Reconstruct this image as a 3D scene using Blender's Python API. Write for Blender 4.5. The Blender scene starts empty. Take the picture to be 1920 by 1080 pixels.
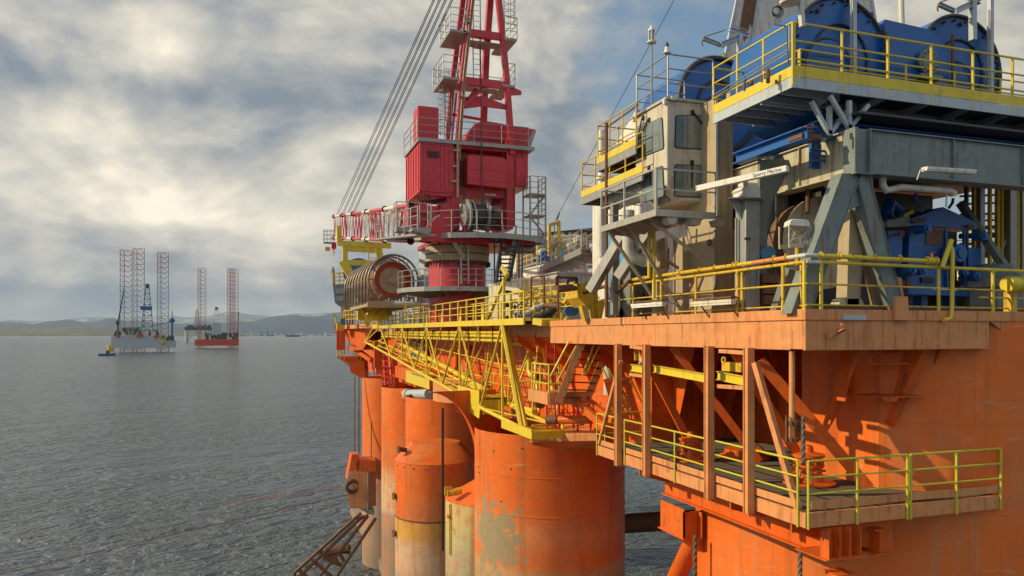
import bpy, math, random
from mathutils import Vector, Matrix
sc = bpy.context.scene
COL = sc.collection
R = math.radians
# ------------------------------------------------------------------ camera
F, HOR, CX = 1400.0, 627.0, 960.0          # focal length and horizon in pixels of the 1920 wide photograph
YAW = math.atan(475.0 / F)
S, C = math.sin(YAW), math.cos(YAW)
cam_d = bpy.data.cameras.new('camera'); cam = bpy.data.objects.new('camera', cam_d); COL.objects.link(cam)
cam.rotation_euler = (R(90), 0, -YAW); cam.location = (0, 0, 0)
cam_d.sensor_width = 36; cam_d.lens = 36 * F / 1920; cam_d.shift_y = (HOR - 540) / 1920
cam_d.clip_start = 0.1; cam_d.clip_end = 60000
sc.camera = cam
SEA = -26.0
# ------------------------------------------------------------------ light
EL, SUNV = 27, Vector((-0.96, 0.28, 0))     # the sun stands to the left, low
SUNV.normalize()
sv = Vector((SUNV.x * math.cos(R(EL)), SUNV.y * math.cos(R(EL)), math.sin(R(EL))))
sun_d = bpy.data.lights.new('sun', 'SUN'); sun = bpy.data.objects.new('sun', sun_d); COL.objects.link(sun)
sun_d.energy = 3.9; sun_d.angle = R(0.6); sun_d.color = (1, .82, .49)
sun.rotation_euler = sv.to_track_quat('Z', 'Y').to_euler()
w = bpy.data.worlds.new('World'); sc.world = w; w.use_nodes = True
nt = w.node_tree; nt.nodes.clear()
def N(t, **k):
    n = nt.nodes.new(t)
    for a, b in k.items():
        if a == 'i':
            for q, v in b.items(): n.inputs[q].default_value = v
        else: setattr(n, a, b)
    return n
def L(a, b): nt.links.new(a, b)
def M(op, a, b=None, c=None, clamp=False):
    n = N('ShaderNodeMath', operation=op, use_clamp=clamp)
    for i, v in enumerate((a, b, c)):
        if v is None: continue
        if isinstance(v, (int, float)): n.inputs[i].default_value = v
        else: L(v, n.inputs[i])
    return n.outputs[0]
def MIX(f, a, b, bt='MIX'):
    n = N('ShaderNodeMix', data_type='RGBA', blend_type=bt)
    for i, v in ((0, f), (6, a), (7, b)):
        if isinstance(v, (int, float)): n.inputs[i].default_value = v
        elif isinstance(v, tuple): n.inputs[i].default_value = (*v[:3], 1)
        else: L(v, n.inputs[i])
    return n.outputs[2]
def RAMP(f, stops, interp='LINEAR'):
    n = N('ShaderNodeValToRGB'); cr = n.color_ramp; cr.interpolation = interp
    while len(cr.elements) > 1: cr.elements.remove(cr.elements[0])
    cr.elements[0].position = stops[0][0]; cr.elements[0].color = col4(stops[0][1])
    for p, c in stops[1:]:
        e = cr.elements.new(p); e.color = col4(c)
    L(f, n.inputs[0]); return n.outputs[0]
def col4(c): return (c, c, c, 1) if isinstance(c, (int, float)) else (*c[:3], 1)
sky = N('ShaderNodeTexSky', sky_type='NISHITA', sun_disc=False, sun_elevation=R(EL), sun_rotation=math.atan2(sv.x, sv.y), air_density=1.3, dust_density=1.5)
geo = N('ShaderNodeTexCoord'); sep = N('ShaderNodeSeparateXYZ'); L(geo.outputs['Generated'], sep.inputs[0])
dx, dy, dz = sep.outputs
rgt = M('SUBTRACT', M('MULTIPLY', dx, C), M('MULTIPLY', dy, S))          # component to the right of the view
fwd = M('ADD', M('MULTIPLY', dx, S), M('MULTIPLY', dy, C))
az = M('ARCTAN2', rgt, fwd)                                             # azimuth from the view axis
elv = M('ARCSINE', dz)
zz = M('ADD', M('MAXIMUM', dz, 0.0), 0.13)
cmb = N('ShaderNodeCombineXYZ'); L(M('DIVIDE', rgt, zz), cmb.inputs[0]); L(M('DIVIDE', fwd, zz), cmb.inputs[1])
def noise(vec, sc_, det=8, rough=.55, dist=0.0, loc=(0, 0, 0), scl=(1, 1, 1)):
    m = N('ShaderNodeMapping'); m.inputs['Location'].default_value = loc; m.inputs['Scale'].default_value = scl
    L(vec, m.inputs[0]); n = N('ShaderNodeTexNoise')
    n.inputs['Scale'].default_value = sc_; n.inputs['Detail'].default_value = det
    n.inputs['Roughness'].default_value = rough; n.inputs['Distortion'].default_value = dist
    L(m.outputs[0], n.inputs['Vector']); return n.outputs['Fac']
cA = N('ShaderNodeCombineXYZ'); L(az, cA.inputs[0]); L(M('MULTIPLY', elv, 1.45), cA.inputs[1])
n1 = noise(cmb.outputs[0], .62, 9, .56, .25, (3.1, 1.7, 0))
n2 = noise(cA.outputs[0], 2.6, 8, .54, .35, (4.4, .9, 2))
n2s = noise(cA.outputs[0], 2.6, 8, .54, .35, (4.4 - .035, .9 + .02, 2))
n3 = noise(cA.outputs[0], 6.0, 8, .58, .4, (1.4, 8.9, 0), (1, 1.5, 1))
def bell(az0, el0, ra, re, amp):
    a = M('DIVIDE', M('SUBTRACT', az, az0), ra); b = M('DIVIDE', M('SUBTRACT', elv, el0), re)
    g = M('EXPONENT', M('MULTIPLY', M('ADD', M('MULTIPLY', a, a), M('MULTIPLY', b, b)), -1))
    return M('MULTIPLY', g, amp)
def pe(px, py): return math.atan((px - CX) / F), math.atan((HOR - py) / math.hypot(F, px - CX))
def bl(px, py, rx, ry, amp):
    a, e = pe(px, py); return bell(a, e, rx / F, ry / F, amp)
def total(first, *rest):
    s = first
    for q in rest: s = M('ADD', s, q)
    return s
# how much cloud: more to the left, holes of blue where the photograph has them
cov = total(M('MULTIPLY', n1, .30), M('MULTIPLY', n2, .70), M('MULTIPLY', n3, .22),
            bl(250, 60, 560, 150, .17), bl(100, 420, 560, 150, .18), bl(800, 150, 400, 300, .06), bl(640, 470, 300, 110, .12), bl(1010, 260, 110, 140, .05),
            bl(640, 30, 90, 60, -.10), bl(560, 250, 170, 40, -.06), bl(20, 240, 120, 50, -.08), bl(1080, 70, 200, 110, -.10), bl(1500, 0, 500, 260, -.05), bl(1020, 310, 170, 110, .13))
cover = RAMP(cov, [(.50, 0), (.66, 1)], 'EASE')
lightness = total(M('MULTIPLY', n2, .60), M('MULTIPLY', n3, .66), .01, M('MULTIPLY', M('SUBTRACT', n2, n2s), 1.3), bl(-30, 380, 230, 75, .22), bl(330, 370, 260, 60, .16), bl(120, 515, 400, 22, .16),
            bl(0, 30, 300, 60, .08), bl(500, 120, 160, 70, .05), bl(480, 190, 480, 30, -.12), bl(120, 425, 110, 28, -.20), bl(520, 545, 700, 42, -.17), bl(780, 560, 500, 60, -.08), bl(1010, 330, 80, 40, .0), bl(230, 160, 300, 40, -.08))
ccol = RAMP(lightness, [(.42, (1.5, 1.8, 2.1)), (.56, (2.4, 2.5, 2.55)), (.70, (3.5, 3.4, 3.1)), (.84, (4.8, 4.5, 3.8)), (1.0, (6.6, 5.9, 4.8))])
blue = RAMP(elv, [(0.0, (2.0, 2.5, 2.9)), (.18, (1.4, 2.1, 2.8)), (.42, (.9, 1.6, 2.5)), (1, (.6, 1.3, 2.4))])
skyc = MIX(.7, sky.outputs[0], blue)
mist = RAMP(elv, [(0.0, .75), (.07, 0)])
skyc = MIX(cover, skyc, ccol)
skyc = MIX(M('MULTIPLY', mist, .55), skyc, (1.7, 2.05, 2.35))
side = RAMP(M('ADD', M('MULTIPLY', az, .1592), .5), [(0, 1.3), (.15, 1.2), (.26, 1.06), (.36, 1.06), (.44, 1.0), (.56, .88), (.64, .78), (.72, .85), (.84, 1.25), (1, 1.3)])  # unseen sky behind the camera brightened by azimuth to fill shaded faces
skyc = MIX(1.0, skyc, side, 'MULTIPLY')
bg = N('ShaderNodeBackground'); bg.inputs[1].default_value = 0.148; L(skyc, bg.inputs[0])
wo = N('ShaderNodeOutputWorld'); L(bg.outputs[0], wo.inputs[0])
sc.view_settings.view_transform = 'Standard'; sc.view_settings.look = 'None'; sc.view_settings.exposure = 0.18; sc.view_settings.gamma = 1
try: sc.view_settings.use_curve_mapping = False
except Exception: pass
# ------------------------------------------------------------------ pixel rays: where a point of a given plane of the rig lies
def ray(px, py): r = (px - CX) / F; return S + C * r, C - S * r, (HOR - py) / F
def PT(px, py, t): a, b, c = ray(px, py); return Vector((a * t, b * t, c * t))
def PX(px, py, X): a, b, c = ray(px, py); t = X / a; return Vector((X, b * t, c * t))
def PY(px, py, Y): a, b, c = ray(px, py); t = Y / b; return Vector((a * t, Y, c * t))
def PZ(px, py, z): a, b, c = ray(px, py); t = z / c; return Vector((a * t, b * t, z))
def V(*a): return Vector(a)
# ------------------------------------------------------------------ mesh builder
class MB:
    def __init__(s): s.v = []; s.f = []; s.cuts = []
    def cut(s): s.cuts.append((len(s.v), len(s.f))); return s
    def add(s, vs, fs):
        o = len(s.v); s.v += [Vector(p) for p in vs]; s.f += [tuple(i + o for i in f) for f in fs]; return s
    def box(s, x0, x1, y0, y1, z0, z1):
        return s.add([(x0,y0,z0),(x1,y0,z0),(x1,y1,z0),(x0,y1,z0),(x0,y0,z1),(x1,y0,z1),(x1,y1,z1),(x0,y1,z1)],
                     [(0,3,2,1),(4,5,6,7),(0,1,5,4),(1,2,6,5),(2,3,7,6),(3,0,4,7)])
    def prism(s, pts, vec):
        pts = [Vector(p) for p in pts]; vec = Vector(vec); n = len(pts)
        nrm = Vector((0, 0, 0))
        for i in range(n): nrm += pts[i].cross(pts[(i + 1) % n])
        if nrm.dot(vec) > 0: pts = pts[::-1]
        return s.add(pts + [p + vec for p in pts], [tuple(range(n)), tuple(range(2 * n - 1, n - 1, -1))] + [(i, i + n, (i + 1) % n + n, (i + 1) % n) for i in range(n)])
    def bar(s, a, b, w_, h_=None, up=(0, 0, 1)):
        a = Vector(a); b = Vector(b); h_ = w_ if h_ is None else h_
        d = (b - a).normalized(); up = Vector(up)
        if abs(d.dot(up)) > .99: up = Vector((0, 1, 0)) if abs(d.y) < .9 else Vector((1, 0, 0))
        x = d.cross(up).normalized() * w_ / 2; y = x.cross(d).normalized() * h_ / 2
        return s.add([a-x-y, a+x-y, a+x+y, a-x+y, b-x-y, b+x-y, b+x+y, b-x+y],
                     [(0,3,2,1),(4,5,6,7),(0,1,5,4),(1,2,6,5),(2,3,7,6),(3,0,4,7)])
    def ibeam(s, a, b, w_, h_, t=.03, up=(0, 0, 1)):
        a = Vector(a); b = Vector(b); d = (b - a).normalized(); up = Vector(up)
        if abs(d.dot(up)) > .99: up = Vector((0, 1, 0))
        x = d.cross(up).normalized(); y = x.cross(d).normalized()
        s.bar(a + y * (h_ - t) / 2, b + y * (h_ - t) / 2, w_, t, y); s.bar(a - y * (h_ - t) / 2, b - y * (h_ - t) / 2, w_, t, y)
        return s.bar(a, b, t, h_ - 2 * t, y)
    def tube(s, a, b, r, n=8, r2=None, caps=True):
        return s.path([a, b], r, n, r2, caps)
    def path(s, pts, r, n=8, r2=None, caps=True, closed=False):
        pts = [Vector(p) for p in pts]; m = len(pts); o = len(s.v); prev = None
        for i, p in enumerate(pts):
            if closed: d = (pts[(i + 1) % m] - pts[i - 1]).normalized()
            elif i == 0: d = (pts[1] - p).normalized()
            elif i == m - 1: d = (p - pts[-2]).normalized()
            else: d = ((p - pts[i-1]).normalized() + (pts[i+1] - p).normalized()).normalized()
            if prev is None:
                u = Vector((0, 0, 1)) if abs(d.z) < .9 else Vector((1, 0, 0))
                x = d.cross(u).normalized()
            else:
                x = (prev - d * prev.dot(d)).normalized()
            prev = x; y = d.cross(x)
            k = r if r2 is None else r + (r2 - r) * i / (m - 1)
            for j in range(n):
                q = 2 * math.pi * j / n + math.pi / n
                s.v.append(p + (x * math.cos(q) + y * math.sin(q)) * k)
        for i in range(m if closed else m - 1):
            for j in range(n):
                a0 = o + i * n; b0 = o + ((i + 1) % m) * n
                s.f.append((a0 + j, a0 + (j + 1) % n, b0 + (j + 1) % n, b0 + j))
        if caps and not closed:
            s.f.append(tuple(o + j for j in range(n - 1, -1, -1))); s.f.append(tuple(o + (m - 1) * n + j for j in range(n)))
        return s
    def ring(s, c, axis, R_, r, n=32, k=6, a0=0, a1=360):
        c = Vector(c); ax = Vector(axis).normalized(); u = Vector((0, 0, 1)) if abs(ax.z) < .9 else Vector((1, 0, 0))
        x = ax.cross(u).normalized(); y = x.cross(ax); full = abs(a1 - a0) >= 360
        m = n if full else n + 1
        return s.path([c + (x * math.cos(R(a0 + (a1 - a0) * i / n)) + y * math.sin(R(a0 + (a1 - a0) * i / n))) * R_ for i in range(m)], r, k, closed=full)
    def lathe(s, c, prof, n=32, axis=(0, 0, 1), a0=0, a1=360):
        c = Vector(c); ax = Vector(axis).normalized(); u = Vector((0, 0, 1)) if abs(ax.z) < .9 else Vector((0, 1, 0))
        x = ax.cross(u).normalized(); y = ax.cross(x); o = len(s.v); full = abs(a1 - a0) >= 360; m = n if full else n + 1; p_ = len(prof)
        for i in range(m):
            q = R(a0 + (a1 - a0) * i / n)
            for r, h in prof: s.v.append(c + (x * math.cos(q) + y * math.sin(q)) * r + ax * h)
        for i in range(n):
            j = (i + 1) % m
            for k in range(p_ - 1):
                s.f.append((o + i * p_ + k, o + j * p_ + k, o + j * p_ + k + 1, o + i * p_ + k + 1))
        return s
    def ball(s, c, r, n=12):
        return s.lathe(c, [(max(r * math.sin(math.pi * i / 8), .0005), -r * math.cos(math.pi * i / 8)) for i in range(9)], n)
    def build(s, name, mat, parent=None, sharp=35, bevel=0, **tags):
        me = bpy.data.meshes.new(name)
        if parent is None:
            xs = [p.x for p in s.v]; ys = [p.y for p in s.v]
            off = Vector(((min(xs) + max(xs)) / 2, (min(ys) + max(ys)) / 2, min(p.z for p in s.v)))
        else: off = wpos(parent)
        me.from_pydata([p - off for p in s.v], [], s.f); me.update()
        me.materials.append(mat)
        for p in me.polygons: p.use_smooth = True
        me.set_sharp_from_angle(angle=R(sharp))
        o = bpy.data.objects.new(name, me); COL.objects.link(o)
        if parent is None: o.location = off
        else: o.parent = parent
        if bevel:
            b = o.modifiers.new('bevel', 'BEVEL'); b.width = bevel; b.segments = 2; b.limit_method = 'ANGLE'; b.angle_limit = R(40)
        for k, v in tags.items():
            if v: o[k] = v
        return o
def each(g, name, mat, parent, **k):
    """build every separate piece of g as a part of its own; g.cut() after each piece groups primitives, otherwise islands are found"""
    if g.cuts:
        if g.cuts[-1][0] < len(g.v): g.cut()
        v0 = f0 = 0; out = []
        for v1, f1_ in g.cuts:
            q = MB(); q.v = g.v[v0:v1]; q.f = [tuple(i - v0 for i in f) for f in g.f[f0:f1_]]; out.append(q.build(name, mat, parent, **k)); v0, f0 = v1, f1_
        return out
    par_ = list(range(len(g.v)))
    def fd(a):
        while par_[a] != a: par_[a] = par_[par_[a]]; a = par_[a]
        return a
    for f in g.f:
        for i in f[1:]: par_[fd(i)] = fd(f[0])
    gr = {}
    for i in range(len(g.v)): gr.setdefault(fd(i), []).append(i)
    fs = {}
    for f in g.f: fs.setdefault(fd(f[0]), []).append(f)
    out = []
    for r_, idx in gr.items():
        mp = {j: i for i, j in enumerate(idx)}; q = MB(); q.v = [g.v[j] for j in idx]; q.f = [tuple(mp[i] for i in f) for f in fs.get(r_, [])]
        out.append(q.build(name, mat, parent, **k))
    return out
def wpos(o):
    p = Vector(o.location)
    while o.parent: o = o.parent; p += Vector(o.location)
    return p
def T(name, label, cat, loc, group=None):
    o = bpy.data.objects.new(name, None); COL.objects.link(o); o.location = loc
    o.empty_display_size = .2
    o['label'] = label; o['category'] = cat
    if group: o['group'] = group
    return o
def one(mb, name, mat, label, cat, group=None, **k): return mb.build(name, mat, None, label=label, category=cat, group=group, **k)
def struct(mb, name, mat, kind='structure', **k): return mb.build(name, mat, None, kind=kind, **k)
def kids(o): return [c for c in bpy.data.objects if c.parent == o]
def copy_tree(o, parent=None):
    c = o.copy(); COL.objects.link(c)
    if parent: c.parent = parent
    for ch in kids(o): copy_tree(ch, c)
    return c
def mix(a, b, f): return Vector(a) * (1 - f) + Vector(b) * f
# ------------------------------------------------------------------ materials
def mat_new(name):
    global nt
    m = bpy.data.materials.new(name); m.use_nodes = True; nt = m.node_tree; nt.nodes.clear()
    o = N('ShaderNodeOutputMaterial'); b = N('ShaderNodeBsdfPrincipled'); L(b.outputs[0], o.inputs[0])
    g = N('ShaderNodeNewGeometry')
    return m, b, g.outputs['Position']
RUST = (.13, .045, .016)
def paint(name, col, rough=.5, rust=.25, streak=.35, dirt=.25, metal=0.0, patch=None, scale=1.0, bump=.22, spec=.5, corr=None, rcol=RUST, fade=None, plate=False):
    m, b, pos = mat_new(name)
    big = noise(pos, .35 * scale, 4, .6); mid = noise(pos, 2.6 * scale, 6, .65, 0, (5, 3, 1)); fine = noise(pos, 14 * scale, 5, .7, 0, (1, 9, 4))
    st = noise(pos, 1.0, 4, .6, 0, (2, 5, 7), (7 * scale, 7 * scale, .45 * scale))
    c = MIX(M('MULTIPLY', big, .55), tuple(x * .86 for x in col), tuple(min(1, x * 1.16) for x in col))
    if fade: c = MIX(M('MULTIPLY', RAMP(M('ADD', M('MULTIPLY', big, .5), M('MULTIPLY', st, .5)), [(.42, 0), (.62, 1)]), .55), c, fade)
    c = MIX(M('MULTIPLY', RAMP(mid, [(.35, 0), (.75, 1)]), dirt), c, tuple(x * .45 for x in col))
    if patch:
        pm = RAMP(M('ADD', M('MULTIPLY', mid, .6), M('MULTIPLY', big, .5)), [(.60, 0), (.63, 1)])
        c = MIX(M('MULTIPLY', pm, .85), c, patch)
    if plate:
        sp = N('ShaderNodeSeparateXYZ'); L(pos, sp.inputs[0]); cb = N('ShaderNodeCombineXYZ'); L(M('ADD', sp.outputs[0], sp.outputs[1]), cb.inputs[0]); L(sp.outputs[2], cb.inputs[1])
        ln = seams(cb.outputs[0]); c = MIX(M('MULTIPLY', ln, .3), c, tuple(x * .35 for x in col))
    sm = RAMP(st, [(.51, 0), (.66, 1)])
    c = MIX(M('MULTIPLY', M('MULTIPLY', sm, RAMP(mid, [(.36, 0), (.52, 1)])), min(1, streak * 1.5)), c, tuple((x * .35 + y * .65) for x, y in zip(col, rcol)))
    rm = RAMP(M('ADD', M('MULTIPLY', fine, .45), M('MULTIPLY', mid, .55)), [(.74 - .28 * rust, 0), (.78 - .28 * rust, 1)])
    c = MIX(M('MULTIPLY', rm, min(1, rust * 2.2)), c, rcol)
    L(c, b.inputs['Base Color'])
    b.inputs['Metallic'].default_value = metal
    L(M('ADD', rough - .1, M('MULTIPLY', mid, .25)), b.inputs['Roughness'])
    b.inputs['Specular IOR Level'].default_value = spec
    h = total(M('MULTIPLY', fine, .4), M('MULTIPLY', noise(pos, .9 * scale, 3, .5, 0, (8, 8, 8)), 2.2))
    if bump or corr:
        bp = N('ShaderNodeBump'); bp.inputs['Strength'].default_value = bump; bp.inputs['Distance'].default_value = .02
        L(h, bp.inputs['Height']); L(bp.outputs[0], b.inputs['Normal'])
    return m
def seams(vec, bw=3.1, bh=1.55):
    b_ = N('ShaderNodeTexBrick'); b_.inputs['Scale'].default_value = 1.0; b_.inputs['Mortar Size'].default_value = .012; b_.inputs['Mortar Smooth'].default_value = .3
    b_.inputs['Brick Width'].default_value = bw; b_.inputs['Row Height'].default_value = bh; L(vec, b_.inputs['Vector']); return b_.outputs['Fac']
def column_mat(name, stops, warp=1.6, patchy=0.0, pcol=(.22, .24, .17), pz=None, cen=(0, 0), spot=None):
    """paint bands of the hull columns: colour by height with ragged edges; fouling where the sea has been"""
    m, b, pos = mat_new(name)
    sp = N('ShaderNodeSeparateXYZ'); L(pos, sp.inputs[0])
    big = noise(pos, .3, 5, .6); mid = noise(pos, 1.4, 8, .68, .3, (3, 2, 9)); fine = noise(pos, 7, 6, .7); st = noise(pos, 1.0, 5, .6, 0, (2, 5, 7), (3, 3, .22))
    z = M('ADD', sp.outputs[2], M('MULTIPLY', M('SUBTRACT', M('ADD', M('MULTIPLY', mid, .6), M('MULTIPLY', fine, .4)), .5), warp))
    z0, z1 = stops[0][0], stops[-1][0]
    c = RAMP(M('DIVIDE', M('SUBTRACT', z, z0), z1 - z0), [((q - z0) / (z1 - z0), k) for q, k in stops])
    an = M('MULTIPLY', M('ARCTAN2', M('SUBTRACT', sp.outputs[1], cen[1]), M('SUBTRACT', sp.outputs[0], cen[0])), 4.0)
    st2 = noise(pos, 1.0, 3, .6, 0, (9, 5, 7), (1.6, 1.6, .10)); c = MIX(M('MULTIPLY', RAMP(st2, [(.56, 0), (.66, 1)]), .5), c, (.30, .085, .025))
    cb = N('ShaderNodeCombineXYZ'); L(an, cb.inputs[0]); L(sp.outputs[2], cb.inputs[1]); ln = seams(cb.outputs[0], 2.7, 2.3)
    c = MIX(M('MULTIPLY', RAMP(M('ADD', M('MULTIPLY', big, .6), M('MULTIPLY', mid, .4)), [(.40, 0), (.60, 1)]), .75), c, MIX(.6, c, (.74, .26, .08)))
    c = MIX(M('MULTIPLY', RAMP(mid, [(.45, 0), (.7, 1)]), .34), c, (.26, .07, .025))
    c = MIX(M('MULTIPLY', M('MULTIPLY', RAMP(st, [(.52, 0), (.66, 1)]), RAMP(big, [(.4, 0), (.6, 1)])), .45), c, (.50, .25, .14))
    scr = noise(pos, 1.0, 6, .7, .8, (7, 1, 3), (1.3, 1.3, 5.5)); c = MIX(M('MULTIPLY', RAMP(scr, [(.60, 0), (.66, 1)]), .35), c, (.62, .42, .28))
    spk = noise(pos, 3.4, 5, .8, 0, (1, 1, 7)); c = MIX(M('MULTIPLY', RAMP(spk, [(.68, 0), (.71, 1)]), .8), c, (.13, .06, .03))
    c = MIX(M('MULTIPLY', ln, .22), c, (.22, .06, .02))
    if spot:
        vm = N('ShaderNodeVectorMath', operation='DISTANCE'); L(pos, vm.inputs[0]); vm.inputs[1].default_value = spot[0]
        gs = M('SUBTRACT', 1, M('DIVIDE', vm.outputs['Value'], spot[1]), clamp=True)
        pm = RAMP(total(M('MULTIPLY', mid, .7), M('MULTIPLY', fine, .35), M('MULTIPLY', gs, .30)), [(.66, 0), (.69, 1)])
        c = MIX(M('MULTIPLY', pm, .9), c, MIX(fine, (.16, .15, .10), (.40, .35, .22)))
    if patchy:
        zf = RAMP(M('DIVIDE', M('SUBTRACT', sp.outputs[2], pz[0]), pz[1] - pz[0]), [(0, 1), (1, 0)])
        pm = RAMP(M('ADD', M('MULTIPLY', M('ADD', M('MULTIPLY', mid, .7), M('MULTIPLY', fine, .3)), 1), M('MULTIPLY', zf, .16)), [(.63, 0), (.70, 1)])
        if patchy < 1: pm = M('MULTIPLY', pm, patchy)
        c = MIX(pm, c, MIX(fine, tuple(x * .7 for x in pcol), tuple(x * 1.4 for x in pcol)))
    L(c, b.inputs['Base Color']); b.inputs['Specular IOR Level'].default_value = .28; L(M('ADD', .24, M('MULTIPLY', mid, .34)), b.inputs['Roughness'])
    bp = N('ShaderNodeBump'); bp.inputs['Strength'].default_value = .25; bp.inputs['Distance'].default_value = .03
    L(total(M('MULTIPLY', fine, .5), M('MULTIPLY', noise(pos, .8, 3, .5), 3.5), M('MULTIPLY', ln, .6)), bp.inputs['Height']); L(bp.outputs[0], b.inputs['Normal'])
    return m
ORG = (.74, .122, .010); SALM = (.70, .315, .13); YEL = (.74, .56, .035); RED = (.56, .022, .042); BLU = (.004, .115, .42)
TAN = (.44, .355, .23); GALV = (.34, .35, .35); WHT = (.74, .73, .69); CREAM = (.52, .485, .37)
m_org = paint('orange_paint', ORG, .42, .22, .5, .32, fade=(.73, .185, .045), plate=True, spec=.25)
m_salm = paint('faded_orange_paint', SALM, .5, .24, .75, .35, rcol=(.26, .08, .03), fade=(.74, .25, .08), spec=.25)
m_yel = paint('yellow_paint', YEL, .42, .22, .25, .25)
m_yelr = paint('worn_yellow_paint', (.70, .46, .03), .5, .62, .7, .3, scale=1.6)
m_ylg = paint('lime_yellow_paint', (.62, .58, .045), .42, .14, .2, .2)
m_red = paint('crane_red_paint', RED, .36, .10, .25, .18, fade=(.58, .06, .08))
m_blu = paint('blue_paint', BLU, .38, .30, .3, .25)
m_tan = paint('tan_paint', TAN, .55, .30, .55, .3, rcol=(.26, .11, .04))
m_cream = paint('cream_paint', CREAM, .5, .36, 1.0, .3, scale=1.3)
m_galv = paint('galvanised_steel', GALV, .45, .12, .3, .3, metal=.35)
m_alu = paint('aluminium', (.52, .50, .46), .38, .12, .3, .3, metal=.5, rcol=(.2, .12, .07))
m_wht = paint('white_paint', WHT, .5, .16, .4, .2)
m_wrst = paint('rusty_white_cladding', (.70, .66, .55), .55, .46, .9, .3)
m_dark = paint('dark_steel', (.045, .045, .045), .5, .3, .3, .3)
m_black = paint('black_rubber', (.018, .018, .02), .5, 0, 0, .2)
m_rust = paint('rusty_steel', (.17, .075, .035), .7, .5, .4, .4)
m_rope = paint('greasy_wire_rope', (.16, .12, .08), .6, .3, .3, .4)
m_brown = paint('brown_drum', (.20, .11, .07), .7, .4, .5, .4)
m_ggrey = paint('grey_green_paint', (.185, .23, .23), .5, .33, .8, .35, scale=1.2)
m_cab = paint('cabin_cream_paint', (.60, .555, .46), .5, .33, .6, .35, rcol=(.24, .12, .06))
m_hoop = paint('hoop_steel', (.24, .20, .16), .5, .35, .3, .4, metal=.3)
m_grat = paint('grating', (.10, .08, .06), .6, .4, .2, .3)
m_bgrey = paint('blue_grey_cladding', (.46, .52, .58), .5, .14, .3, .2)
m_wpipe = paint('white_pipe', (.62, .62, .58), .5, .2, .4, .3)
def glass_mat():
    m, b, pos = mat_new('window_glass')
    b.inputs['Base Color'].default_value = (.03, .045, .05, 1); b.inputs['Roughness'].default_value = .06; b.inputs['Specular IOR Level'].default_value = .9
    L(MIX(noise(pos, 3, 5, .6), (.09, .12, .13), (.24, .28, .28)), b.inputs['Base Color'])
    return m
m_glass = glass_mat()
def plain(name, col, rough=.5, metal=0):
    m, b, pos = mat_new(name); n_ = noise(pos, 2, 5, .6)
    L(MIX(n_, tuple(x * .75 for x in col), tuple(x * 1.2 for x in col)), b.inputs['Base Color']); b.inputs['Roughness'].default_value = rough; b.inputs['Metallic'].default_value = metal
    return m
m_lblue = plain('blue_lettering', (.02, .06, .22)); m_navy = plain('navy_lettering', (.03, .07, .2)); m_redtxt = plain('red_lettering', (.5, .03, .03))
m_far_w = plain('far_grey_white', (.42, .45, .46)); m_far_b = plain('far_blue', (.02, .12, .32)); m_far_r = plain('far_red', (.55, .07, .04)); m_far_d = plain('far_dark', (.08, .085, .09))
m_far_lr = plain('far_leg_red', (.34, .09, .09)); m_far_lg = plain('far_leg_grey', (.24, .25, .26)); m_far_y = plain('far_yellow', (.6, .45, .03))
m_fw2 = plain('far_white', (.62, .60, .55))
# ------------------------------------------------------------------ common pieces
def frame_rail(parent, pts, h=1.1, mids=2, step=1.5, mat=None, r=.024, pr=None, kick=0, posts=None, square=False, name='guard_rail', closed=False, drop=0, gap_end=0):
    """guard rail part (horizontal bars) with its posts as sub-parts; pts run along the foot"""
    mat = mat or m_yel; pts = [Vector(p) for p in pts]; pr = pr or r * 1.15
    g = MB(); zs = [h] + [h * (k + 1) / (mids + 1) for k in range(mids)]
    for q in zs:
        rr = r if q == h else r * .85
        for a, b in zip(pts, pts[1:]):
            if square: g.bar(a + V(0, 0, q), b + V(0, 0, q), rr * 2, rr * 2)
            else: g.tube(a + V(0, 0, q), b + V(0, 0, q), rr, 6)
    if kick:
        for a, b in zip(pts, pts[1:]): g.bar(a + V(0, 0, kick / 2 + .01), b + V(0, 0, kick / 2 + .01), .012, kick)
    gr = g.build(name, mat, parent)
    pm = MB(); 
    if square: pm.bar((0, 0, -drop), (0, 0, h), pr * 2, pr * 2)
    else: pm.tube((0, 0, -drop), (0, 0, h), pr, 6)
    spots = []
    if posts: spots = [Vector(p) for p in posts]
    else:
        for a, b in zip(pts, pts[1:]):
            n = max(1, round((b - a).length / step))
            for i in range(n): spots.append(mix(a, b, i / n))
        spots.append(pts[-1])
    off = wpos(parent)
    me = bpy.data.meshes.new('post'); me.from_pydata(pm.v, [], pm.f); me.materials.append(mat)
    for p in spots:
        o = bpy.data.objects.new('post', me); COL.objects.link(o); o.parent = gr; o.location = p - off
    return gr
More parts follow.
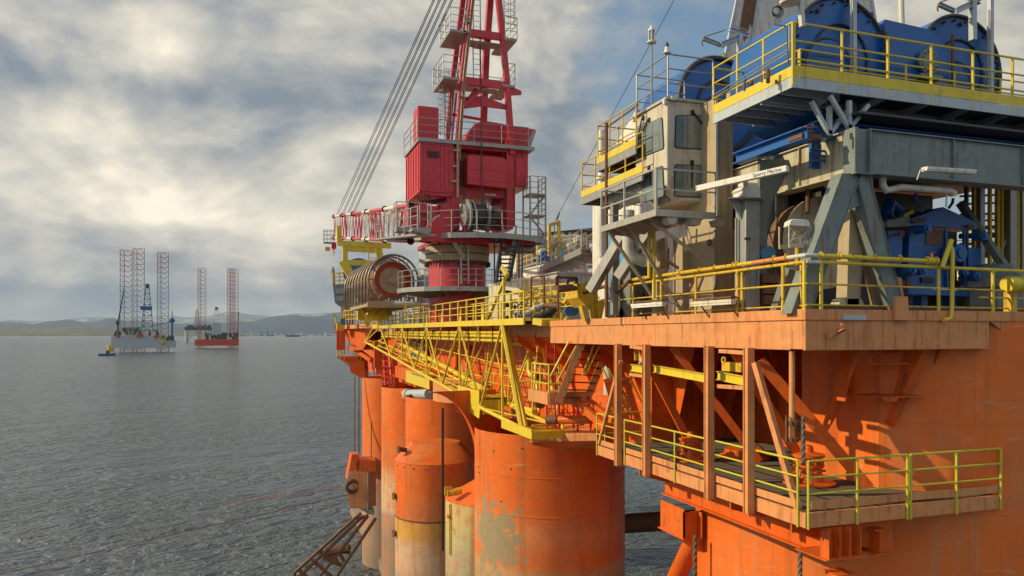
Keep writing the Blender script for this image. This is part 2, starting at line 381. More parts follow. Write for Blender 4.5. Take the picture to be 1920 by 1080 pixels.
def rail_thing(name, label, pts, cat='railing', **k):
    """a guard rail that is a thing of its own: bars and posts are parts"""
    t = T(name, label, cat, Vector(pts[0]))
    mat = k.get('mat') or m_yel; h = k.get('h', 1.1); mids = k.get('mids', 2); r = k.get('r', .024); drop = k.get('drop', 0); step = k.get('step', 1.5); pr = k.get('pr', r * 1.15)
    pts = [Vector(p) for p in pts]
    tb = MB(); mb_ = MB()
    for a, b in zip(pts, pts[1:]):
        tb.tube(a + V(0, 0, h), b + V(0, 0, h), r, 8)
        for q in range(mids): z_ = h * (q + 1) / (mids + 1); mb_.tube(a + V(0, 0, z_), b + V(0, 0, z_), r * .8, 6)
    tb.build('top_rail', mat, t); mb_.build('middle_rail', mat, t)
    if k.get('kick'):
        kb = MB()
        for a, b in zip(pts, pts[1:]): kb.bar(a + V(0, 0, k['kick'] / 2 + .01), b + V(0, 0, k['kick'] / 2 + .01), .012, k['kick'])
        kb.build('kick_plate', k.get('kmat', mat), t)
    spots = k.get('posts')
    if not spots:
        spots = []
        for a, b in zip(pts, pts[1:]):
            n = max(1, round((b - a).length / step))
            for i in range(n): spots.append(mix(a, b, i / n))
        spots.append(pts[-1])
    off = wpos(t); pm = MB().tube((0, 0, -drop), (0, 0, h), pr, 8)
    me = bpy.data.meshes.new('post'); me.from_pydata(pm.v, [], pm.f); me.materials.append(mat)
    for p in me.polygons: p.use_smooth = True
    me.set_sharp_from_angle(angle=R(40))
    for p in spots:
        o = bpy.data.objects.new('post', me); COL.objects.link(o); o.parent = t; o.location = Vector(p) - off
    return t
def ladder(mb, a, b, w_=.45, r=.02, rung=.3, side=(1, 0, 0)):
    a = Vector(a); b = Vector(b); sd = Vector(side).normalized() * w_ / 2; n = int((b - a).length / rung)
    mb.bar(a - sd, b - sd, r * 2); mb.bar(a + sd, b + sd, r * 2)
    for i in range(1, n): p = mix(a, b, i / n); mb.tube(p - sd, p + sd, r * .6, 5)
    return mb
def corrugated(mb, a, b, z0, z1, depth=.06, pitch=.3, nrm=(0, -1, 0), lean=None):
    """a corrugated wall between a and b (plan), its ribs standing upright"""
    a = Vector(a); b = Vector(b); n = max(2, int((b - a).length / pitch)); nrm = Vector(nrm); o = len(mb.v); prof = []
    for i in range(n):
        for f, d in ((0, 0), (.32, 0), (.5, 1), (.82, 1)): prof.append((( i + f) / n, d))
    prof.append((1, 0))
    for z_, k in ((z0, 0), (z1, 1)):
        for f, d in prof:
            p = mix(a, b, f) + nrm * depth * d; p.z = z_
            if lean and k: p += mix(lean[0], lean[1], f)
            mb.v.append(p)
    m_ = len(prof)
    for i in range(m_ - 1): mb.f.append((o + i, o + i + 1, o + m_ + i + 1, o + m_ + i))
    return mb
def lettering(txt, size, mat, parent, loc, rot, ext=.004, name='lettering'):
    cu = bpy.data.curves.new(name, 'FONT'); cu.body = txt; cu.size = size; cu.extrude = ext; cu.align_x = 'CENTER'; cu.align_y = 'CENTER'
    cu.resolution_u = 3; tmp = bpy.data.objects.new(name, cu); COL.objects.link(tmp); dg = bpy.context.evaluated_depsgraph_get(); dg.update()
    me = bpy.data.meshes.new_from_object(tmp.evaluated_get(dg)); bpy.data.objects.remove(tmp); me.materials.clear(); me.materials.append(mat); me.name = name
    o = bpy.data.objects.new(name, me); COL.objects.link(o); o.parent = parent
    o.location = Vector(loc) - wpos(parent); o.rotation_euler = rot
    return o
def marks(o, u, v, n, mat, parent, nrm, seed=1):
    """lettering too small to read in the photograph: a row of worn strokes across the vector u, v high"""
    g = MB(); r_ = random.Random(seed); o = Vector(o); u = Vector(u); v = Vector(v); nrm = Vector(nrm)
    for i in range(n):
        for j in range(r_.choice((2, 3))):
            a = o + u * ((i + .12 + .25 * j) / n); h0 = r_.choice((0, 0, .4)); h1 = r_.choice((1, 1, .6)); g.prism([a + v * h0, a + u * (.14 / n) + v * h0, a + u * (.14 / n) + v * h1, a + v * h1], nrm)
    return g.build('lettering', mat, parent, kind='stuff')
rnd = random.Random(7)
# ================================================================== water, far land
def sea_mat():
    m, b, pos = mat_new('sea_water')
    sp = N('ShaderNodeSeparateXYZ'); L(pos, sp.inputs[0])
    w1 = noise(pos, .07, 3, .5, .3, (0, 0, 0), (1, 1.5, 1)); w2 = noise(pos, .33, 4, .55, .5, (4, 4, 0), (1, 1.35, 1)); w3 = noise(pos, .95, 4, .6, .5, (9, 2, 0), (1, 1.2, 1))
    c = MIX(noise(pos, .004, 4, .6, 0, (0, 0, 0), (1, 3, 1)), (.070, .095, .118), (.105, .133, .158)); L(c, b.inputs['Base Color'])
    b.inputs['Roughness'].default_value = .2; b.inputs['IOR'].default_value = 1.36
    bp = N('ShaderNodeBump'); bp.inputs['Strength'].default_value = 1.0; bp.inputs['Distance'].default_value = 1.0
    gust = RAMP(noise(pos, .012, 4, .6, .6, (3, 3, 0), (1, 2.6, 1)), [(.36, .50), (.62, 1.1)])
    L(total(M('MULTIPLY', w1, 4.0), M('MULTIPLY', M('MULTIPLY', w2, 4.2), gust), M('MULTIPLY', M('MULTIPLY', w3, 1.5), gust)), bp.inputs['Height']); L(bp.outputs[0], b.inputs['Normal'])
    return m
g = MB(); g.add([(-40000, -3000, SEA), (40000, -3000, SEA), (40000, 45000, SEA), (-40000, 45000, SEA)], [(0, 1, 2, 3)])
struct(g, 'sea', sea_mat())
def land_mat(name, a, b_, f1, s1):
    m, b, pos = mat_new(name)
    c = MIX(RAMP(noise(pos, s1, 6, .6, 0, (0, 0, 0), (1, .5, 4)), [(.38, 0), (.62, 1)]), a, b_)
    c = MIX(RAMP(noise(pos, s1 * 3, 4, .6, 0, (3, 0, 0), (1, .5, 6)), [(.5, 0), (.6, 1)]), c, f1); L(c, b.inputs['Base Color']); b.inputs['Roughness'].default_value = .95
    return m
def ridge(name, prof, dist, depth, mat, seed, rough=1.0, kind='structure'):
    """land that runs away from the shore; prof = [(px, height px)] seen from the rig"""
    g = MB(); r_ = random.Random(seed); nx, ny = 150, 9; x0, x1 = prof[0][0], prof[-1][0]
    ph = [r_.random() * 6 for _ in range(8)]
    def hh(px):
        for (a, ha), (b, hb) in zip(prof, prof[1:]):
            if a <= px <= b: f = (px - a) / (b - a); f = f * f * (3 - 2 * f); h = ha + (hb - ha) * f; break
        return max(.2, h + rough * (math.sin(px * .043 + ph[0]) + .6 * math.sin(px * .107 + ph[1]) + .35 * math.sin(px * .31 + ph[2])) * min(1, h / 6))
    for j in range(ny):
        f = j / (ny - 1); t = dist + depth * f
        for i in range(nx):
            px = x0 + (x1 - x0) * i / (nx - 1); a, b, c = ray(px, HOR)
            s_ = math.sin(f * math.pi / 2) if j else 0
            top = hh(px) * (dist + depth) / F + 26 * 0
            z = SEA - .5 + (top + 26) * s_ * (1 + .10 * math.sin(px * .05 + f * 9 + ph[3]))
            if j == ny - 1: z = SEA + top + 26
            g.v.append(Vector((a * t, b * t, z)))
    for j in range(ny - 1):
        for i in range(nx - 1): k = j * nx + i; g.f.append((k, k + 1, k + nx + 1, k + nx))
    return struct(g, name, mat, kind, sharp=180)
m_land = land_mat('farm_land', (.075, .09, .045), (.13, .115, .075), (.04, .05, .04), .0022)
m_hill = land_mat('far_hills', (.015, .042, .09), (.03, .06, .11), (.02, .04, .07), .0007)  # blue of distant haze tinted into the hill colour
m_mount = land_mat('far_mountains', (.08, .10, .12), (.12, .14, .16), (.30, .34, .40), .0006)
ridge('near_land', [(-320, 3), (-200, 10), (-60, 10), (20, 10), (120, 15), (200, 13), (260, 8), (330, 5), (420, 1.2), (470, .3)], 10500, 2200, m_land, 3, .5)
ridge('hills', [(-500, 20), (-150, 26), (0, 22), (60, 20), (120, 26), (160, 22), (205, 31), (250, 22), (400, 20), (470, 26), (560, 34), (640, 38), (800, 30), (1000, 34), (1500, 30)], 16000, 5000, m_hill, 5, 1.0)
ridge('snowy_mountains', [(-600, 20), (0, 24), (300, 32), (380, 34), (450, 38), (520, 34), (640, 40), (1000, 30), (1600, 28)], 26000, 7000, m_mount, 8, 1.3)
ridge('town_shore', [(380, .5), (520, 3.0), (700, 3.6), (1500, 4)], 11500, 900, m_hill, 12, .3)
g = MB(); r_ = random.Random(4)
for i in range(120):
    px = 430 + 230 * math.sqrt(r_.random()); t = 11480 + r_.random() * 250; a, b, c = ray(px, HOR); w_ = r_.uniform(8, 26); h_ = r_.uniform(7, 22) * (2.6 if r_.random() < .08 else 1)
    g.box(a * t - w_, a * t + w_, b * t - 9, b * t + 9, SEA - 1, SEA + h_ + (t - 11480) * .08)
struct(g, 'far_town', m_fw2, 'stuff')
# ------------------------------------------------------------------ jack-up rigs
def lattice_leg(g1, g2, c, w_, z0, z1, nb, split, tri=True):
    """a triangular lattice leg: lower bays in g1, painted top bays in g2"""
    n = 3 if tri else 4; q = [Vector((c[0] + w_ * .58 * math.cos(R(a)), c[1] + w_ * .58 * math.sin(R(a)), 0)) for a in ((100, 220, 340) if tri else (20, 110, 200, 290))]
    for k in range(nb):
        za = z0 + (z1 - z0) * k / nb; zb = z0 + (z1 - z0) * (k + 1) / nb; g = g2 if za > split else g1
        for i in range(n):
            p, p2 = q[i], q[(i + 1) % n]
            g.bar(V(p.x, p.y, za), V(p.x, p.y, zb), w_ * .05)
            g.bar(V(p.x, p.y, zb), V(p2.x, p2.y, zb), w_ * .022)
            m_ = (p + p2) / 2
            g.bar(V(p.x, p.y, za), V(m_.x, m_.y, zb), w_ * .02); g.bar(V(p2.x, p2.y, za), V(m_.x, m_.y, zb), w_ * .02)
def derrick(g, c, w0, w1, z0, z1, nb=7, th=.9):
    cs = ((-1, -1), (1, -1), (1, 1), (-1, 1))
    for k in range(nb):
        f0, f1 = k / nb, (k + 1) / nb; a0 = w0 + (w1 - w0) * f0; a1 = w0 + (w1 - w0) * f1; za = z0 + (z1 - z0) * f0; zb = z0 + (z1 - z0) * f1
        for i in range(4):
            p = V(c[0] + cs[i][0] * a0, c[1] + cs[i][1] * a0, za); p1 = V(c[0] + cs[i][0] * a1, c[1] + cs[i][1] * a1, zb)
            j = (i + 1) % 4; q1 = V(c[0] + cs[j][0] * a1, c[1] + cs[j][1] * a1, zb)
            g.bar(p, p1, th); g.bar(p1, q1, th * .6); g.bar(p, q1, th * .5)
def fdeck(g, rr, x0, x1, y0, y1, z0, n, smax, hmax):
    for _ in range(n):
        x = rr.uniform(x0, x1); y = rr.uniform(y0, y1); s_ = rr.uniform(1, smax); h = rr.uniform(1.5, hmax); s2 = rr.uniform(1, smax)
        g.box(x - s_, x + s_, y - s2, y + s2, z0, z0 + h)
# white jack-up, axes turned to face the camera
def frame_at(px, dist):
    a, b, c = ray(px, HOR); return V(a * dist, b * dist, SEA)
class FR:                                   # local frame: x to the right of the view, y away
    def __init__(s, px, dist, turn=0):
        s.o = frame_at(px, dist); d = V(s.o.x, s.o.y, 0).normalized(); s.rt = V(d.y, -d.x, 0); s.fw = d; s.k = (s.o.xy.length) / math.hypot(F, px - CX); s.turn = R(turn)
    def put(s, g):                          # rotate the local mesh into place
        for p in g.v:
            x = p.x * math.cos(s.turn) - p.y * math.sin(s.turn); y = p.x * math.sin(s.turn) + p.y * math.cos(s.turn)
            q = s.o + s.rt * x + s.fw * y; p.x, p.y, p.z = q.x, q.y, q.z + p.z
        return g
f1 = FR(272, 1070)
K = 1070 * 1.22 / F
t = T('jackup_rig', 'white-hulled jack-up rig with three tall lattice legs and a blue band on its derrick', 'drilling rig', f1.o)
g = MB(); g.prism([(-42, -20, 7), (-42, 30, 7), (0, 52, 7), (40, 30, 7), (40, -20, 7), (-21, -26, 7)], (0, 0, 10)); g.prism([(-42, -20, 17.01), (-38, 26, 17.01), (0, 48, 17.01), (22, 26, 17.01), (20, -18, 17.01), (-21, -25.9, 17.01)], (0, 0, 7))
f1.put(g).build('hull', m_far_w, t)
g = MB(); g.box(-30, -8, -20, 6, 24.01, 34); g.box(-6, 14, -12, 16, 24.01, 31); g.box(21, 27, -10, 14, 17.01, 27); each(f1.put(g), 'deckhouse', m_fw2, t)
g = MB(); g.lathe((-18, -24, 34.5), [(0.1, 0), (13, 0), (13, 1), (.1, 1)], 8); 
for a in range(8): g.bar((-18 + 11 * math.cos(a * .785), -24 + 11 * math.sin(a * .785), 34.4), (-18 + 5 * math.cos(a * .785), -21 + 3 * math.sin(a * .785), 26), .8)
f1.put(g).build('helideck', m_far_d, t)
for i, (lx, ly, zt, nb) in enumerate(((-25, 6, 146, 20), (-9, 34, 152, 20), (22.5, 6, 145, 20))):
    g1, g2 = MB(), MB(); lattice_leg(g1, g2, (lx, ly), 15, -2, zt, nb, zt - 31)
    l = f1.put(g1).build('leg', m_far_lg, t); f1.put(g2).build('painted_top', m_far_lr, l)
g = MB(); derrick(g, (3, -6), 7.5, 2.4, 30, 92, 8, .9); g.box(.3, 5.7, -8.6, -3.4, 92, 98); f1.put(g).build('derrick', m_far_d, t)
g = MB(); g.box(-6, 9.0, -13.5, 1.4, 61, 66); f1.put(g).build('windbreak', m_far_b, t)
g = MB(); g.tube((35, -8, 17), (35, -8, 42), 1.6); g.lathe((35, -8, 42), [(.1, 0), (4, 2), (4, 5), (.8, 9), (.4, 18), (.05, 18)], 10); g.bar((34, -9, 44), (10, -14, 38), .9); f1.put(g).build('crane', m_far_b, t)
g = MB(); g.tube((-34, -16, 24), (-34, -16, 40), 1.5); g.box(-36.5, -32, -19, -13, 40, 45); g.bar((-34, -16, 44), (-26, -20, 90), .9); g.bar((-33, -14, 44), (-26, -20, 90), .7); f1.put(g).build('crane', m_far_d, t)
g = MB(); rr = random.Random(3); fdeck(g, rr, -38, -24, -14, 22, 24.01, 18, 2.4, 8); fdeck(g, rr, 22, 37, -16, 24, 17.01, 40, 2.2, 8); fdeck(g, rr, -8, 18, -14, 10, 24.01, 40, 2.0, 9)
f1.put(g).build('deck_equipment', m_far_d, t)
g = MB(); g.box(-36, -31, -23.8, -22.1, 22, 25); g.box(-10, -2, -26.5, -24.6, 23, 26); g.box(12, 18, -22, -19.5, 22, 25); each(f1.put(g), 'lifeboat', m_far_r, t)
g = MB(); g.box(15, 27, -22, -20.2, 17.5, 20); g.tube((20, -22, 13), (24, -22, 15), 2.0, 8); g.bar((24, -22, 15), (33, -22, 18), 1.0); f1.put(g).build('loading_station', m_far_y, t)
# red jack-up
f2 = FR(407, 1400, 0)
t = T('jackup_rig', 'red-hulled jack-up rig with dark red lattice legs and a pale drill tower', 'drilling rig', f2.o)
g = MB(); g.prism([(-38, -16, 5), (-38, 26, 5), (0, 48, 5), (38, 26, 5), (38, -16, 5)], (0, 0, 12)); f2.put(g).build('hull', m_far_r, t)
for i, (lx, ly, zt) in enumerate(((-27, 6, 150), (24, 4, 151), (30, 14, 150))):
    g1, g2 = MB(), MB(); lattice_leg(g1, g2, (lx, ly), 14, -2, zt, 20, 900); f2.put(g1).build('leg', m_far_lr, t)
g = MB(); derrick(g, (-1, -2), 7, 2.6, 24, 72, 5, .8); f2.put(g).build('derrick', m_fw2, t)
g = MB(); g.box(-7.5, 7, -9.5, 5.4, 26, 46); g.prism([(-7, -9, 46), (6.5, -9, 46), (6.5, 5, 46), (-7, 5, 46)], (0, 0, 2)); f2.put(g).build('drill_floor_cladding', m_far_w, t)
g = MB(); g.box(-3.6, 2, -5, 1, 72, 77); f2.put(g).build('crown_block', m_far_r, t)
g = MB(); g.tube((36, -10, 16), (36, -10, 33), 1.4); g.bar((36, -10, 33), (38, -14, 68), 1.6); f2.put(g).build('crane', m_far_lr, t)
g = MB(); rr = random.Random(9); fdeck(g, rr, -20, 34, -12, 24, 17.01, 110, 2.6, 13); f2.put(g).build('deck_equipment', m_far_d, t)
g = MB(); fdeck(g, rr, -20, 34, -14, -8, 17.01, 16, 1.6, 10); each(f2.put(g), 'deckhouse', m_fw2, t)
g = MB(); g.box(37, 46, -10, -2, 24, 25.2); g.bar((37, -6, 18), (44, -6, 24), .8); f2.put(g).build('helideck', m_far_y, t)
# semi-submersible beyond
f3 = FR(372, 2500)
t = T('semisubmersible_rig', 'small dark semi-submersible rig half hidden behind the red jack-up', 'drilling rig', f3.o)
g = MB()
for x in (-36, 0, 36):
    for y in (-20, 20): g.tube((x, y, -3), (x, y, 40), 5.5, 10)
f3.put(g).build('column', m_far_w, t)
g = MB(); g.box(-42, 42, -24, 24, 40, 50); fdeck(g, rr, -38, 38, -20, 20, 50, 30, 4, 10); f3.put(g).build('deck', m_far_d, t)
g = MB(); derrick(g, (-4, 0), 8, 3, 50, 108, 6, 1.4); f3.put(g).build('derrick', m_far_d, t)
g = MB()
for x in (-36, 0): g.bar((x, -21, 6), (x + 36, -21, 38), 3)
each(f3.put(g), 'brace', m_far_w, t)
# small boat, yellow barge, distant ships
def boat(px, py, ln, label, mh, mc, cat='boat', name='work_boat', turn=0, wheel=.3):
    d_ = -SEA * F / (py - HOR); f = FR(px, d_, turn); q = T(name, label, cat, f.o); h = ln * .13
    pr = [(-ln/2, -ln*.13), (ln*.30, -ln*.14), (ln/2, 0), (ln*.30, ln*.14), (-ln/2, ln*.13)]
    g = MB(); lo = [V(x*.92, y*.8, -.6) for x, y in pr]; hi = [V(x, y, h * (1.35 if x > ln*.3 else 1)) for x, y in pr]; n = len(pr)
    g.add(lo + hi, [tuple(range(n))[::-1], tuple(range(n, 2*n))] + [(i, (i+1)%n, (i+1)%n+n, i+n) for i in range(n)]); f.put(g).build('hull', mh, q)
    g = MB(); x = ln * (wheel - .5) + ln*.2; g.box(x, x + ln*.22, -ln*.09, ln*.09, h, h + ln*.16); g.box(x + ln*.04, x + ln*.17, -ln*.07, ln*.07, h + ln*.16, h + ln*.22); g.tube((x + ln*.05, 0, h), (x + ln*.05, 0, h + ln*.42), ln*.012, 5); f.put(g).build('wheelhouse', mc, q)
    return q
boat(200, 667, 19, 'small dark blue work boat on the open water left of the white rig', m_far_b, m_far_d, wheel=.25)
boat(549, 631.6, 150, 'tiny grey ship low on the horizon before the shoreline town', m_far_d, m_far_w, 'ship', 'cargo_ship')
boat(466, 630.0, 200, 'tiny red and white ship on the horizon right of the red rig', m_far_r, m_fw2, 'ship', 'cargo_ship', wheel=.35)
f4 = FR(207, 1180); t = T('fender_barge', 'yellow drum-shaped float moored beside the white jack-up', 'float', f4.o)
g = MB(); g.tube((0, 0, -1), (0, 0, 8.5), 5.2, 14); f4.put(g).build('float_drum', m_far_y, t)
g = MB(); g.bar((3, 0, 7.6), (16, 0, 6.6), 1.6); g.ring((0, 0, 8.6), (0, 0, 1), 4.8, .25, 14); f4.put(g).build('boom_arm', m_far_y, t)
for px, h_ in ((490, 26), (502, 30), (510, 24)):
    f = FR(px, 9500); g = MB(); derrick(g, (0, 0), 10, 4, 0, h_ * 2.6, 4, 4); g.box(-26, 26, -10, 10, 6, 16); 
    one(f.put(g), 'far_rig', m_far_d, {490: 'leftmost of three faint rigs on the horizon by the town', 502: 'middle and tallest of three faint rigs on the horizon', 510: 'rightmost of three faint rigs on the horizon by the town'}[px], 'drilling rig', 'faint rigs on the horizon')
f = FR(532, 5200); g = MB(); g.lathe((0, 0, -1), [(.1, 0), (2.4, 0), (2.4, 3), (1, 4.5), (.4, 10), (.05, 10)], 8); one(f.put(g), 'channel_buoy', m_far_d, 'single tiny dark buoy on the open water below the town', 'buoy')
# ================================================================== hull of the near rig
XA = 11.79; YB = 13.95                        # planes of the long and the short face of the deck edge
FL0, FL1, LIP0, DK = -.34, .33, .335, .58
hull = T('deck_hull', 'orange box hull that carries the main deck of the near rig', 'rig hull', (20, 60, -5))
g = MB()
# side wall with the recess by the near corner; open below the platform
P = [(14, 24.9), (14, 112), (60, 112), (60, 16.2), (18.2, 16.2), (18.2, 24.9)]
g.prism([V(x, y, -5) for x, y in P], (0, 0, 5.3)); g.build('shell', m_org, hull)
g = MB()
for y in (25.4, 27.4, 29.9, 32.2, 34.6): g.prism([(13.98, y, -.0), (12.0, y, -.0), (12.0, y, -.35), (13.3, y, -1.2), (13.98, y, -2.6)], (0, .03, 0))
for x in (14.9, 16.0, 17.1): g.prism([(x, 24.88, -.0), (x, 23.2, -.0), (x, 23.8, -1.4), (x, 24.4, -3.0), (x, 24.88, -3.6)], (.03, 0, 0))
for y in (23, 21.2, 19.4): g.prism([(18.18, y, 0), (16.2, y, 0), (16.8, y, -1.5), (17.7, y, -3.0), (18.18, y, -3.3)], (0, .03, 0))
g.prism([(17.2, 14.3, -.35), (17.2, 15.9, -.35), (17.2, 15.9, -1.9), (17.2, 14.5, -1.1)], (.03, 0, 0))
each(g, 'gusset', m_org, hull)
g = MB(); g.box(XA + .02, 45, YB + .02, 29.6, .31, .56); g.box(13.2, 45, 29.6, 112, .31, .56)
g.prism([V(x, y, -.12) for x, y in ((XA + .3, 29.62), (XA + .3, 36.5), (XA + .8, 37.6), (13.18, 38), (13.18, 29.62))], (0, 0, .62))
g.build('main_deck', m_salm, hull)
g = MB(); g.prism([V(XA + .4, 29.7, -.13), V(13.98, 29.7, -.13), V(13.98, 29.7, -1.3)], (0, .05, 0)); g.prism([V(XA + .5, 36, -.13), V(13.98, 36, -.13), V(13.98, 36, -1.6)], (0, .05, 0))
g.prism([V(XA + .45, 29.8, -.13), V(XA + .45, 36, -.13), V(13.98, 36, -1.5), V(13.98, 29.8, -1.25)], (0, 0, -.04)); each(g, 'bracket', m_org, hull)
g = MB()
for y in [16 + 2.2 * i for i in range(6)]: g.bar((XA + .1, y, .16), (18, y, .16), .03, .3); 
each(g, 'deck_stiffener', m_org, hull)
# weld seams and small fittings on the wall
g = MB()
g.box(13.985, 13.999, 25, 60, -2.6, -2.57); each(g, 'weld_seam', m_salm, hull)
# deck edge beam
eb = T('deck_edge_beam', 'long faded orange beam round the near corner of the deck, streaked with rust', 'edge beam', (XA, YB, FL0))
g = MB(); g.box(XA, XA + .05, YB + .05, 29.6, FL0, FL1); g.box(XA, XA + .9, 29.602, 29.65, FL0, FL1); g.build('long_face', m_salm, eb)
g = MB(); g.box(XA, 17.42, YB, YB + .048, FL0, FL1); g.box(17.37, 17.42, YB + .05, 15.2, FL0, FL1); g.build('short_face', m_salm, eb)
g = MB(); g.box(XA - .045, XA + .05, YB + .05, 29.62, LIP0, DK); g.box(XA - .045, 40, YB - .045, YB + .048, LIP0, DK); g.build('lip', m_salm, eb)
g = MB(); g.box(XA - .02, XA + .6, YB + .06, 29.6, FL0 - .022, FL0 - .002); g.box(XA - .02, 17.44, YB - .02, YB + .5, FL0 - .022, FL0 - .002); g.build('bottom_flange', m_salm, eb)
g = MB(); g.prism([V(17.46, YB + .01, .33), V(40, YB + .01, .33), V(40, YB + .01, .10), V(17.9, YB + .01, .10)], (0, .05, 0)); g.build('chamfered_plate', m_salm, eb)
g = MB(); a = PY(1561, 607, YB); g.bar(V(a.x, YB - .02, a.z - .28), V(a.x - .0, YB - .40, a.z - .12), .14, .02); g.bar(V(a.x - .2, YB - .03, a.z - .3), V(a.x + .08, YB - .18, a.z - .14), .02, .12); g.tube(V(a.x, YB - .2, a.z - .2), V(a.x + .05, YB - .24, a.z + .0), .035)
g.build('hook', m_salm, eb)
g = MB(); a = PY(1580, 590, YB - .06); b = PY(1623, 600, YB - .06); g.box(a.x, b.x, YB - .075, YB - .048, b.z, a.z); g.build('inspection_plate', m_bgrey, eb)
# hull columns ------------------------------------------------------
GR = (.20, .21, .19); OR_ = (.74, .135, .012); RO = (.66, .14, .03); OC = (.62, .36, .07); CR = (.62, .42, .28); LG = (.32, .34, .33)
cm1 = column_mat('column_paint_near', [(-26, GR), (-16, (.30, .22, .12)), (-12.4, (.42, .27, .15)), (-11.7, (.52, .30, .15)), (-11.4, (.64, .2, .05)), (-11.1, OR_), (-9.8, (.70, .26, .10)), (-8.6, OR_), (5, OR_)], 1.0, .30, (.36, .27, .17), (-14, -5), cen=(14.7, 37.2), spot=(PT(922, 1012, 37.4), 3.3))
cm2 = column_mat('column_paint_stub', [(-26, LG), (-15.7, LG), (-15.3, (.60, .40, .28)), (-13.6, CR), (-12.9, OC), (-12.1, OC), (-11.9, RO), (-10.8, RO), (-10.6, OR_), (5, OR_)], 1.0, cen=(11.2, 49))
cm3 = column_mat('column_paint_fouled', [(-26, GR), (-12.5, (.38, .38, .26)), (-10.5, (.52, .50, .24)), (-9.3, (.60, .52, .22)), (-9.0, (.66, .25, .08)), (5, OR_)], 1.2, .9, (.24, .24, .16), (-15, -8.5))
cm4 = column_mat('column_paint_far', [(-26, GR), (-19, (.20, .20, .17)), (-16.6, (.24, .26, .27)), (-16.2, (.60, .50, .36)), (-13.2, (.62, .40, .22)), (-11.8, RO), (-9.5, OR_), (5, OR_)], 1.5, .35, (.25, .22, .18), (-24, -8))
cm6 = column_mat('column_paint_farthest', [(-26, GR), (-21, (.24, .25, .24)), (-19.2, (.30, .32, .36)), (-16.6, (.38, .36, .38)), (-15.8, (.62, .34, .26)), (-13, RO), (-11, OR_), (5, OR_)], 1.5, .35, (.25, .22, .18), (-24, -8))
cm5 = column_mat('column_paint_corner', [(-26, GR), (-14, OR_), (5, OR_)], .5, cen=(20, 19.8))
CMAT = {}
def column(px, t_, w_px, mat, label, z1=-4.9, X=None, name='hull_column', seams=()):
    c = PT(px, HOR, t_); r = w_px / F * t_ / 2
    q = T(name, label, 'hull column', (c.x, c.y, SEA))
    g = MB(); g.lathe((c.x, c.y, 0), [(r, SEA - 2), (r, z1)], 64); g.build('shell', mat, q, sharp=60)
    g = MB()
    for z in seams: g.lathe((c.x, c.y, 0), [(r + .003, z), (r + .02, z + .01), (r + .02, z + .05), (r + .003, z + .06)], 64)
    if seams: each(g, 'weld_seam', mat, q)
    return q, c, r
q, c1, r1 = column(1030, 40, 280, cm1, 'largest orange hull column, scuffed grey near the bottom, under the yellow truss end', seams=(-7.0, -8.9))
g = MB()
for i in range(7): a = R(180 + rnd.random() * 75); z = -5.3 - rnd.random() * 3.6; g.box(c1.x + r1 * math.cos(a) - .035, c1.x + r1 * math.cos(a) + .035, c1.y + r1 * math.sin(a) - .035, c1.y + r1 * math.sin(a) + .035, z, z + .05)
each(g, 'bolt_stub', m_rust, q)
column(850, 60, 178, cm4, 'middle orange hull column with a sloped-top drum standing in front of it', seams=(-8, -11))
column(790, 71, 148, cm4, 'narrow orange and grey hull column second from the far end', seams=(-9.5,))
q, c4, r4 = column(737, 86, 114, cm6, 'farthest orange hull column, grey below, behind the mooring fairlead', seams=(-9.8, -13))
# stub drum with sloped top
c = PT(816, HOR, 50); r = 2.66; q = T('sponson_drum', 'orange drum with a sloped lid and ochre and cream bands below the hull', 'sponson', (c.x, c.y, SEA))
g = MB(); g.lathe((c.x, c.y, 0), [(r, SEA - 2), (r, -8.32)], 64); g.build('shell', cm2, q, sharp=60)
g = MB(); top = V(c.x + .25, c.y + .9, -7.45); n = 64; o = 0
vs = [V(c.x + r * 1.004 * math.cos(2*math.pi*i/n), c.y + r * 1.004 * math.sin(2*math.pi*i/n), -8.3) for i in range(n)] + [V(top.x + 1.65 * math.cos(2*math.pi*i/n), top.y + 1.65 * math.sin(2*math.pi*i/n), -7.3) for i in range(n)]
g.add(vs, [(i, (i+1) % n, (i+1) % n + n, i + n) for i in range(n)] + [tuple(range(n, 2*n))]); g.build('sloped_lid', cm5, q)
g = MB(); g.lathe((c.x, c.y, 0), [(r + .004, -12.0), (r + .03, -11.98), (r + .03, -11.9), (r + .004, -11.88)], 48)
for i in range(9): a = R(190 + i * 18); g.box(c.x + r * math.cos(a) - .04, c.x + r * math.cos(a) + .04, c.y + r * math.sin(a) - .04, c.y + r * math.sin(a) + .04, -8.6, -8.52)
each(g, 'weld_seam', m_rust, q)
for k, (px, py) in enumerate(((747, 842), (738, 930), (738, 1000))):
    a = PT(px, py, 49); g = MB(); g.tube(a, a + V(.55, .1, -.12), .16, 8); g.ring(a, (1, .1, -.1), .2, .06, 10, 5); g.build('pad_eye', m_rust, q)
c = PT(925, HOR, 42.5); r = 2.72; q = T('sponson_drum', 'yellow-green fouled drum with a sloped orange lid beside the largest column', 'sponson', (c.x, c.y, SEA))
g = MB(); g.lathe((c.x, c.y, 0), [(r, SEA - 2), (r, -9.25)], 64); g.build('shell', cm3, q, sharp=60)
g = MB(); vs = [V(c.x + r * 1.004 * math.cos(2*math.pi*i/n), c.y + r * 1.004 * math.sin(2*math.pi*i/n), -9.24) for i in range(n)] + [V(c.x + 1.5 + .9 * math.cos(2*math.pi*i/n), c.y + .3 + 1.2 * math.sin(2*math.pi*i/n), -7.6) for i in range(n)]
g.add(vs, [(i, (i+1) % n, (i+1) % n + n, i + n) for i in range(n)] + [tuple(range(n, 2*n))]); g.build('sloped_lid', cm5, q)
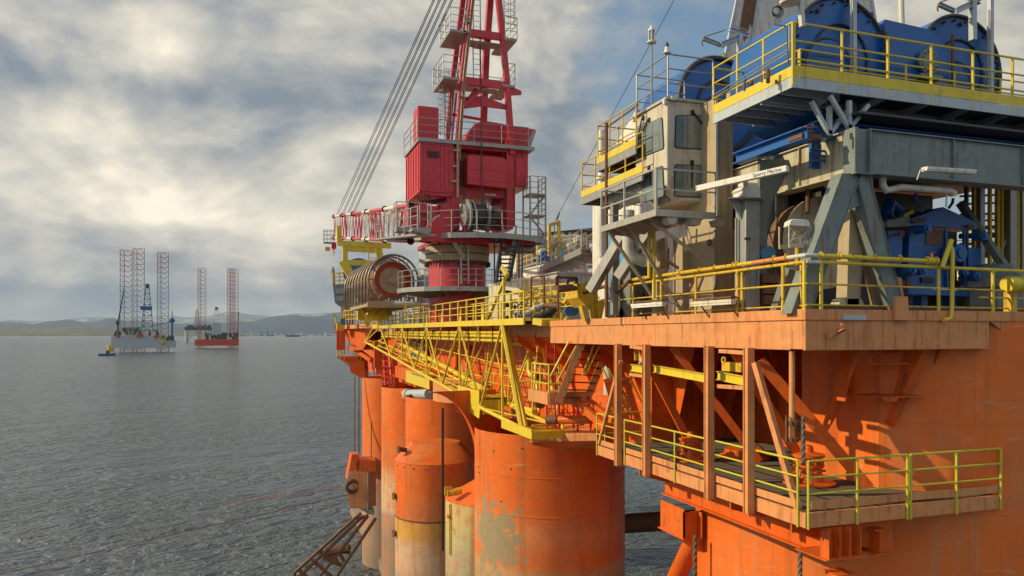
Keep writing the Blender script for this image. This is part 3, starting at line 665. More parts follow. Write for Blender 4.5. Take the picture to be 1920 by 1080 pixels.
g = MB(); a = PT(838, 925, 41); g.tube(a, a + V(.8, 0, .1), .2, 8); g.box(a.x - .12, a.x + .3, a.y, a.y + .1, a.z - .1, a.z + .35); a = PT(838, 968, 41); g.tube(a, a + V(.35, 0, 0), .1, 8); g.tube(PT(843, 945, 41), PT(843, 1040, 41), .05, 6); g.build('pad_eye', m_yelr, q)
# curved knee between the hull and the largest column
kn = []
for i in range(13):
    f = i / 12; kn.append((805 + 90 * math.sin(f * math.pi / 2) ** 1.0, 735 + 135 * (1 - math.cos(f * math.pi / 2))))
pts = [PY(x, y, 39.4) for x, y in kn] + [PY(930, 870, 39.4), PY(930, 730, 39.4)]
q = one(MB().prism(pts, (0, .12, 0)), 'knee_bracket', m_org, 'large curved orange knee plate between hull and largest column', 'bracket')
g = MB()
for a, b in zip(kn, kn[1:]): g.bar(PY(*a, 39.3), PY(*b, 39.3), .05, .5, (0, 1, 0))
g.build('edge_flange', m_org, q)
g = MB(); g.lathe((14.2, 48.5, 0), [(.1, -4.4), (3.2, -4.4), (3.2, -3.0), (.1, -3.0)], 40); one(g, 'hull_collar', m_salm, 'short round orange collar under the yellow truss pipes', 'collar')
# near corner column
cc = V(20, 19.8, 0); r = 6.2; q = T('hull_column', 'broad shaded orange hull column filling the right edge behind the corner platform', 'hull column', (cc.x, cc.y, SEA))
g = MB(); g.lathe((cc.x, cc.y, 0), [(r, SEA - 2), (r, -4.6)], 96); g.build('shell', cm5, q, sharp=60)
g = MB(); x0 = 15.5
a0 = math.degrees(math.atan2(-math.sqrt(r*r - (cc.x-x0)**2), x0 - cc.x)) ; 
vs = []; n = 40
for i in range(n + 1):
    a = R(a0 + (-10 - a0) * i / n); x = cc.x + r * math.cos(a); y = cc.y + r * math.sin(a); vs += [V(x, y, -4.6), V(x, y, .32)]
g.add(vs, [(2*i, 2*i+2, 2*i+3, 2*i+1) for i in range(n)]); y0 = vs[0].y
g.box(x0 + .0, x0 + .06, y0 + .01, 18.5, -4.6, .32); g.build('upper_shell', cm5, q, sharp=60)
g = MB(); g.lathe((cc.x, cc.y, 0), [(r + .003, -4.62), (r + .03, -4.6), (r + .03, -4.54), (r + .003, -4.52)], 96, a0=180, a1=330)
for a in (238, 252, 268): pass
each(g, 'weld_seam', m_rust, q)
g = MB(); a = PY(1632, 742, 15.0); b = PY(1712, 748, 15.0); g.box(a.x, b.x, 14.6, 15.6, a.z - .03, a.z); g.prism([V(a.x, 14.62, a.z - .03), V(a.x + .55, 14.62, a.z - .03), V(a.x + .45, 14.62, a.z - .12), V(a.x + .1, 14.62, a.z - .12)], (0, .02, 0)); g.build('shelf', m_org, q)
g = MB(); a = PY(1625, 672, 14.9); g.path([a, PY(1632, 681, 14.9), PY(1645, 682, 14.9), PY(1735, 681, 14.9)], .035, 8); g.tube(PY(1731, 681, 14.9), PY(1731, 745, 14.9), .012, 6); g.build('conduit', m_org, q)
g = MB()
for x, lean in ((15.9, .55), (16.5, .5)):
    g.prism([V(x, 14.5, -.36), V(x + .28, 14.5, -.36), V(x + .12, 14.9, -1.4), V(x - .25, 15.2, -2.4), V(x - .3, 15.2, -2.3), V(x - .1, 14.9, -1.2)], (0, .5, 0))
each(g, 'gusset', m_org, q)
# knees beneath the deck edge, curved, at the corner
g = MB(); pts = [PY(1608, 656, 15.2), PY(1700, 656, 15.2), PY(1665, 664, 15.2), PY(1640, 664, 15.2)]
for i in range(8): f = i / 7; pts.append(PY(1640 - 52 * math.sin(f * 1.57), 664 + 90 * (1 - math.cos(f * 1.57)), 15.2))
pts.append(PY(1592, 700, 15.2)); g.prism(pts, (0, .5, 0)); one(g, 'knee_bracket', m_org, 'curved orange knee plate in shade below the short deck edge face', 'bracket')
g = MB()
g.prism([PY(1596, 658, 16.5), PY(1618, 672, 16.5), PY(1572, 775, 16.5), PY(1552, 808, 16.5)], (0, .25, 0))
one(g, 'stiffener_plate', m_org, 'slanting orange stiffener plate behind the curved knee', 'bracket')
# horizontal sea-level pipe and pontoon top
g = MB(); a = PT(1150, 983, 62); b = PT(1330, 972, 62); g.tube(a + (a - b) * .2, b, 36 / F * 62 / 2, 16); one(g, 'cross_brace', m_rust, 'dark brown horizontal tube above the water between two columns', 'tube')
g = MB(); g.box(12.6, 19, 20, 110, SEA - 3, SEA + 1.2); g.build('pontoon', cm3, None, label='weathered pontoon top barely out of the water under the columns', category='pontoon')
g = MB(); g.tube(PT(1262, 1095, 30), PT(1315, 985, 27), .35, 14); one(g, 'diagonal_brace', m_org, 'short slanting orange tube left of the broad shaded column', 'tube')
# ================================================================== corner mooring platform under the deck edge
ZP = -4.05
Yend = PX(1120, 850, XA).y
plat = T('mooring_platform', 'orange grated platform hung below the deck edge, round the near corner', 'work platform', (XA, YB, -4.5))
g = MB(); g.bar((XA + .04, YB + .08, -4.25), (XA + .04, Yend, -4.25), .07, .34); g.bar((XA, YB + .04, -4.25), (17.85, YB + .04, -4.25), .07, .34)
g.bar((XA + .08, Yend - .04, -4.25), (13.9, Yend - .04, -4.25), .07, .34)
each(g, 'edge_channel', m_salm, plat)
g = MB()
for k in range(0, 42): x = XA + .1 + k * .053; g.box(x, x + .02, YB + .1, Yend - .1, ZP - .035, ZP)
for k in range(0, 70): x = XA + 2.33 + k * .053; g.box(x, x + .02, YB + .1, 24.8, ZP - .035, ZP)
y = YB + .15
while y < Yend: g.box(XA + .1, 18 if y > 15.5 else 17.5, y, y + .012, ZP - .034, ZP - .006); y += .14
g.build('grating', m_grat, plat)
g = MB()
for y in [YB + .6 + i * 1.35 for i in range(8)]: g.bar((XA + .09, y, -4.28), (18 if y < 24.8 else 14, y, -4.28), .08, .26)
for x in (13, 14.2, 15.4, 16.6): g.bar((x, YB + .09, -4.3), (x, 17, -4.3), .08, .26)
each(g, 'floor_beam', m_org, plat)
# kick plates, with gaps between the rail panels
def yA(px): return PX(px, 800, XA).y
g = MB()
for a, b in ((1124, 1160), (1174, 1208), (1221, 1265), (1270, 1322), (1340, 1392), (1414, 1492)): g.box(XA - .005, XA + .01, yA(b), yA(a), -4.02, -3.84)
g.box(XA + .15, 17.8, YB - .01, YB + .005, -4.0, -3.82)
each(g, 'kick_plate', m_salm, plat)
# posts hung from the deck
for px in (1165, 1218.5, 1337, 1412):
    y = yA(px); g = MB(); g.ibeam((XA - .13, y, -4.5), (XA - .13, y, FL0 + (.02 if px != 1412 else .0)), .2, .2, .03, (0, 1, 0)); g.box(XA - .2, XA - .03, y - .085, y + .085, -4.5, FL0); g.build('hanger_post', m_salm, plat)
def brace(a, b, w_, mat=m_org, name='brace', par=None, h=None): g = MB(); g.bar(a, b, w_, h or w_); return g.build(name, mat, par or plat)
brace(PX(1164, 676, XA - .1), PX(1124, 832, XA - .0), .13, m_salm)
brace(PX(1416, 680, XA - .1), PX(1480, 900, XA + .1), .14, m_salm); brace(PX(1480, 900, XA + .1), PX(1497, 955, XA + .1), .14, m_salm)
brace(V(XA + .5, yA(1235), -.4), V(14.6, yA(1235) - 1.2, -3.9), .16, m_org, h=.24); brace(V(XA + .4, yA(1180), -.4), V(14.0, yA(1190), -3.9), .16, m_org, h=.24)
brace(V(XA + .5, yA(1345), -.4), V(14.4, yA(1372), -3.95), .16, m_org, h=.24)
brace(PX(1424, 676, XA + .5), PY(1628, 914, 14.9), .2, m_org, h=.28)
g = MB()
for a, b, y in ((1183, 1213, 650), (1182, 1213, 702), (1350, 1404, 658), (1347, 1404, 724)): g.bar(PX(a, y, XA - .13), PX(b, y + (4 if y < 680 else 4), XA - .13), .09, .1)
each(g, 'cross_bar', m_salm, plat)
# rail panels on the long side, then along the short side
for k, (a, b, ps) in enumerate(((1120, 1161, ()), (1172, 1208, ()), (1219, 1324, (1266,)), (1338, 1397, ()), (1413, 1497, ()))):
    ya, yb = yA(b) , yA(a); p = [V(XA - .02, ya, -4.02), V(XA - .02, yb, -4.02)]
    frame_rail(plat, p, 1.12, 2, r=.026, mat=m_ylg, posts=[p[0]] + [V(XA - .02, yA(q), -4.02) for q in ps] + [p[1]], drop=.42, pr=.03)
zc = -4.02
p = [V(XA + .06, YB - .02, zc), V(PY(1703, 900, YB).x - .05, YB - .02, zc)]; frame_rail(plat, p, 1.13, 2, r=.027, mat=m_ylg, posts=[p[0], V(PY(1606, 900, YB).x, YB - .02, zc), p[1]], drop=.42, pr=.032)
p = [V(PY(1703, 900, YB).x + .05, YB - .02, zc), V(17.8, YB - .02, zc)]; frame_rail(plat, p, 1.13, 2, r=.027, mat=m_ylg, posts=[p[0], V(PY(1792, 900, YB).x, YB - .02, zc), p[1]], drop=.42, pr=.032)
p = [V(XA + .3, Yend - .02, zc), V(13.9, Yend - .02, zc)]; frame_rail(plat, p, 1.12, 2, r=.026, mat=m_ylg, drop=.3)
# support girders below
g = MB()
def tri(mb, y0, x0=XA + .15, x1=15.2, z0=-4.45, d=1.0): mb.prism([V(x0, y0, z0), V(x1, y0, z0), V(x1, y0, z0 - d), V(x0 + 1.0, y0, z0 - d * .5), V(x0, y0, z0 - .22)], (0, .05, 0))
tri(g, PX(1200, 890, XA + .15).y); tri(g, PX(1370, 960, XA + .15).y); tri(g, 14.6, x1=15.0)
each(g, 'cantilever_bracket', m_org, plat)
g = MB(); g.ibeam((13.0, 14.2, -5.05), (13.0, 22.2, -5.05), .34, .62, .035); g.ibeam((14.3, 14.3, -5.05), (14.3, 22, -5.05), .34, .62, .035); each(g, 'support_girder', m_org, plat)
g = MB(); a = PT(1282, 955, 24.5); g.box(a.x, a.x + 1.6, a.y, a.y + .05, a.z - .95, a.z - .1)
g.prism([V(a.x + .05, a.y, a.z - 1.0), V(a.x + 1.7, a.y, a.z - 1.0), V(a.x + 1.5, a.y + .1, a.z - 2.0)], (0, 1.2, 0)); g.box(a.x, a.x + .05, a.y, a.y + 1.5, a.z - .95, a.z); g.box(a.x - .04, a.x + 1.9, a.y - .03, a.y + 1.6, a.z - 1.0, a.z - .95)
for i in (1, 2): g.box(a.x + i * .55, a.x + i * .55 + .03, a.y - .2, a.y - .002, a.z - .94, a.z - .1)
g.build('support_box', m_org, plat)
g = MB(); a = V(XA + .55, 14.05, -5.15); g.box(a.x, a.x + 1.0, a.y, a.y + .05, a.z, a.z + .66); g.box(a.x - .1, a.x + 1.15, a.y - .25, a.y + .8, a.z - .03, a.z - .001)
for i in range(4): g.box(a.x + i * .3, a.x + i * .3 + .03, a.y - .22, a.y - .002, a.z, a.z + .66)
g.box(a.x + .35, a.x + .9, a.y - .1, a.y + .4, a.z - .5, a.z - .44)
g.build('stiffened_box', m_org, plat)
# yellow hoist beam
q = T('hoist_beam', 'bright yellow runway beam slung behind the platform posts', 'beam', V(12.1, 20, -1))
for (a, b) in (((1184, 686), (1213, 690)), ((1227, 688), (1331, 706)), ((1346, 700), (1402, 711))):
    MB().ibeam(PX(*a, XA + .25) - V(0, 0, .06), PX(*b, XA + .25) - V(0, 0, .06), .12, .24, .02).build('beam_section', m_yel, q)
for px, py, w_ in ((1197, 668, 14), (1365, 686, 36)):
    a = PX(px, py, XA + .5); g = MB(); s_ = w_ / F * 21; g.box(a.x, a.x + .3, a.y - s_ * 1.1, a.y + .3, a.z - .15, a.z + .1); g.ring(a + V(0, .2, .16), (1, 0, 0), .08, .03, 12, 5); g.build('trolley', m_yelr, q)
# fairleads and valves on the platform
def fairlead(c, s_, label):
    q = T('fairlead_housing', label, 'winch housing', c)
    MB().lathe(c, [(.05, 0), (1.0*s_, 0), (1.0*s_, .06*s_), (.6*s_, .1*s_), (.52*s_, .3*s_), (.5*s_, .34*s_), (.5*s_, .62*s_), (.58*s_, .64*s_), (.58*s_, .74*s_), (.5*s_, .76*s_), (.5*s_, 1.0*s_), (.6*s_, 1.02*s_), (.6*s_, 1.12*s_), (.2*s_, 1.2*s_), (.15*s_, 1.45*s_), (.05, 1.45*s_)], 28).build('housing', m_org, q)
    g = MB()
    for i in range(14): a = R(i * 360 / 14); p = c + V(.54*s_*math.cos(a), .54*s_*math.sin(a), .78*s_); g.tube(p, p + V(0, 0, .1*s_), .035*s_, 6)
    for i in range(6): a = R(i * 60 + 20); p = c + V(.5*s_*math.cos(a), .5*s_*math.sin(a), .5*s_); g.tube(p, p + V(.12*s_*math.cos(a), .12*s_*math.sin(a), 0), .05*s_, 8)
    g.build('bolt_ring', m_org, q, kind='stuff')
    g = MB()
    for i in range(4):
        a = R(170 + i * 22); p = c + V(.5*s_*math.cos(a), .5*s_*math.sin(a), (.7 - .1*i)*s_); d = V(math.cos(a), math.sin(a), 0); g.path([p, p + d*.25*s_ + V(0,0,.1), p + d*.5*s_ + V(0,0,.02), p + d*.75*s_ - V(0,0,.2), p + d*.85*s_ - V(0,0,.4*s_)], .018, 6)
    each(g, 'hydraulic_hose', m_rust, q)
    g = MB(); p = c + V(-.85*s_, -.1, .12); g.tube(p - V(.16, 0, 0), p + V(.16, 0, 0), .09, 10); g.ring(p - V(.1, 0, 0), (1, 0, 0), .1, .03, 12, 5); g.tube(p, p + V(0, 0, .2), .04, 8); g.ring(p + V(0, 0, .2), (0, 0, 1), .1, .014, 14, 5); g.build('valve', m_org, q)
fairlead(V(*PZ(1295, 862, ZP + .01)), .62, 'orange flanged winch head on the platform behind the middle rail panel')
fairlead(V(*PZ(1516, 905, ZP + .01)), .70, 'orange flanged winch head on the platform behind the near corner rail')
g = MB(); a = PZ(1395, 858, ZP + .01); g.lathe(a, [(.05, 0), (.8, 0), (.8, .08), (.62, .12), (.62, .3), (.05, .34)], 24); g.path([a + V(-.5, -.3, .1), a + V(-.3, -.5, .45), a + V(.1, -.6, .3), a + V(.4, -.4, .15)], .03, 6); g.path([a + V(-.2, -.5, .1), a + V(0, -.7, .55), a + V(.3, -.6, .35)], .025, 6); one(g, 'pipe_flange', m_org, 'low orange round flange with bent hoses between the two winch heads', 'flange')
# hanging pipe with clamps, wire ropes
q = T('hanging_pipe', 'weathered vertical pipe with two bolted clamps below the near deck corner', 'pipe', PX(1485, 826, XA + .1))
a = PX(1485, 657, XA + .12); b = PX(1485, 826, XA + .12); b.x = a.x; b.y = a.y
MB().tube(a, b, .068, 16).build('pipe', m_salm, q)
for z in (b.z + .03, b.z + .42):
    g = MB(); g.ring(V(a.x, a.y, z), (0, 0, 1), .1, .035, 18, 6)
    for i in range(8): an = R(i * 45); g.box(a.x + .13*math.cos(an) - .02, a.x + .13*math.cos(an) + .02, a.y + .13*math.sin(an) - .02, a.y + .13*math.sin(an) + .02, z - .06, z + .06)
    g.build('clamp', m_rust, q)
g = MB(); g.tube(V(a.x - .16, a.y, b.z), V(a.x - .16, a.y, b.z + .6), .025, 6); g.tube(V(a.x, a.y, b.z + .28), V(a.x + .24, a.y - .02, b.z + .28), .04, 8); g.ring(V(a.x + .22, a.y, b.z + .28), (1, 0, 0), .06, .02, 10, 5); each(g, 'clamp_bolt', m_rust, q)
def rope(a, b, r, label, n=3, turns=None, mat=None):
    a = Vector(a); b = Vector(b); d = (b - a); ln = d.length; d.normalize(); u = V(1, 0, 0) if abs(d.x) < .9 else V(0, 1, 0); x = d.cross(u).normalized(); y = d.cross(x); g = MB(); turns = turns or ln / (r * 9); m_ = int(turns * 10)
    for k in range(n): g.path([a + d * ln * i / m_ + (x * math.cos(2*math.pi*(turns*i/m_ + k/n)) + y * math.sin(2*math.pi*(turns*i/m_ + k/n))) * r * .5 for i in range(m_ + 1)], r * .55, 6)
    return one(g, 'wire_rope', mat or m_rope, label, 'wire rope')
a = PX(1506, 780, XA + .25); rope(V(a.x, a.y, a.z), V(a.x, a.y, PX(1506, 872, XA + .25).z), .055, 'short thick wire rope going into the near winch head')
a = PT(1500, 1035, 17.6); rope(a, V(a.x, a.y, SEA), .055, 'thick wire rope hanging from below the near platform corner')
a = PT(1303, 1004, 24.2); rope(a, V(a.x, a.y, SEA), .075, 'thick wire rope hanging at the left edge of the broad column')
# ================================================================== yellow boom truss stowed along the hull
XT = 11.0; XI = 12.9
tr = T('flare_boom', 'long yellow lattice boom stowed along the hull side, tapering to its far tip', 'lattice boom', PX(942, 790, XT))
top = [(700, 611), (713, 614), (754, 614), (800, 612), (862, 610), (942, 606)]
bot = [(684, 641), (732, 667), (777, 693), (829, 722), (901, 764), (978, 803)]
Tp = [PX(x, y, XT) for x, y in top]; Bp = [PX(x, y, XT) for x, y in bot]
TZ = sum(p.z for p in Tp[2:]) / 4
g = MB(); g.bar(Tp[0], Tp[-1], .16, .2); g.bar(Tp[0] + V(1.9, 0, 0), Tp[-1] + V(1.9, 0, 0), .14, .18); g.build('top_chord', m_yel, tr)
g = MB()
for a, b in zip(Bp, Bp[1:]): g.tube(a, b, .10, 8)
g.tube(PX(684, 641, XT), Tp[0] + V(0, -.3, -.1), .09, 6); g.build('bottom_chord', m_yel, tr)
g = MB(); Bi = [p + V(1.5, 0, .1) for p in Bp]
for a, b in zip(Bi, Bi[1:]): g.tube(a, b, .09, 8)
g.build('inner_chord', m_yel, tr)
for i in range(1, 6):
    g = MB(); g.tube(Tp[i], Bp[i - 1] if i else Bp[0], .065, 6); g.tube(Tp[i], Bp[i], .065 if i < 5 else .12, 6); each(g, 'diagonal', m_yel if i != 4 else m_yelr, tr)
for i in (2, 3, 4, 5):
    p = Tp[i]; f = (p.y - Bp[i].y) / (Bp[i-1].y - Bp[i].y); g = MB(); g.tube(p, mix(Bp[i], Bp[i-1], f), .06, 6); q_ = p + V(1.9, 0, 0); g.tube(q_, mix(Bi[i], Bi[i-1], f), .055, 6); each(g, 'upright', m_yel, tr)
g = MB()
for i in range(1, 6): g.tube(Tp[i] + V(1.9, 0, 0), Bi[i - 1], .05, 6); g.tube(Tp[i] + V(1.9, 0, 0), Bi[i], .05, 6)
each(g, 'inner_diagonal', m_yel, tr)
g = MB()
for i in range(6): g.tube(Bp[i], Bi[i], .05, 6); 
for i in range(5): g.tube(Bp[i], Bi[i + 1], .04, 6)
each(g, 'cross_tie', m_yel, tr)
g = MB(); g.tube(PX(948, 608, XT + .2), PX(986, 800, XT + .3), .1, 8); g.tube(PX(1000, 640, XI + .6), PX(1012, 790, XI + .2), .07, 8); g.tube(PX(1012, 640, XI + .8), PX(1056, 805, XI), .09, 8); g.tube(PX(960, 760, XT + 1.6), PX(1000, 640, XI + .6), .07, 6)
g.tube(PX(952, 716, XT + .8), PX(1022, 712, XI + .5), .05, 6); g.tube(PX(985, 740, XT + .8), PX(1022, 738, XI + .5), .05, 6); g.build('end_frame', m_yel, tr)
g = MB()
for i in range(1, 5):
    for f in (.5,):
        a = mix(Tp[i], Tp[i+1], f); g.tube(a, mix(Bp[i-1], Bp[i], .5) if i < 4 else mix(Bp[3], Bp[4], .6), .035, 6); g.tube(a + V(1.9, 0, 0), Bi[i], .04, 6)
for i in range(5): a = mix(Bp[i], Bp[i+1], .5); g.tube(a, mix(Bi[i], Bi[i+1], .5), .035, 6); g.tube(a, mix(Tp[i+1], Bp[i+1], .5) if i < 4 else a + V(0, 0, .8), .03, 6)
each(g, 'secondary_brace', m_yel, tr)
g = MB()
for k in range(17): p = mix(V(XT + .42, Tp[-1].y + .6, .5), V(XT + .42, Tp[1].y, .55), k / 16); g.bar(p, p - V(0, 0, 1.0), .07, .1)
each(g, 'pipe_hanger', m_rust, tr)
g = MB()
for i in range(4): g.tube(Bp[i] + V(.5, 0, .15), Bp[i+1] + V(.5, 0, .15), .045, 6); g.tube(mix(Tp[i+1], Bp[i], .55) + V(1.9, 0, 0), mix(Tp[i+2], Bp[i+1], .55) + V(1.9, 0, 0), .04, 6)
each(g, 'long_tie', m_yel, tr)
# end step platform
a = PX(978, 803, XT); g = MB(); y0 = PX(1000, 806, XT).y
g.box(XT - .1, XT + .02, y0, a.y + 2.6, a.z - .28, a.z + .12); g.box(XT - .1, XI + .9, y0 - .06, y0 - .002, a.z - .3, a.z + .02)
for k in range(6): g.box(XT + .1 + k * .0, XI + .9, y0 + .05 + k * .35, y0 + .2 + k * .35, a.z - .12, a.z - .06)
g.build('end_platform', m_yel, tr)
# pipes slung under the top chord
for dz in (.10, -.09, -.32):
    q = PX(940, 623, XT + .5); g = MB(); a = V(XT + .5, q.y - .2, dz); b = V(XT + .5, PX(716, 620, XT + .5).y, dz + .1); g.tube(a, b, .085, 10)
    for k in range(14): p = mix(a, b, (k + .5) / 14); g.tube(p, p + V(0, .25, 0), .11, 10)
    g.build('boom_pipe', m_yel, tr)
g = MB(); a = PX(746, 642, XI - .4); b = PX(845, 693, XI - .4); c = PX(905, 728, XI - .4); g.tube(a, b, .17, 12); g.tube(b, c, .17, 12); g.tube(c, PX(960, 760, XI - .3), .15, 12); g.tube(PX(960, 760, XI - .3), PX(1005, 772, XI - .2), .13, 12); g.build('flare_pipe', m_yel, tr)
g = MB(); 
for px, py, r_ in ((1013, 756, .26), (1011, 706, .17)): p = PX(px, py, XI); g.tube(p + V(0, .25, 0), p - V(0, .08, 0), r_, 14)
each(g, 'blind_flange', m_rust, tr)
g = MB(); g.path([PX(955, 643, XI), PX(985, 644, XI), PX(992, 650, XI), PX(992, 695, XI), PX(996, 704, XI), PX(1010, 706, XI)], .13, 10); g.build('riser_bend', m_yel, tr)
# little service platform inside
a = PX(860, 733, XT); b = PX(900, 765, XT)
g = MB(); g.box(XT + .02, XT + 1.7, b.y, a.y, b.z + .5, b.z + .56); g.box(XT - .06, XT, b.y, a.y, b.z - .1, b.z + .9); g.prism([PX(852, 731, XT - .1), PX(876, 740, XT - .1), PX(900, 765, XT - .1), PX(898, 785, XT - .1), PX(870, 765, XT - .1), PX(855, 748, XT - .1)], (.05, 0, 0)); g.box(XT + .05, XT + 1.2, b.y - .4, b.y - .34, b.z - .3, b.z + .45); g.build('service_platform', m_yel, tr)
frame_rail(tr, [V(XT + .1, b.y, b.z + .56), V(XT + .1, a.y, b.z + .56), V(XT + 1.6, a.y, b.z + .56)], 1.1, 1, 1.6, m_yel, .03)
frame_rail(tr, [V(XT + 1.6, b.y - 1, b.z + .56), V(XT + 1.6, a.y, b.z + .56)], 1.1, 1, 1.6, m_yel, .03)
g = MB(); p = PX(916, 650, XI); ladder(g, PX(916, 735, XI), PX(916, 650, XI), .6, .03, .4, (.3, -1, 0)); g.build('ladder', m_yel, tr)
# walkway over the boom
wk = T('boom_walkway', 'yellow walkway with close rail posts running along the top of the boom', 'walkway', PX(942, 600, XT - .05))
a = PX(985, 599, XT); zf = .62; A = V(XT - .05, a.y, zf); B = V(XT - .05, Tp[0].y, .78)
g = MB(); g.bar(A + V(0, 0, -.05), B + V(0, 0, -.05), .08, .3); g.bar(A + V(2, 0, -.05), B + V(2, 0, -.05), .08, .3); each(g, 'side_beam', m_yel, wk)
g = MB(); g.bar(A + V(1, 0, -.02), B + V(1, 0, -.02), 1.84, .04); g.build('deck_grating', m_grat, wk)
frame_rail(wk, [A + V(0, 0, .1), B + V(0, 0, .1)], 1.15, 2, 1.9, m_yel, .035, .05)
frame_rail(wk, [A + V(2, 0, .1), B + V(2, 0, .1)], 1.15, 2, 1.9, m_yel, .035, .05)
g = MB()
for k in range(10): p = mix(A, B, .04 + k * .1); g.prism([p + V(.05, 0, .1), p + V(.05, .05, 1.0), p + V(.05, .45, .1)], (.04, 0, 0))
each(g, 'stay_plate', m_yel, wk)
g = MB(); p = PX(945, 600, XT); g.bar(p, p + V(0, 0, 2.0), .12); g.bar(p + V(.1, .1, 2.0), p + V(.1, 3.0, .1), .14); g.bar(p + V(.1, -.2, 2.1), p + V(.3, 1.2, 2.6), .16, .16); g.build('hinge_frame', m_yel, wk)
# walkway deck continues to the near deck
g = MB(); a = PX(1040, 598, XT + 1.2); g.bar(A + V(1, 0, -.05), V(a.x, a.y, .5), 1.8, .28); one(g, 'gangway_landing', m_yel, 'yellow plate landing joining the boom walkway to the orange deck', 'landing')
# name boards
q = T('name_board', 'large yellow board with blue block letters on the hull behind the boom', 'sign board', PX(784, 680, 13.6))
a = PX(764, 642, 13.6); b = PX(800, 645, 13.6); c = PX(800, 677, 13.6); d = PX(764, 677, 13.6)
z0, z1 = c.z, a.z; g = MB(); g.box(13.6, 13.68, b.y, a.y, z0, z1 - .1); g.build('board', m_yel, q)
lettering('SCOPE', (a.y - b.y) * .26, m_lblue, q, (13.58, (a.y + b.y) / 2 - (a.y - b.y) * .08, z1 - (z1 - z0) * .36), (R(90), 0, R(-90))); marks((13.59, a.y - .6, z0 + .15), (0, -(a.y - b.y) * .7, 0), (0, 0, .4), 5, m_lblue, q, (-.02, 0, 0), 3)
q = T('name_board', 'narrow yellow board with blue lettering low under the boom bottom chord', 'sign board', PX(784, 716, 12.0))
a = PX(761, 700, 12.0); b = PX(805, 716, 12.0); z = (a.z + b.z) / 2
g = MB(); g.box(12.0, 12.06, b.y, a.y, z - .65, z + .35); g.build('board', m_yel, q); marks((11.99, a.y - (a.y - b.y) * .25, z + .12), (0, -(a.y - b.y) * .6, 0), (0, 0, .18), 8, m_lblue, q, (-.02, 0, 0), 5)
g = MB(); g.box(12.1, 14, b.y, a.y + 6, z - .55, z + .5); one(g, 'side_girder', m_org, 'orange box girder behind the narrow yellow name board', 'girder')
g = MB(); g.tube(PX(752, 735, 12.5), PX(772, 740, 12.5), .38, 14); g.path([PX(742, 700, 12.5), PX(742, 735, 12.5), PX(748, 745, 12.5), PX(806, 748, 12.5)], .3, 12); one(g, 'overboard_pipe', m_org, 'bent orange overboard pipe below the far half of the boom', 'pipe')
g = MB(); g.tube(PX(766, 739, 12.3), PX(805, 739, 12.3), .4, 16); g.tube(PX(764, 739, 12.3), PX(768, 739, 12.3), .5, 16); one(g, 'pipe_end', m_bgrey, 'short grey pipe section clamped beside the bent orange pipe', 'pipe')
for px in (860, 881):
    g = MB(); g.path([PX(px, 650, 13.6), PX(px - 4, 660, 13.3), PX(px - 6, 745, 12.8), PX(px - 1, 768, 12.8), PX(px + 14, 775, 13.2), PX(px + 26, 772, 14)], .2, 12)
    one(g, 'u_bend_pipe', m_org, ('left' if px == 860 else 'right') + ' one of two orange pipes bending back under the hull behind the boom', 'pipe', 'orange pipes bending under the hull')
# caged ladder left of the boom
g = MB(); ladder(g, PX(722, 745, 12), PX(717, 645, 12), .9, .06, .5, (.2, -1, 0)); ladder(g, PX(736, 752, 12), PX(728, 660, 12), .9, .06, .5, (.2, -1, 0))
for py in range(665, 745, 10): g.bar(PX(716, py, 11.8), PX(734, py + 4, 12), .07)
one(g, 'caged_ladder', m_red, 'red-orange caged ladder hanging beside the far columns', 'ladder')
# ================================================================== red pedestal crane
CYY = 50.5; c0 = PT(858, HOR, 52); CXX = c0.x; kz = 52 / F
def zc_(py): return (HOR - py) * kz
YF = 48.4                                     # front face of the crane house
def yb(mb, x0, y0, x1, y1, Y, d):
    a = PY(x0, y0, Y); b = PY(x1, y1, Y); return mb.box(a.x, b.x, Y, Y + d, b.z, a.z)
cr = T('pedestal_crane', 'tall red pedestal crane with white and red boom laid down on its rest', 'crane', (CXX, CYY, .6))
g = MB(); r = 1.98; g.lathe((CXX, CYY, 0), [(r, .3), (r, 4.9), (r + .12, 4.95), (r + .12, 5.05), (r, 5.1)], 48); g.build('pedestal', m_red, cr)
g = MB(); g.lathe((CXX, CYY, 0), [(r + .16, 4.95), (r + .22, 5.0), (r + .22, 5.45), (r + .1, 5.5)], 48); g.lathe((CXX, CYY, 0), [(r + .02, 5.5), (r + .25, 5.52), (r + .25, 6.0), (r + .02, 6.05)], 48); g.build('slew_ring', m_tan, cr)
g = MB()
for i in range(48): a = R(i * 7.5); g.box(CXX + (r+.26)*math.cos(a) - .05, CXX + (r+.26)*math.cos(a) + .05, CYY + (r+.26)*math.sin(a) - .05, CYY + (r+.26)*math.sin(a) + .05, 4.72, 4.98); g.box(CXX + (r+.18)*math.cos(a) - .04, CXX + (r+.18)*math.cos(a) + .04, CYY + (r+.18)*math.sin(a) - .04, CYY + (r+.18)*math.sin(a) + .04, 6.06, 6.18)
g.build('slew_bolts', m_dark, cr, kind='stuff')
g = MB(); g.lathe((CXX, CYY, 0), [(r, 6.05), (r - .02, 7.0)], 48); g.build('turntable_skirt', m_red, cr)
g = MB(); yb(g, 844, 492, 862, 516, CYY - 2.03, .1); yb(g, 884, 492, 898, 516, CYY - 1.93, .1); each(g, 'access_hatch', m_red, cr)
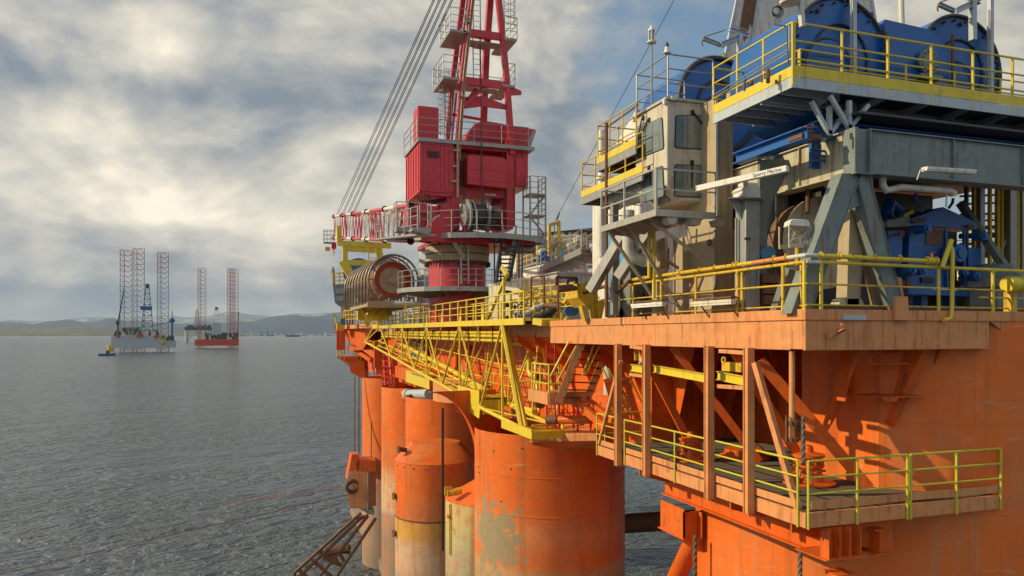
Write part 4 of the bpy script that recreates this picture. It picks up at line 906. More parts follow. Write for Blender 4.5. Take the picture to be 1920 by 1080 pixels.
# lower ring platform
def ringdeck(par, z, r0, r1, a0, a1, n, mat=m_galv, h=1.1, name='ring_platform', rail=True, cx=CXX, cy=CYY, edge=.32):
    g = MB(); g.lathe((cx, cy, 0), [(r0, z), (r1, z), (r1, z - edge), (r1 - .06, z - edge), (r1 - .06, z - .06), (r0, z - .06)], n, a0=a0, a1=a1)
    for i in range(n + 1): a = R(a0 + (a1 - a0) * i / n); g.prism([V(cx + r0*math.sin(0)*0 + r0*math.cos(a), cy + r0*math.sin(a), z - .07), V(cx + r1*math.cos(a)*.985, cy + r1*math.sin(a)*.985, z - .07), V(cx + r1*math.cos(a)*.985, cy + r1*math.sin(a)*.985, z - .25), V(cx + r0*math.cos(a), cy + r0*math.sin(a), z - .6)], (.05*math.sin(a), -.05*math.cos(a), 0))
    p = g.build(name, mat, par)
    return p
def ringpts(z, r1, a0, a1, n, cx=CXX, cy=CYY): return [V(cx + r1*math.cos(R(a0+(a1-a0)*i/n)), cy + r1*math.sin(R(a0+(a1-a0)*i/n)), z) for i in range(n + 1)]
# lathe axis z uses x=ax.cross(u) so angles differ; build own ring plate
def ringplate(z, r0, r1, a0, a1, n, par, mat, name, edge=.3, cx=CXX, cy=CYY, rib=True):
    g = MB(); o = ringpts(z, r1, a0, a1, n, cx, cy); i_ = ringpts(z, r0, a0, a1, n, cx, cy)
    for a, b, c, d in zip(o, o[1:], i_[1:], i_): g.prism([a, b, c, d], (0, 0, -.05)); g.bar(a - V(0, 0, edge/2 - .05), b - V(0, 0, edge/2 - .05), .05, edge)
    if rib:
        for a, b in zip(o, i_): m_ = mix(a, b, .03); g.prism([b - V(0,0,.07), m_ - V(0,0,.07), m_ - V(0,0,.22), b - V(0,0,.55)], (.04, .02, 0))
    return g.build(name, mat, par)
ringplate(3.05, 2.02, 4.15, 160, 385, 14, cr, m_galv, 'lower_platform')
frame_rail(cr, ringpts(3.1, 4.1, 160, 385, 14), 1.15, 2, 9, m_galv, .025, name='lower_rail')
# rotating upper platform
ringplate(6.5, 2.0, 5.2, 200, 330, 7, cr, m_galv, 'upper_platform', cx=CXX + 1.4, cy=CYY + .5, edge=.35)
frame_rail(cr, ringpts(6.55, 5.1, 200, 330, 7, CXX + 1.4, CYY + .5), 1.45, 2, 9, m_galv, .028, name='upper_rail')
g = MB(); g.box(CXX - 2.2, CXX + 4.6, CYY - 3.2, CYY + 3, 6.05, 6.33); g.prism([V(CXX - 3.3, CYY - 3.4, 6.4), V(CXX - 2.2, CYY - 3.4, 7.6), V(CXX - 1.2, CYY - 3.4, 7.6), V(CXX - 1.2, CYY - 3.4, 6.0), V(CXX - 3.1, CYY - 3.4, 6.0)], (0, .3, 0)); g.build('turntable_frame', m_red, cr)
# main king frame
g = MB(); yb(g, 846, 262, 862, 430, YF - .0, 3.6); yb(g, 950, 262, 962, 430, YF, 3.6); yb(g, 862, 262, 950, 285, YF + .02, 3.4); yb(g, 862, 350, 950, 372, YF + .3, 3.2); yb(g, 838, 370, 862, 430, YF + .1, 3)
g.build('king_frame', m_red, cr)
g = MB(); yb(g, 862, 285, 950, 352, YF + .9, 2.6); g.build('back_panel', m_red, cr)
g = MB(); yb(g, 885, 395, 950, 428, YF + 1.6, 1.6); g.build('winch_bay', m_dark, cr)
g = MB(); a = PY(877, 290, YF - .6); b = PY(950, 353, YF - .6); w_ = b.x - a.x; h_ = a.z - b.z
pts = []
for cx_, cz_, a0 in ((a.x + .2, a.z - .2, 180), (b.x - .35, a.z - .35, 90), (b.x - .08, b.z + .08, 0), (a.x + .08, b.z + .2, -90)):
    rr_ = .35 if a0 == 90 else (.2 if a0 == 180 else .08)
    for i in range(5): q = R(a0 - i * 22.5); pts.append(V(cx_ + rr_*math.cos(q), YF - .6, cz_ + rr_*math.sin(q)))
g.prism(pts, (0, 1.6, 0))
for f in (.45, .80): g.box(a.x + .03, b.x - .03, YF - .625, YF - .601, a.z - h_*f - .02, a.z - h_*f + .02)
g.build('engine_cowl', m_red, cr, bevel=.05)
# machinery house, ribbed
hs_a = PY(787, 266, YF - .2); hs_b = PY(849, 362, YF - .2); hx0 = hs_a.x; z0 = hs_b.z; z1 = hs_a.z
g = MB(); g.box(hx0, hs_b.x, YF - .2, YF + 4.6, z0, z1)
g.build('machinery_house', m_red, cr)
g = MB(); n_ = 8
for i in range(n_ + 1): x = hx0 + (hs_b.x - hx0) * i / n_; w2 = .10 if i % 4 else .13; g.box(x, x + w2 * .6, YF - .25, YF - .201, z0 + .12, z1 - .12)
for i in range(6): y = YF + .1 + i * .85; g.box(hx0 - .05, hx0 - .001, y, y + .1, z0 + .1, z1 - .1)
g.box(hx0 - .05, hs_b.x, YF - .27, YF - .2, z0, z0 + .1); g.box(hx0 - .05, hs_b.x, YF - .27, YF - .2, z1 - .1, z1)
g.build('cladding_rib', m_red, cr)
g = MB(); g.prism([V(hx0, YF - .2, z0 - .02), V(hs_b.x, YF - .2, z0 - .02), V(hs_b.x - .2, YF - .2, z0 - .25), V(hx0 + .8, YF - .2, z0 - .25)], (0, 2.5, 0)); g.build('house_underside', m_red, cr)
g = MB(); yb(g, 962, 266, 990, 352, YF + .2, 4.4); 
for x in (970, 980): yb(g, x, 277, x + 2, 350, YF + .15, .049)
g.build('side_house', m_red, cr)
g = MB(); yb(g, 940, 352, 966, 425, YF + .5, 2.4); g.build('side_leg', m_red, cr)
# roof
zf_ = lambda py: (HOR - py) * 50.2 / F
zr = zf_(271)
g = MB(); a = PY(784, 270, YF - .3); b = PY(1002, 270, YF - .3); g.box(a.x, b.x, YF - .3, YF + 4.7, zr - .12, zr + .05); g.box(a.x, b.x, YF - .36, YF - .301, zr - .15, zr + .1); g.build('roof_deck', m_galv, cr)
xa, xb = PY(769, 270, YF).x, PY(988, 270, YF).x
frame_rail(cr, [V(xa + .4, YF + 4.4, zr + .05), V(xa + .4, YF - .3, zr + .05), V(xb, YF - .3, zr + .05), V(xb, YF + 4.4, zr + .05)], 1.35, 2, 2.1, m_galv, .028, name='roof_rail')
g = MB(); yb(g, 784, 198, 822, 266, YF + .6, 1.6); g.build('cable_box', m_red, cr)
# rounded motor housing and louvre
g = MB(); a = PY(877, 270, YF + .9); b = PY(996, 216, YF + .9); pts = [V(a.x, YF + .9, zr + .05)]
r_ = 1.35; cx_ = a.x + r_; ct = zf_(217)
for i in range(9): q = R(180 - i * 11.25); pts.append(V(cx_ + r_*math.cos(q), YF + .9, ct - r_ + r_*math.sin(q)))
xe = PY(1000, 225, YF + .9).x; pts += [V(xe, YF + .9, zf_(224)), V(xe - .62, YF + .9, zr + .2), V(xe - .75, YF + .9, zr + .05)]
g.prism(pts, (0, 2.6, 0)); g.build('motor_housing', m_red, cr, sharp=30)
g = MB(); g.box(cx_ - .9, xe - .9, YF + .84, YF + .9, zr + .62, zr + .68); g.build('housing_seam', m_dark, cr)
g = MB(); g.prism([V(xe + .02, YF + .95, zf_(223)), V(xe + .26, YF + .95, zf_(225)), V(xe - .28, YF + .95, zr + .12), V(xe - .6, YF + .95, zr + .22)], (0, 2.3, 0)); g.build('louvre', m_galv, cr)
# A-frame mast
def mastpt(px, py, dY=0): return PY(px, py, YF + dY)
ap = -330
legs = [((857, 300), (868, 140), (884, 0), (908, -230), 0, .36, 'front_mast_leg'), ((960, 290), (950, 150), (935, 0), (914, -230), 0, .36, 'front_mast_leg'), ((838, 265), (849, 150), (868, 0), (896, -230), 3.0, .34, 'rear_mast_leg'), ((905, 265), (911, 110), (919, 0), (928, -230), 3.0, .42, 'rear_mast_leg')]
LG_ = []
for a, m1, m2, e, dY, w_, nm in legs:
    g = MB(); P_ = [mastpt(*a, dY), mastpt(*m1, dY), mastpt(*m2, dY), mastpt(*e, dY * .4)]
    for p, q in zip(P_, P_[1:]): g.bar(p, q + (q - p).normalized() * .02, w_, w_ * 1.1, (0, 1, 0))
    if nm == 'rear_mast_leg' and a[0] < 860:
        for p, q in zip(P_, P_[1:]): g.bar(p + V(.34, 0, 0), q + V(.34, 0, 0), .1, .3, (0, 1, 0))
    g.build(nm, m_red, cr); LG_.append(P_)
def on(leg, py):
    P_ = LG_[leg]; z = zc_(py) * P_[0].y / CYY
    for p, q in zip(P_, P_[1:]):
        if p.z <= z <= q.z: return mix(p, q, (z - p.z) / (q.z - p.z))
    return P_[-1].copy()
for py, h_ in ((58, .45), (150, .5), (-90, .4), (-190, .4)):
    g = MB(); g.bar(on(0, py), on(1, py), .3, h_); g.bar(on(2, py + 4), on(3, py + 4), .26, h_ * .7); g.bar(on(0, py), on(2, py + 3), .25, h_ * .7); g.bar(on(1, py), on(3, py + 3), .25, h_ * .7)
    if py == 150: g.prism([on(1, 147), on(1, 147) + V(1.05, 0, -.35), on(1, 147) + V(1.05, 0, -.6), on(1, 168)], (0, .15, 0))
    each(g, 'mast_crossbeam', m_red, cr)
g = MB(); a = on(0, 190); b = on(1, 190); g.prism([a + V(-.1, .1, .35), a + V(1.6, .1, .6), b + V(0, .1, .1), b + V(0, .1, -.15), a + V(1.5, .1, -.1), a + V(-.1, .1, -.45)], (0, .15, 0)); g.bar(on(2, 80), on(3, 85), .14); g.bar(on(2, 215), on(3, 220), .16); each(g, 'mast_web', m_red, cr)
g = MB(); g.bar(on(0, 190) + V(.5, 0, .2), on(3, 140), .2); g.bar(on(0, 200) + V(-.2, 0, -.3), on(0, 150) + V(1.6, .1, -.2), .2); g.build('mast_knee', m_red, cr)
# mast platforms
for py, xl, xr, ph in ((60, 840, 966, 1.9), (148, 827, 962, 1.9), (-60, 850, 962, 1.9)):
    a = PY(xl, py, YF + .2); b = PY(xr, py, YF + .2); z = a.z
    g = MB(); g.box(a.x, a.x + 1.1, YF - .4, YF + 2.6, z - .16, z); g.box(a.x + 1.1, b.x, YF + 1.0, YF + 1.8, z - .12, z); g.box(b.x - .9, b.x, YF - .2, YF + 2.8, z - .16, z); g.build('mast_platform', m_galv, cr)
    frame_rail(cr, [V(a.x + 1.1, YF - .4, z), V(a.x, YF - .4, z), V(a.x, YF + 2.6, z), V(b.x, YF + 2.8, z), V(b.x, YF - .2, z), V(b.x - .9, YF - .2, z)], 1.15 * 1.25, 2, 1.6, m_galv, .025, name='mast_rail')
g = MB()
for i in range(9):
    x = PY(952 + (i % 2) * 1, 20, YF + 1).x
for px, y0, y1 in ((893, -60, 60), (893, 62, 150), (840, 150, 262)): ladder(g, PY(px + 1, y1, YF + 1.6), PY(px, y0, YF + 1.6), .5, .03, .35)
c_ = PY(955, 20, YF + 1)
for k in range(10): g.ring(c_ + V(0, 0, -1.1 + k * .45), (0, 0, 1), .42, .02, 12, 4)
for i in range(6): a = R(i*60); g.bar(c_ + V(.42*math.cos(a), .42*math.sin(a), -1.2), c_ + V(.42*math.cos(a), .42*math.sin(a), 3.2), .03)
c_ = PY(833, 200, YF + 1)
for k in range(11): g.ring(c_ + V(0, 0, -1.8 + k * .4), (0, 0, 1), .38, .018, 12, 4)
for i in range(6): a = R(i*60); g.bar(c_ + V(.38*math.cos(a), .38*math.sin(a), -1.9), c_ + V(.38*math.cos(a), .38*math.sin(a), 2.4), .025)
g.build('caged_ladder', m_galv, cr)
g = MB(); P_ = LG_[0]
for p, q in zip(P_, P_[1:]): g.tube(p + V(-.02, -.26, 0), q + V(-.02, -.26, 0), .05, 6); g.tube(p + V(.12, -.26, 0), q + V(.12, -.26, 0), .035, 6)
for py in (40, 60, 180, 262, 282, 312, 340): p = PY(868 - (py - 140) * .08, py, YF - .3); g.box(p.x - .22, p.x + .22, p.y - .1, p.y + .1, p.z - .06, p.z + .06)
g.tube(PY(858, 262, YF - .35), PY(858, 370, YF - .35), .07, 8); g.build('mast_conduit', m_tan, cr)
# winch drum on the upper platform
g = MB(); d0 = PY(873, 404, YF - .9); d1 = PY(912, 404, YF - .9); a = V(d0.x, d0.y, d0.z); b = V(d1.x, d1.y + .1, d1.z)
ax = (b - a).normalized(); g.tube(a + ax * .2, b - ax * .2, .72, 28); g.build('winch_drum', m_dark, cr)
g = MB(); g.tube(a, a + ax * .12, 1.08, 30); g.tube(a + ax * .32, a + ax * .42, 1.02, 30); g.tube(b - ax * .16, b - ax * .02, 1.0, 30); g.tube(a - ax * .2, a, .75, 24); each(g, 'winch_flange', m_galv, cr)
g = MB(); g.box(b.x + .05, b.x + .7, b.y - .2, b.y + .5, b.z - .45, b.z + .35); g.tube(b + V(.1, -.1, 0), b + V(.9, -.1, 0), .3, 12); g.ball(b + V(.4, -.35, .35), .14, 8); g.build('winch_motor', m_dark, cr)
g = MB(); g.bar(V(a.x - .1, a.y, 6.5), a - ax*.1, .16, .5); g.bar(V(b.x + .1, b.y, 6.5), b + ax*.1, .16, .5); each(g, 'winch_stand', m_red, cr)
# stair tower to the right
g = MB(); xs = (PY(994, 400, YF - 1).x, PY(1023, 400, YF - 1).x)
for x in xs:
    for y in (YF - 1, YF + .4): g.bar(V(x, y, zf_(452)), V(x, y, zf_(330)), .09)
for py in (360, 400, 440): g.box(xs[0], xs[1], YF - 1, YF + .4, zf_(py) - .1, zf_(py))
g.bar(V(xs[0], YF - 1, zf_(402)), V(xs[1], YF - .8, zf_(362)), .1); g.bar(V(xs[1], YF - 1, zf_(440)), V(xs[0], YF - .8, zf_(402)), .1); g.bar(V(xs[0], YF - 1, zf_(470)), V(xs[1], YF - 1, zf_(440)), .1)
g.build('stair_tower', m_galv, cr)
frame_rail(cr, [V(xs[0], YF + .4, zf_(360)), V(xs[0], YF - 1, zf_(360)), V(xs[1], YF - 1, zf_(360)), V(xs[1], YF + .4, zf_(360))], 1.15, 2, .7, m_galv, .028, name='tower_rail')
frame_rail(cr, [V(xs[0], YF - 1, zf_(400)), V(xs[1], YF - 1, zf_(400)), V(xs[1], YF + .4, zf_(400))], 1.15, 2, .7, m_galv, .028, name='tower_rail')
g = MB(); a = PY(948, 468, YF - .4); b = PY(1002, 468, YF - .4); g.tube(a, b, .3, 12); g.build('air_receiver', m_galv, cr)
g = MB(); ladder(g, PY(872, 532, CYY - 2.3), PY(870, 442, CYY - 2.3), .5, .05, .32); g.bar(PY(843, 442, CYY - 2.8), PY(868, 485, CYY - 2.3), .16, .1); g.bar(PY(845, 440, CYY - 2.9), PY(870, 482, CYY - 2.4), .06, .2); g.build('access_ladder', m_alu, cr)
# name plate on the crane foot
q = MB(); a = PY(811, 413, YF - .35); b = PY(826, 403, YF - .35); q.prism([PY(808, 410, YF - .35), PY(824, 402, YF - .35), PY(824, 412, YF - .35), PY(808, 420, YF - .35)], (0, .03, 0)); np_ = q.build('name_plate', m_wht, cr)
p0 = PY(810, 417, YF - .352); p1 = PY(822, 411, YF - .352); marks(p0, p1 - p0, V(0, 0, .16), 5, m_far_d, np_, (0, -.01, 0), 9)
# boom foot box, boom
def bx(px, py, t_): return PT(px, py, t_)
g = MB(); a = PY(790, 376, YF); yb(g, 770, 378, 800, 400, YF - .2, 1.2); g.prism([PY(765, 385, YF), PY(775, 378, YF), PY(805, 385, YF), PY(848, 425, YF), PY(845, 445, YF), PY(800, 440, YF), PY(765, 430, YF)], (0, 1.4, 0)); yb(g, 800, 385, 850, 432, YF - .1, 1.2); g.build('boom_foot', m_red, cr)
BX = 9.35
q0 = PX(770, 385, BX); q1 = PX(626, 406, BX); q2 = PX(770, 452, BX); q3 = PX(626, 446, BX)
cor = [(q0, q1), (q2, q3), (q0 + V(1.9, 0, 0), q1 + V(1.5, 0, 0)), (q2 + V(1.9, 0, 0), q3 + V(1.5, 0, 0))]
NB = 20
bm = None; k0 = 0
def band(k0, k1, white):
    g = MB()
    for ci, (a, b) in enumerate(cor): g.tube(mix(a, b, k0 / NB), mix(a, b, k1 / NB), .15 if ci < 2 else .11, 8, caps=False)
    for k in range(k0, k1):
        f0, f1_ = k / NB, (k + 1) / NB; fm = (f0 + f1_) / 2
        for i, j in ((0, 1), (2, 3)): g.tube(mix(*cor[i], f0), mix(*cor[j], fm), .05, 5); g.tube(mix(*cor[i], f1_), mix(*cor[j], fm), .05, 5)
        for i, j in ((0, 2), (1, 3)): g.tube(mix(*cor[i], f0), mix(*cor[j], f1_), .035, 5)
    g.cut(); return each(g, 'white_boom_section' if white else 'red_boom_section', m_wht if white else m_red, cr)[0]
for k1 in range(1, NB + 1):
    if k1 == NB or (k1 % 5 in (2, 3)) != (k0 % 5 in (2, 3)): bm = band(k0, k1, k0 % 5 in (2, 3)); k0 = k1
g = MB()
for k in range(0, NB + 1, 4):
    for a, b in cor[:2]: p = mix(a, b, k / NB); g.ring(p, (b - a), .2, .06, 14, 5)
each(g, 'chord_clamp', m_black, cr)
# catwalk on the boom
g = MB(); a = PX(800, 440, BX - .5); b = PX(716, 449, BX - .5); g.bar(a, b, 1.0, .12); g.bar(PX(770, 432, BX - 1.4), a, 1.0, .12); g.build('boom_catwalk', m_galv, cr)
frame_rail(cr, [a + V(-.5, 0, .05), b + V(-.5, 0, .05)], 1.5, 2, 2.0, m_galv, .035, name='catwalk_rail')
g = MB(); c_ = PY(796, 428, YF - 1.3); g.box(c_.x - 1.9, c_.x + .3, c_.y - .6, c_.y + .4, c_.z - .35, c_.z - .05); g.build('foot_platform', m_galv, cr)
frame_rail(cr, [c_ + V(-1.9, .4, 0), c_ + V(-1.9, -.6, 0), c_ + V(.3, -.6, 0), c_ + V(.3, .4, 0)], 1.5, 2, .8, m_galv, .028, name='foot_rail')
# boom tip with basket and hook
g = MB(); p = PX(620, 450, BX); 
for k in range(3): g.ring(p + V(-.2, .5, .2 + k * .55), (0, 0, 1), .75, .04, 12, 4)
for i in range(10): a = R(i*36); g.bar(p + V(-.2 + .75*math.cos(a), .5 + .75*math.sin(a), -.3), p + V(-.2 + .75*math.cos(a), .5 + .75*math.sin(a), 1.5), .04)
g.box(p.x - .9, p.x + .5, p.y - .2, p.y + 1.2, p.z - .4, p.z - .3); g.build('tip_basket', m_galv, cr)
g = MB(); p = PX(626, 462, BX); g.box(p.x - .3, p.x + .3, p.y - .2, p.y + .2, p.z - .3, p.z + .5); g.build('hook_block', m_red, cr)
g = MB(); g.tube(p, p - V(0, 0, .5), .18, 8); g.ring(p - V(0, 0, .9), (1, 0, 0), .25, .07, 12, 5, 0, 270); g.box(p.x - 1.1, p.x - .5, p.y, p.y + .3, p.z - .6, p.z - .1); g.build('hook', m_yelr, cr)
# luffing and hoist ropes
g = MB(); tip = [PX(x, 402, BX) for x in (631, 634.5, 641, 644, 650.5, 653.5, 660, 663)]; hx = (812, 815, 823, 826, 834, 837, 846, 849)
for a, x in zip(tip, hx):
    b = PY(x, 0, YF); d = b - a; e = a + d * 1.35; g.tube(a, e, .032, 5)
each(g, 'luffing_rope', m_dark, cr)
g = MB(); g.tube(PY(898, -200, YF + 1), PY(904, 378, YF - .9), .04, 6); g.build('hoist_rope', m_dark, cr)
g = MB(); a = mastpt(900, -215); b = mastpt(925, -250); g.box(a.x - .6, b.x + 1.0, YF - .2, YF + 1.6, a.z - .3, b.z + .3); g.build('mast_head', m_red, cr)
# boom rest
br = T('boom_rest', 'yellow box-frame rest under the far end of the crane boom', 'boom rest', PX(700, 575, 10.2))
g = MB(); t_ = 72
def q_(x, y, d=0): return PT(x, y, t_ + d)
g.bar(q_(636, 424), q_(636, 455), .45, .5); g.bar(q_(634, 456), q_(733, 461), .5, .5); g.bar(q_(650, 466), q_(716, 470), .4, .5); g.build('cradle', m_yel, br)
g = MB(); g.bar(q_(647, 462), q_(647, 492), .45, .5); g.bar(q_(710, 464), q_(716, 494), .9, .5); g.bar(q_(650, 492), q_(714, 494), .4, .5); g.build('upper_frame', m_yel, br)
g = MB(); g.bar(q_(642, 490), q_(676, 546), .75, .6, (0, 1, 0)); g.bar(q_(676, 545), q_(676, 600), .6, .6); g.bar(q_(716, 494), q_(716, 590), .6, .6); g.bar(q_(680, 560), q_(690, 612), .35, .4); g.build('leg', m_yel, br)
g = MB(); ladder(g, q_(700, 494, -.6), q_(698, 464, -.6), .8, .05, .4); g.build('ladder', m_yel, br)

# small gear on the crane house
g = MB(); x0_ = hs_b.x - .9
for k in range(5): g.box(hx0 + .5, hx0 + 1.3, YF - .30, YF - .26, z1 - .6 - k * .09, z1 - .55 - k * .09)
g.build('vent', m_dark, cr, kind='stuff')
g = MB(); g.box(PY(968, 300, YF).x, PY(984, 300, YF).x, YF + .10, YF + .149, PY(968, 348, YF).z, PY(968, 295, YF).z); g.build('door', m_red, cr); g = MB(); a = PY(972, 325, YF); g.box(a.x, a.x + .05, YF + .05, YF + .099, a.z - .1, a.z + .1); g.build('door_handle', m_galv, cr)
g = MB(); a = PY(912, 362, YF - .1); g.box(a.x, a.x + .75, YF + .2, YF + .29, a.z - .08, a.z + .02); g.build('lamp', m_wht, cr)
for k, px in enumerate((866, 870, 944)):
    g = MB(); g.path([PY(px, 286, YF - .06), PY(px, 350, YF - .06), PY(px + 3, 368, YF - .06), PY(px + 3, 392, YF - .06)], .03, 6); g.build('cable_run', m_dark, cr)
for k in range(4):
    g = MB(); a = PY(784 + k * 6, 366, YF + .2); g.path([a, a + V(.1, 0, -.35), a + V(.5, .1, -.5), a + V(.9, .2, -.3), a + V(1.3, .3, -.15)], .05, 6); g.build('hydraulic_hose', m_black, cr)
# ================================================================== near topside
# --- operator cabin
cbX, cbY = 11.62, 19.75
def LX(px, py, X=cbX): return PX(px, py, X)
def LYp(px, py, Y=cbY): return PY(px, py, Y)
cab = T('operator_cabin', 'cream two-storey glazed operator cabin above the near deck', 'control cabin', (cbX, cbY, 4))
zt, zm, zb_ = LX(1252, 195).z, LX(1256, 300).z, 4.05
yL = LX(1190, 240).y; xR = LYp(1338, 240).x; zt = 7.05
# silhouette: outer lower half leans in
def cabpt(u, z, face):                                   # u 0..1 along the face; the left face tapers towards the bottom
    lean = max(0, (5.9 - z)) * .10 if z > 4.5 else .14 + (4.5 - z) * .5
    if face == 'L': return V(cbX + .0, cbY + (yL - cbY) * u * (1 - lean * .55), z)
    return V(cbX + (xR - cbX) * u, cbY, z)
g = MB(); yl = lambda z: cabpt(1, z, 'L').y
zz_ = [4.05, 4.5, 5.9, zt]
vs = []
for z in zz_: vs += [V(cbX + (.55 if z == 4.05 else 0), cbY + (0 if z > 4.05 else .0), z), V(xR, cbY, z), V(xR, yl(z), z), V(cbX + (.55 if z == 4.05 else 0), yl(z), z)]
fs = [(0, 3, 2, 1), (12, 13, 14, 15)]
for k in range(3):
    for i in range(4): a = k*4 + i; b = k*4 + (i+1) % 4; fs.append((a, b, b + 4, a + 4))
g.add(vs, fs); g.build('cabin_shell', m_cab, cab, bevel=.03)
g = MB(); g.box(cbX - .06, xR + .04, cbY - .06, yL + .05, zt + .002, zt + .08); g.build('roof', m_cream, cab)
def window(pts, nrm, name='window'):
    nrm = Vector(nrm); c = sum(pts, V(0, 0, 0)) / 4; rp = []
    for i, p in enumerate(pts):                           # rounded corners
        a, b = pts[i - 1], pts[(i + 1) % 4]; r_ = .1
        for f in (0, .33, .67, 1):
            q1 = p + (a - p).normalized() * r_ * (1 - f); q2 = p + (b - p).normalized() * r_ * f; rp.append(q1 * (1 - f) + q2 * f if 0 < f < 1 else (q1 if f == 0 else q2))
    g = MB(); n = len(rp); o = [p + nrm * .02 for p in rp]; i_ = [p + nrm * .02 + (c - p).normalized() * .035 for p in rp]; b_ = [p - nrm * .01 for p in rp]
    g.add(o + i_ + b_, [(k, (k+1) % n, (k+1) % n + n, k + n) for k in range(n)] + [(k, (k+1) % n, (k+1) % n + 2*n, k + 2*n) for k in range(n)])
    f = g.build(name, m_black, cab); g = MB(); g.add([p + nrm * .012 for p in i_], [tuple(range(n))]); g.build('pane', m_glass, f); return f
def wl(*pp): return [V(cbX - .0, LX(*p).y, LX(*p).z) for p in pp]
window(wl((1191, 243), (1243, 219), (1246, 279), (1197, 298)), (-1, 0, 0)); window(wl((1202, 326), (1244, 310), (1247, 368), (1206, 381)), (-1, 0, 0))
def wr(*pp): return [V(LYp(*p).x, cbY, LYp(*p).z) for p in pp]
window(wr((1266, 216), (1329, 216), (1327, 281), (1264, 278)), (0, -1, 0)); window(wr((1264, 308), (1323, 310), (1321, 371), (1263, 369)), (0, -1, 0))
window([V(cbX + .08, cbY + .5, 4.46) , V(cbX + .08, yl(4.3) - .3, 4.46), V(cbX + .47, yl(4.3) - .3, 4.14), V(cbX + .47, cbY + .5, 4.14)], (-.63, 0, -.77), 'floor_window')
def wiper(a, b, n_):
    g = MB(); n_ = Vector(n_) * .07; g.bar(a + n_, b + n_, .03); g.bar(a + n_ + V(.02, .05, .02), b + n_ + V(.02, .06, .1), .02); g.bar(b + n_ * .8 + V(0, 0, .12), b + n_ * .8 - V(0, 0, .28), .025); g.box(a.x - .05, a.x + .05, a.y - .05, a.y + .05, a.z - .05, a.z + .08); g.build('wiper', m_black, cab)
wiper(LX(1207, 222), LX(1200, 262), (-1, 0, 0)); wiper(LX(1218, 226), LX(1204, 258), (-1, 0, 0)); wiper(LYp(1298, 212), LYp(1323, 244), (0, -1, 0)); wiper(LYp(1297, 306), LYp(1296, 335), (0, -1, 0)); wiper(LX(1218, 316), LX(1222, 330), (-1, 0, 0))
g = MB()
for y in (cbY + .05, yL - .05): g.box(cbX - .1, cbX, y - .06, y + .06, zt - .12, zt + .02)
g.box(xR - .3, xR - .1, cbY - .1, cbY - .001, zt - .16, zt - .02); g.box(cbX + .1, cbX + .25, cbY - .12, cbY - .061, zt - .02, zt + .1); each(g, 'roof_lamp', m_wht, cab)
frame_rail(cab, [V(xR - .02, cbY, zt + .08), V(cbX + .03, cbY, zt + .08), V(cbX + .03, yL - .1, zt + .08)], 1.3, 2, 1.6, m_galv, .026, name='roof_rail')
frame_rail(cab, [V(cbX + .03, yL - .1, zt + .08), V(cbX + 1.8, yL - .1, zt + .08)], 1.3, 2, 1.6, m_galv, .022, name='roof_rail')
# beacons on the roof rail
q = T('mast_light', 'white slatted lantern on a thin pole above the cabin roof', 'lantern', LX(1222, 190))
p = LX(1222, 80); g = MB(); p0 = V(p.x, p.y, zt); g.tube(p0, V(p.x, p.y, p.z + .03), .03, 8); g.build('pole', m_galv, q)
g = MB(); g.lathe(p, [(.02, -.02), (.15, -.01), (.15, .03), (.1, .04), (.1, .06)], 18); g.lathe(p, [(.11, .36), (.11, .42), (.07, .45), (.05, .47), (.05, .52), (.01, .53)], 18)
for i in range(6): a = R(i*60); g.box(p.x + .1*math.cos(a) - .013, p.x + .1*math.cos(a) + .013, p.y + .1*math.sin(a) - .013, p.y + .1*math.sin(a) + .013, p.z + .05, p.z + .37)
g.build('lantern_frame', m_wht, q); g = MB(); g.lathe(p, [(.07, .06), (.07, .36)], 14); g.build('lens', m_glass, q)
p = V(cbX, cbY, zt + 1.42); q = T('mast_light', 'small clear-domed beacon capping the roof rail corner post', 'beacon', p)
g = MB(); g.lathe(p, [(.02, -.03), (.12, -.02), (.12, .0), (.09, .02), (.07, .1), (.065, .16)], 16); g.build('lamp_base', m_wht, q); g = MB(); g.lathe(p, [(.06, .16), (.055, .24), (.02, .3), (.005, .33)], 12); g.build('bird_spike', m_dark, q)
# --- aluminium service balcony in front of the cabin
bX, bY = 10.1, 17.72; bz = 3.36; yend = LX(1128, 430, bX).y; xend = PY(1342, 400, bY).x
bal = T('service_balcony', 'bare aluminium balcony wrapping in front of the cream cabin', 'balcony', (bX, bY, bz))
g = MB(); g.bar((bX, bY, bz - .09), (bX, yend, bz - .09), .05, .18); g.bar((bX, bY + .0, bz - .09), (xend, bY, bz - .09), .05, .18); g.bar((bX, yend, bz - .09), (bX + 1.4, yend, bz - .09), .05, .18)
g.build('edge_beam', m_alu, bal)
g = MB(); g.box(bX + .03, bX + 1.4, bY + .03, yend - .03, bz - .1, bz - .07); g.box(bX + 1.4, xend, bY + .03, cbY + 1.2, bz - .1, bz - .07); g.build('floor_plate', m_alu, bal)
g = MB()
for i in range(5): y = bY + .5 + i * .7; g.prism([V(bX + .04, y, bz - .11), V(bX + 1.3, y, bz - .11), V(bX + 1.1, y, bz - .3), V(bX + .2, y, bz - .25)], (0, .04, 0))
for i in range(3): x = bX + .35 + i * .75; g.prism([V(x, bY + .04, bz - .19), V(x + .35, bY + .04, bz - .19), V(x + .28, bY + .04, bz - .36), V(x + .07, bY + .04, bz - .36)], (0, .3, 0))
each(g, 'floor_bracket', m_alu, bal)
p = [V(bX, bY, bz), V(bX, yend, bz)]; frame_rail(bal, p, 1.1, 1, 1, m_alu, .022, posts=[p[0] + V(0, .07, 0), LX(1171, 400, bX) * 1, p[1]][:1] + [V(bX, LX(1171, 400, bX).y, bz), p[1]], drop=.15, square=True)
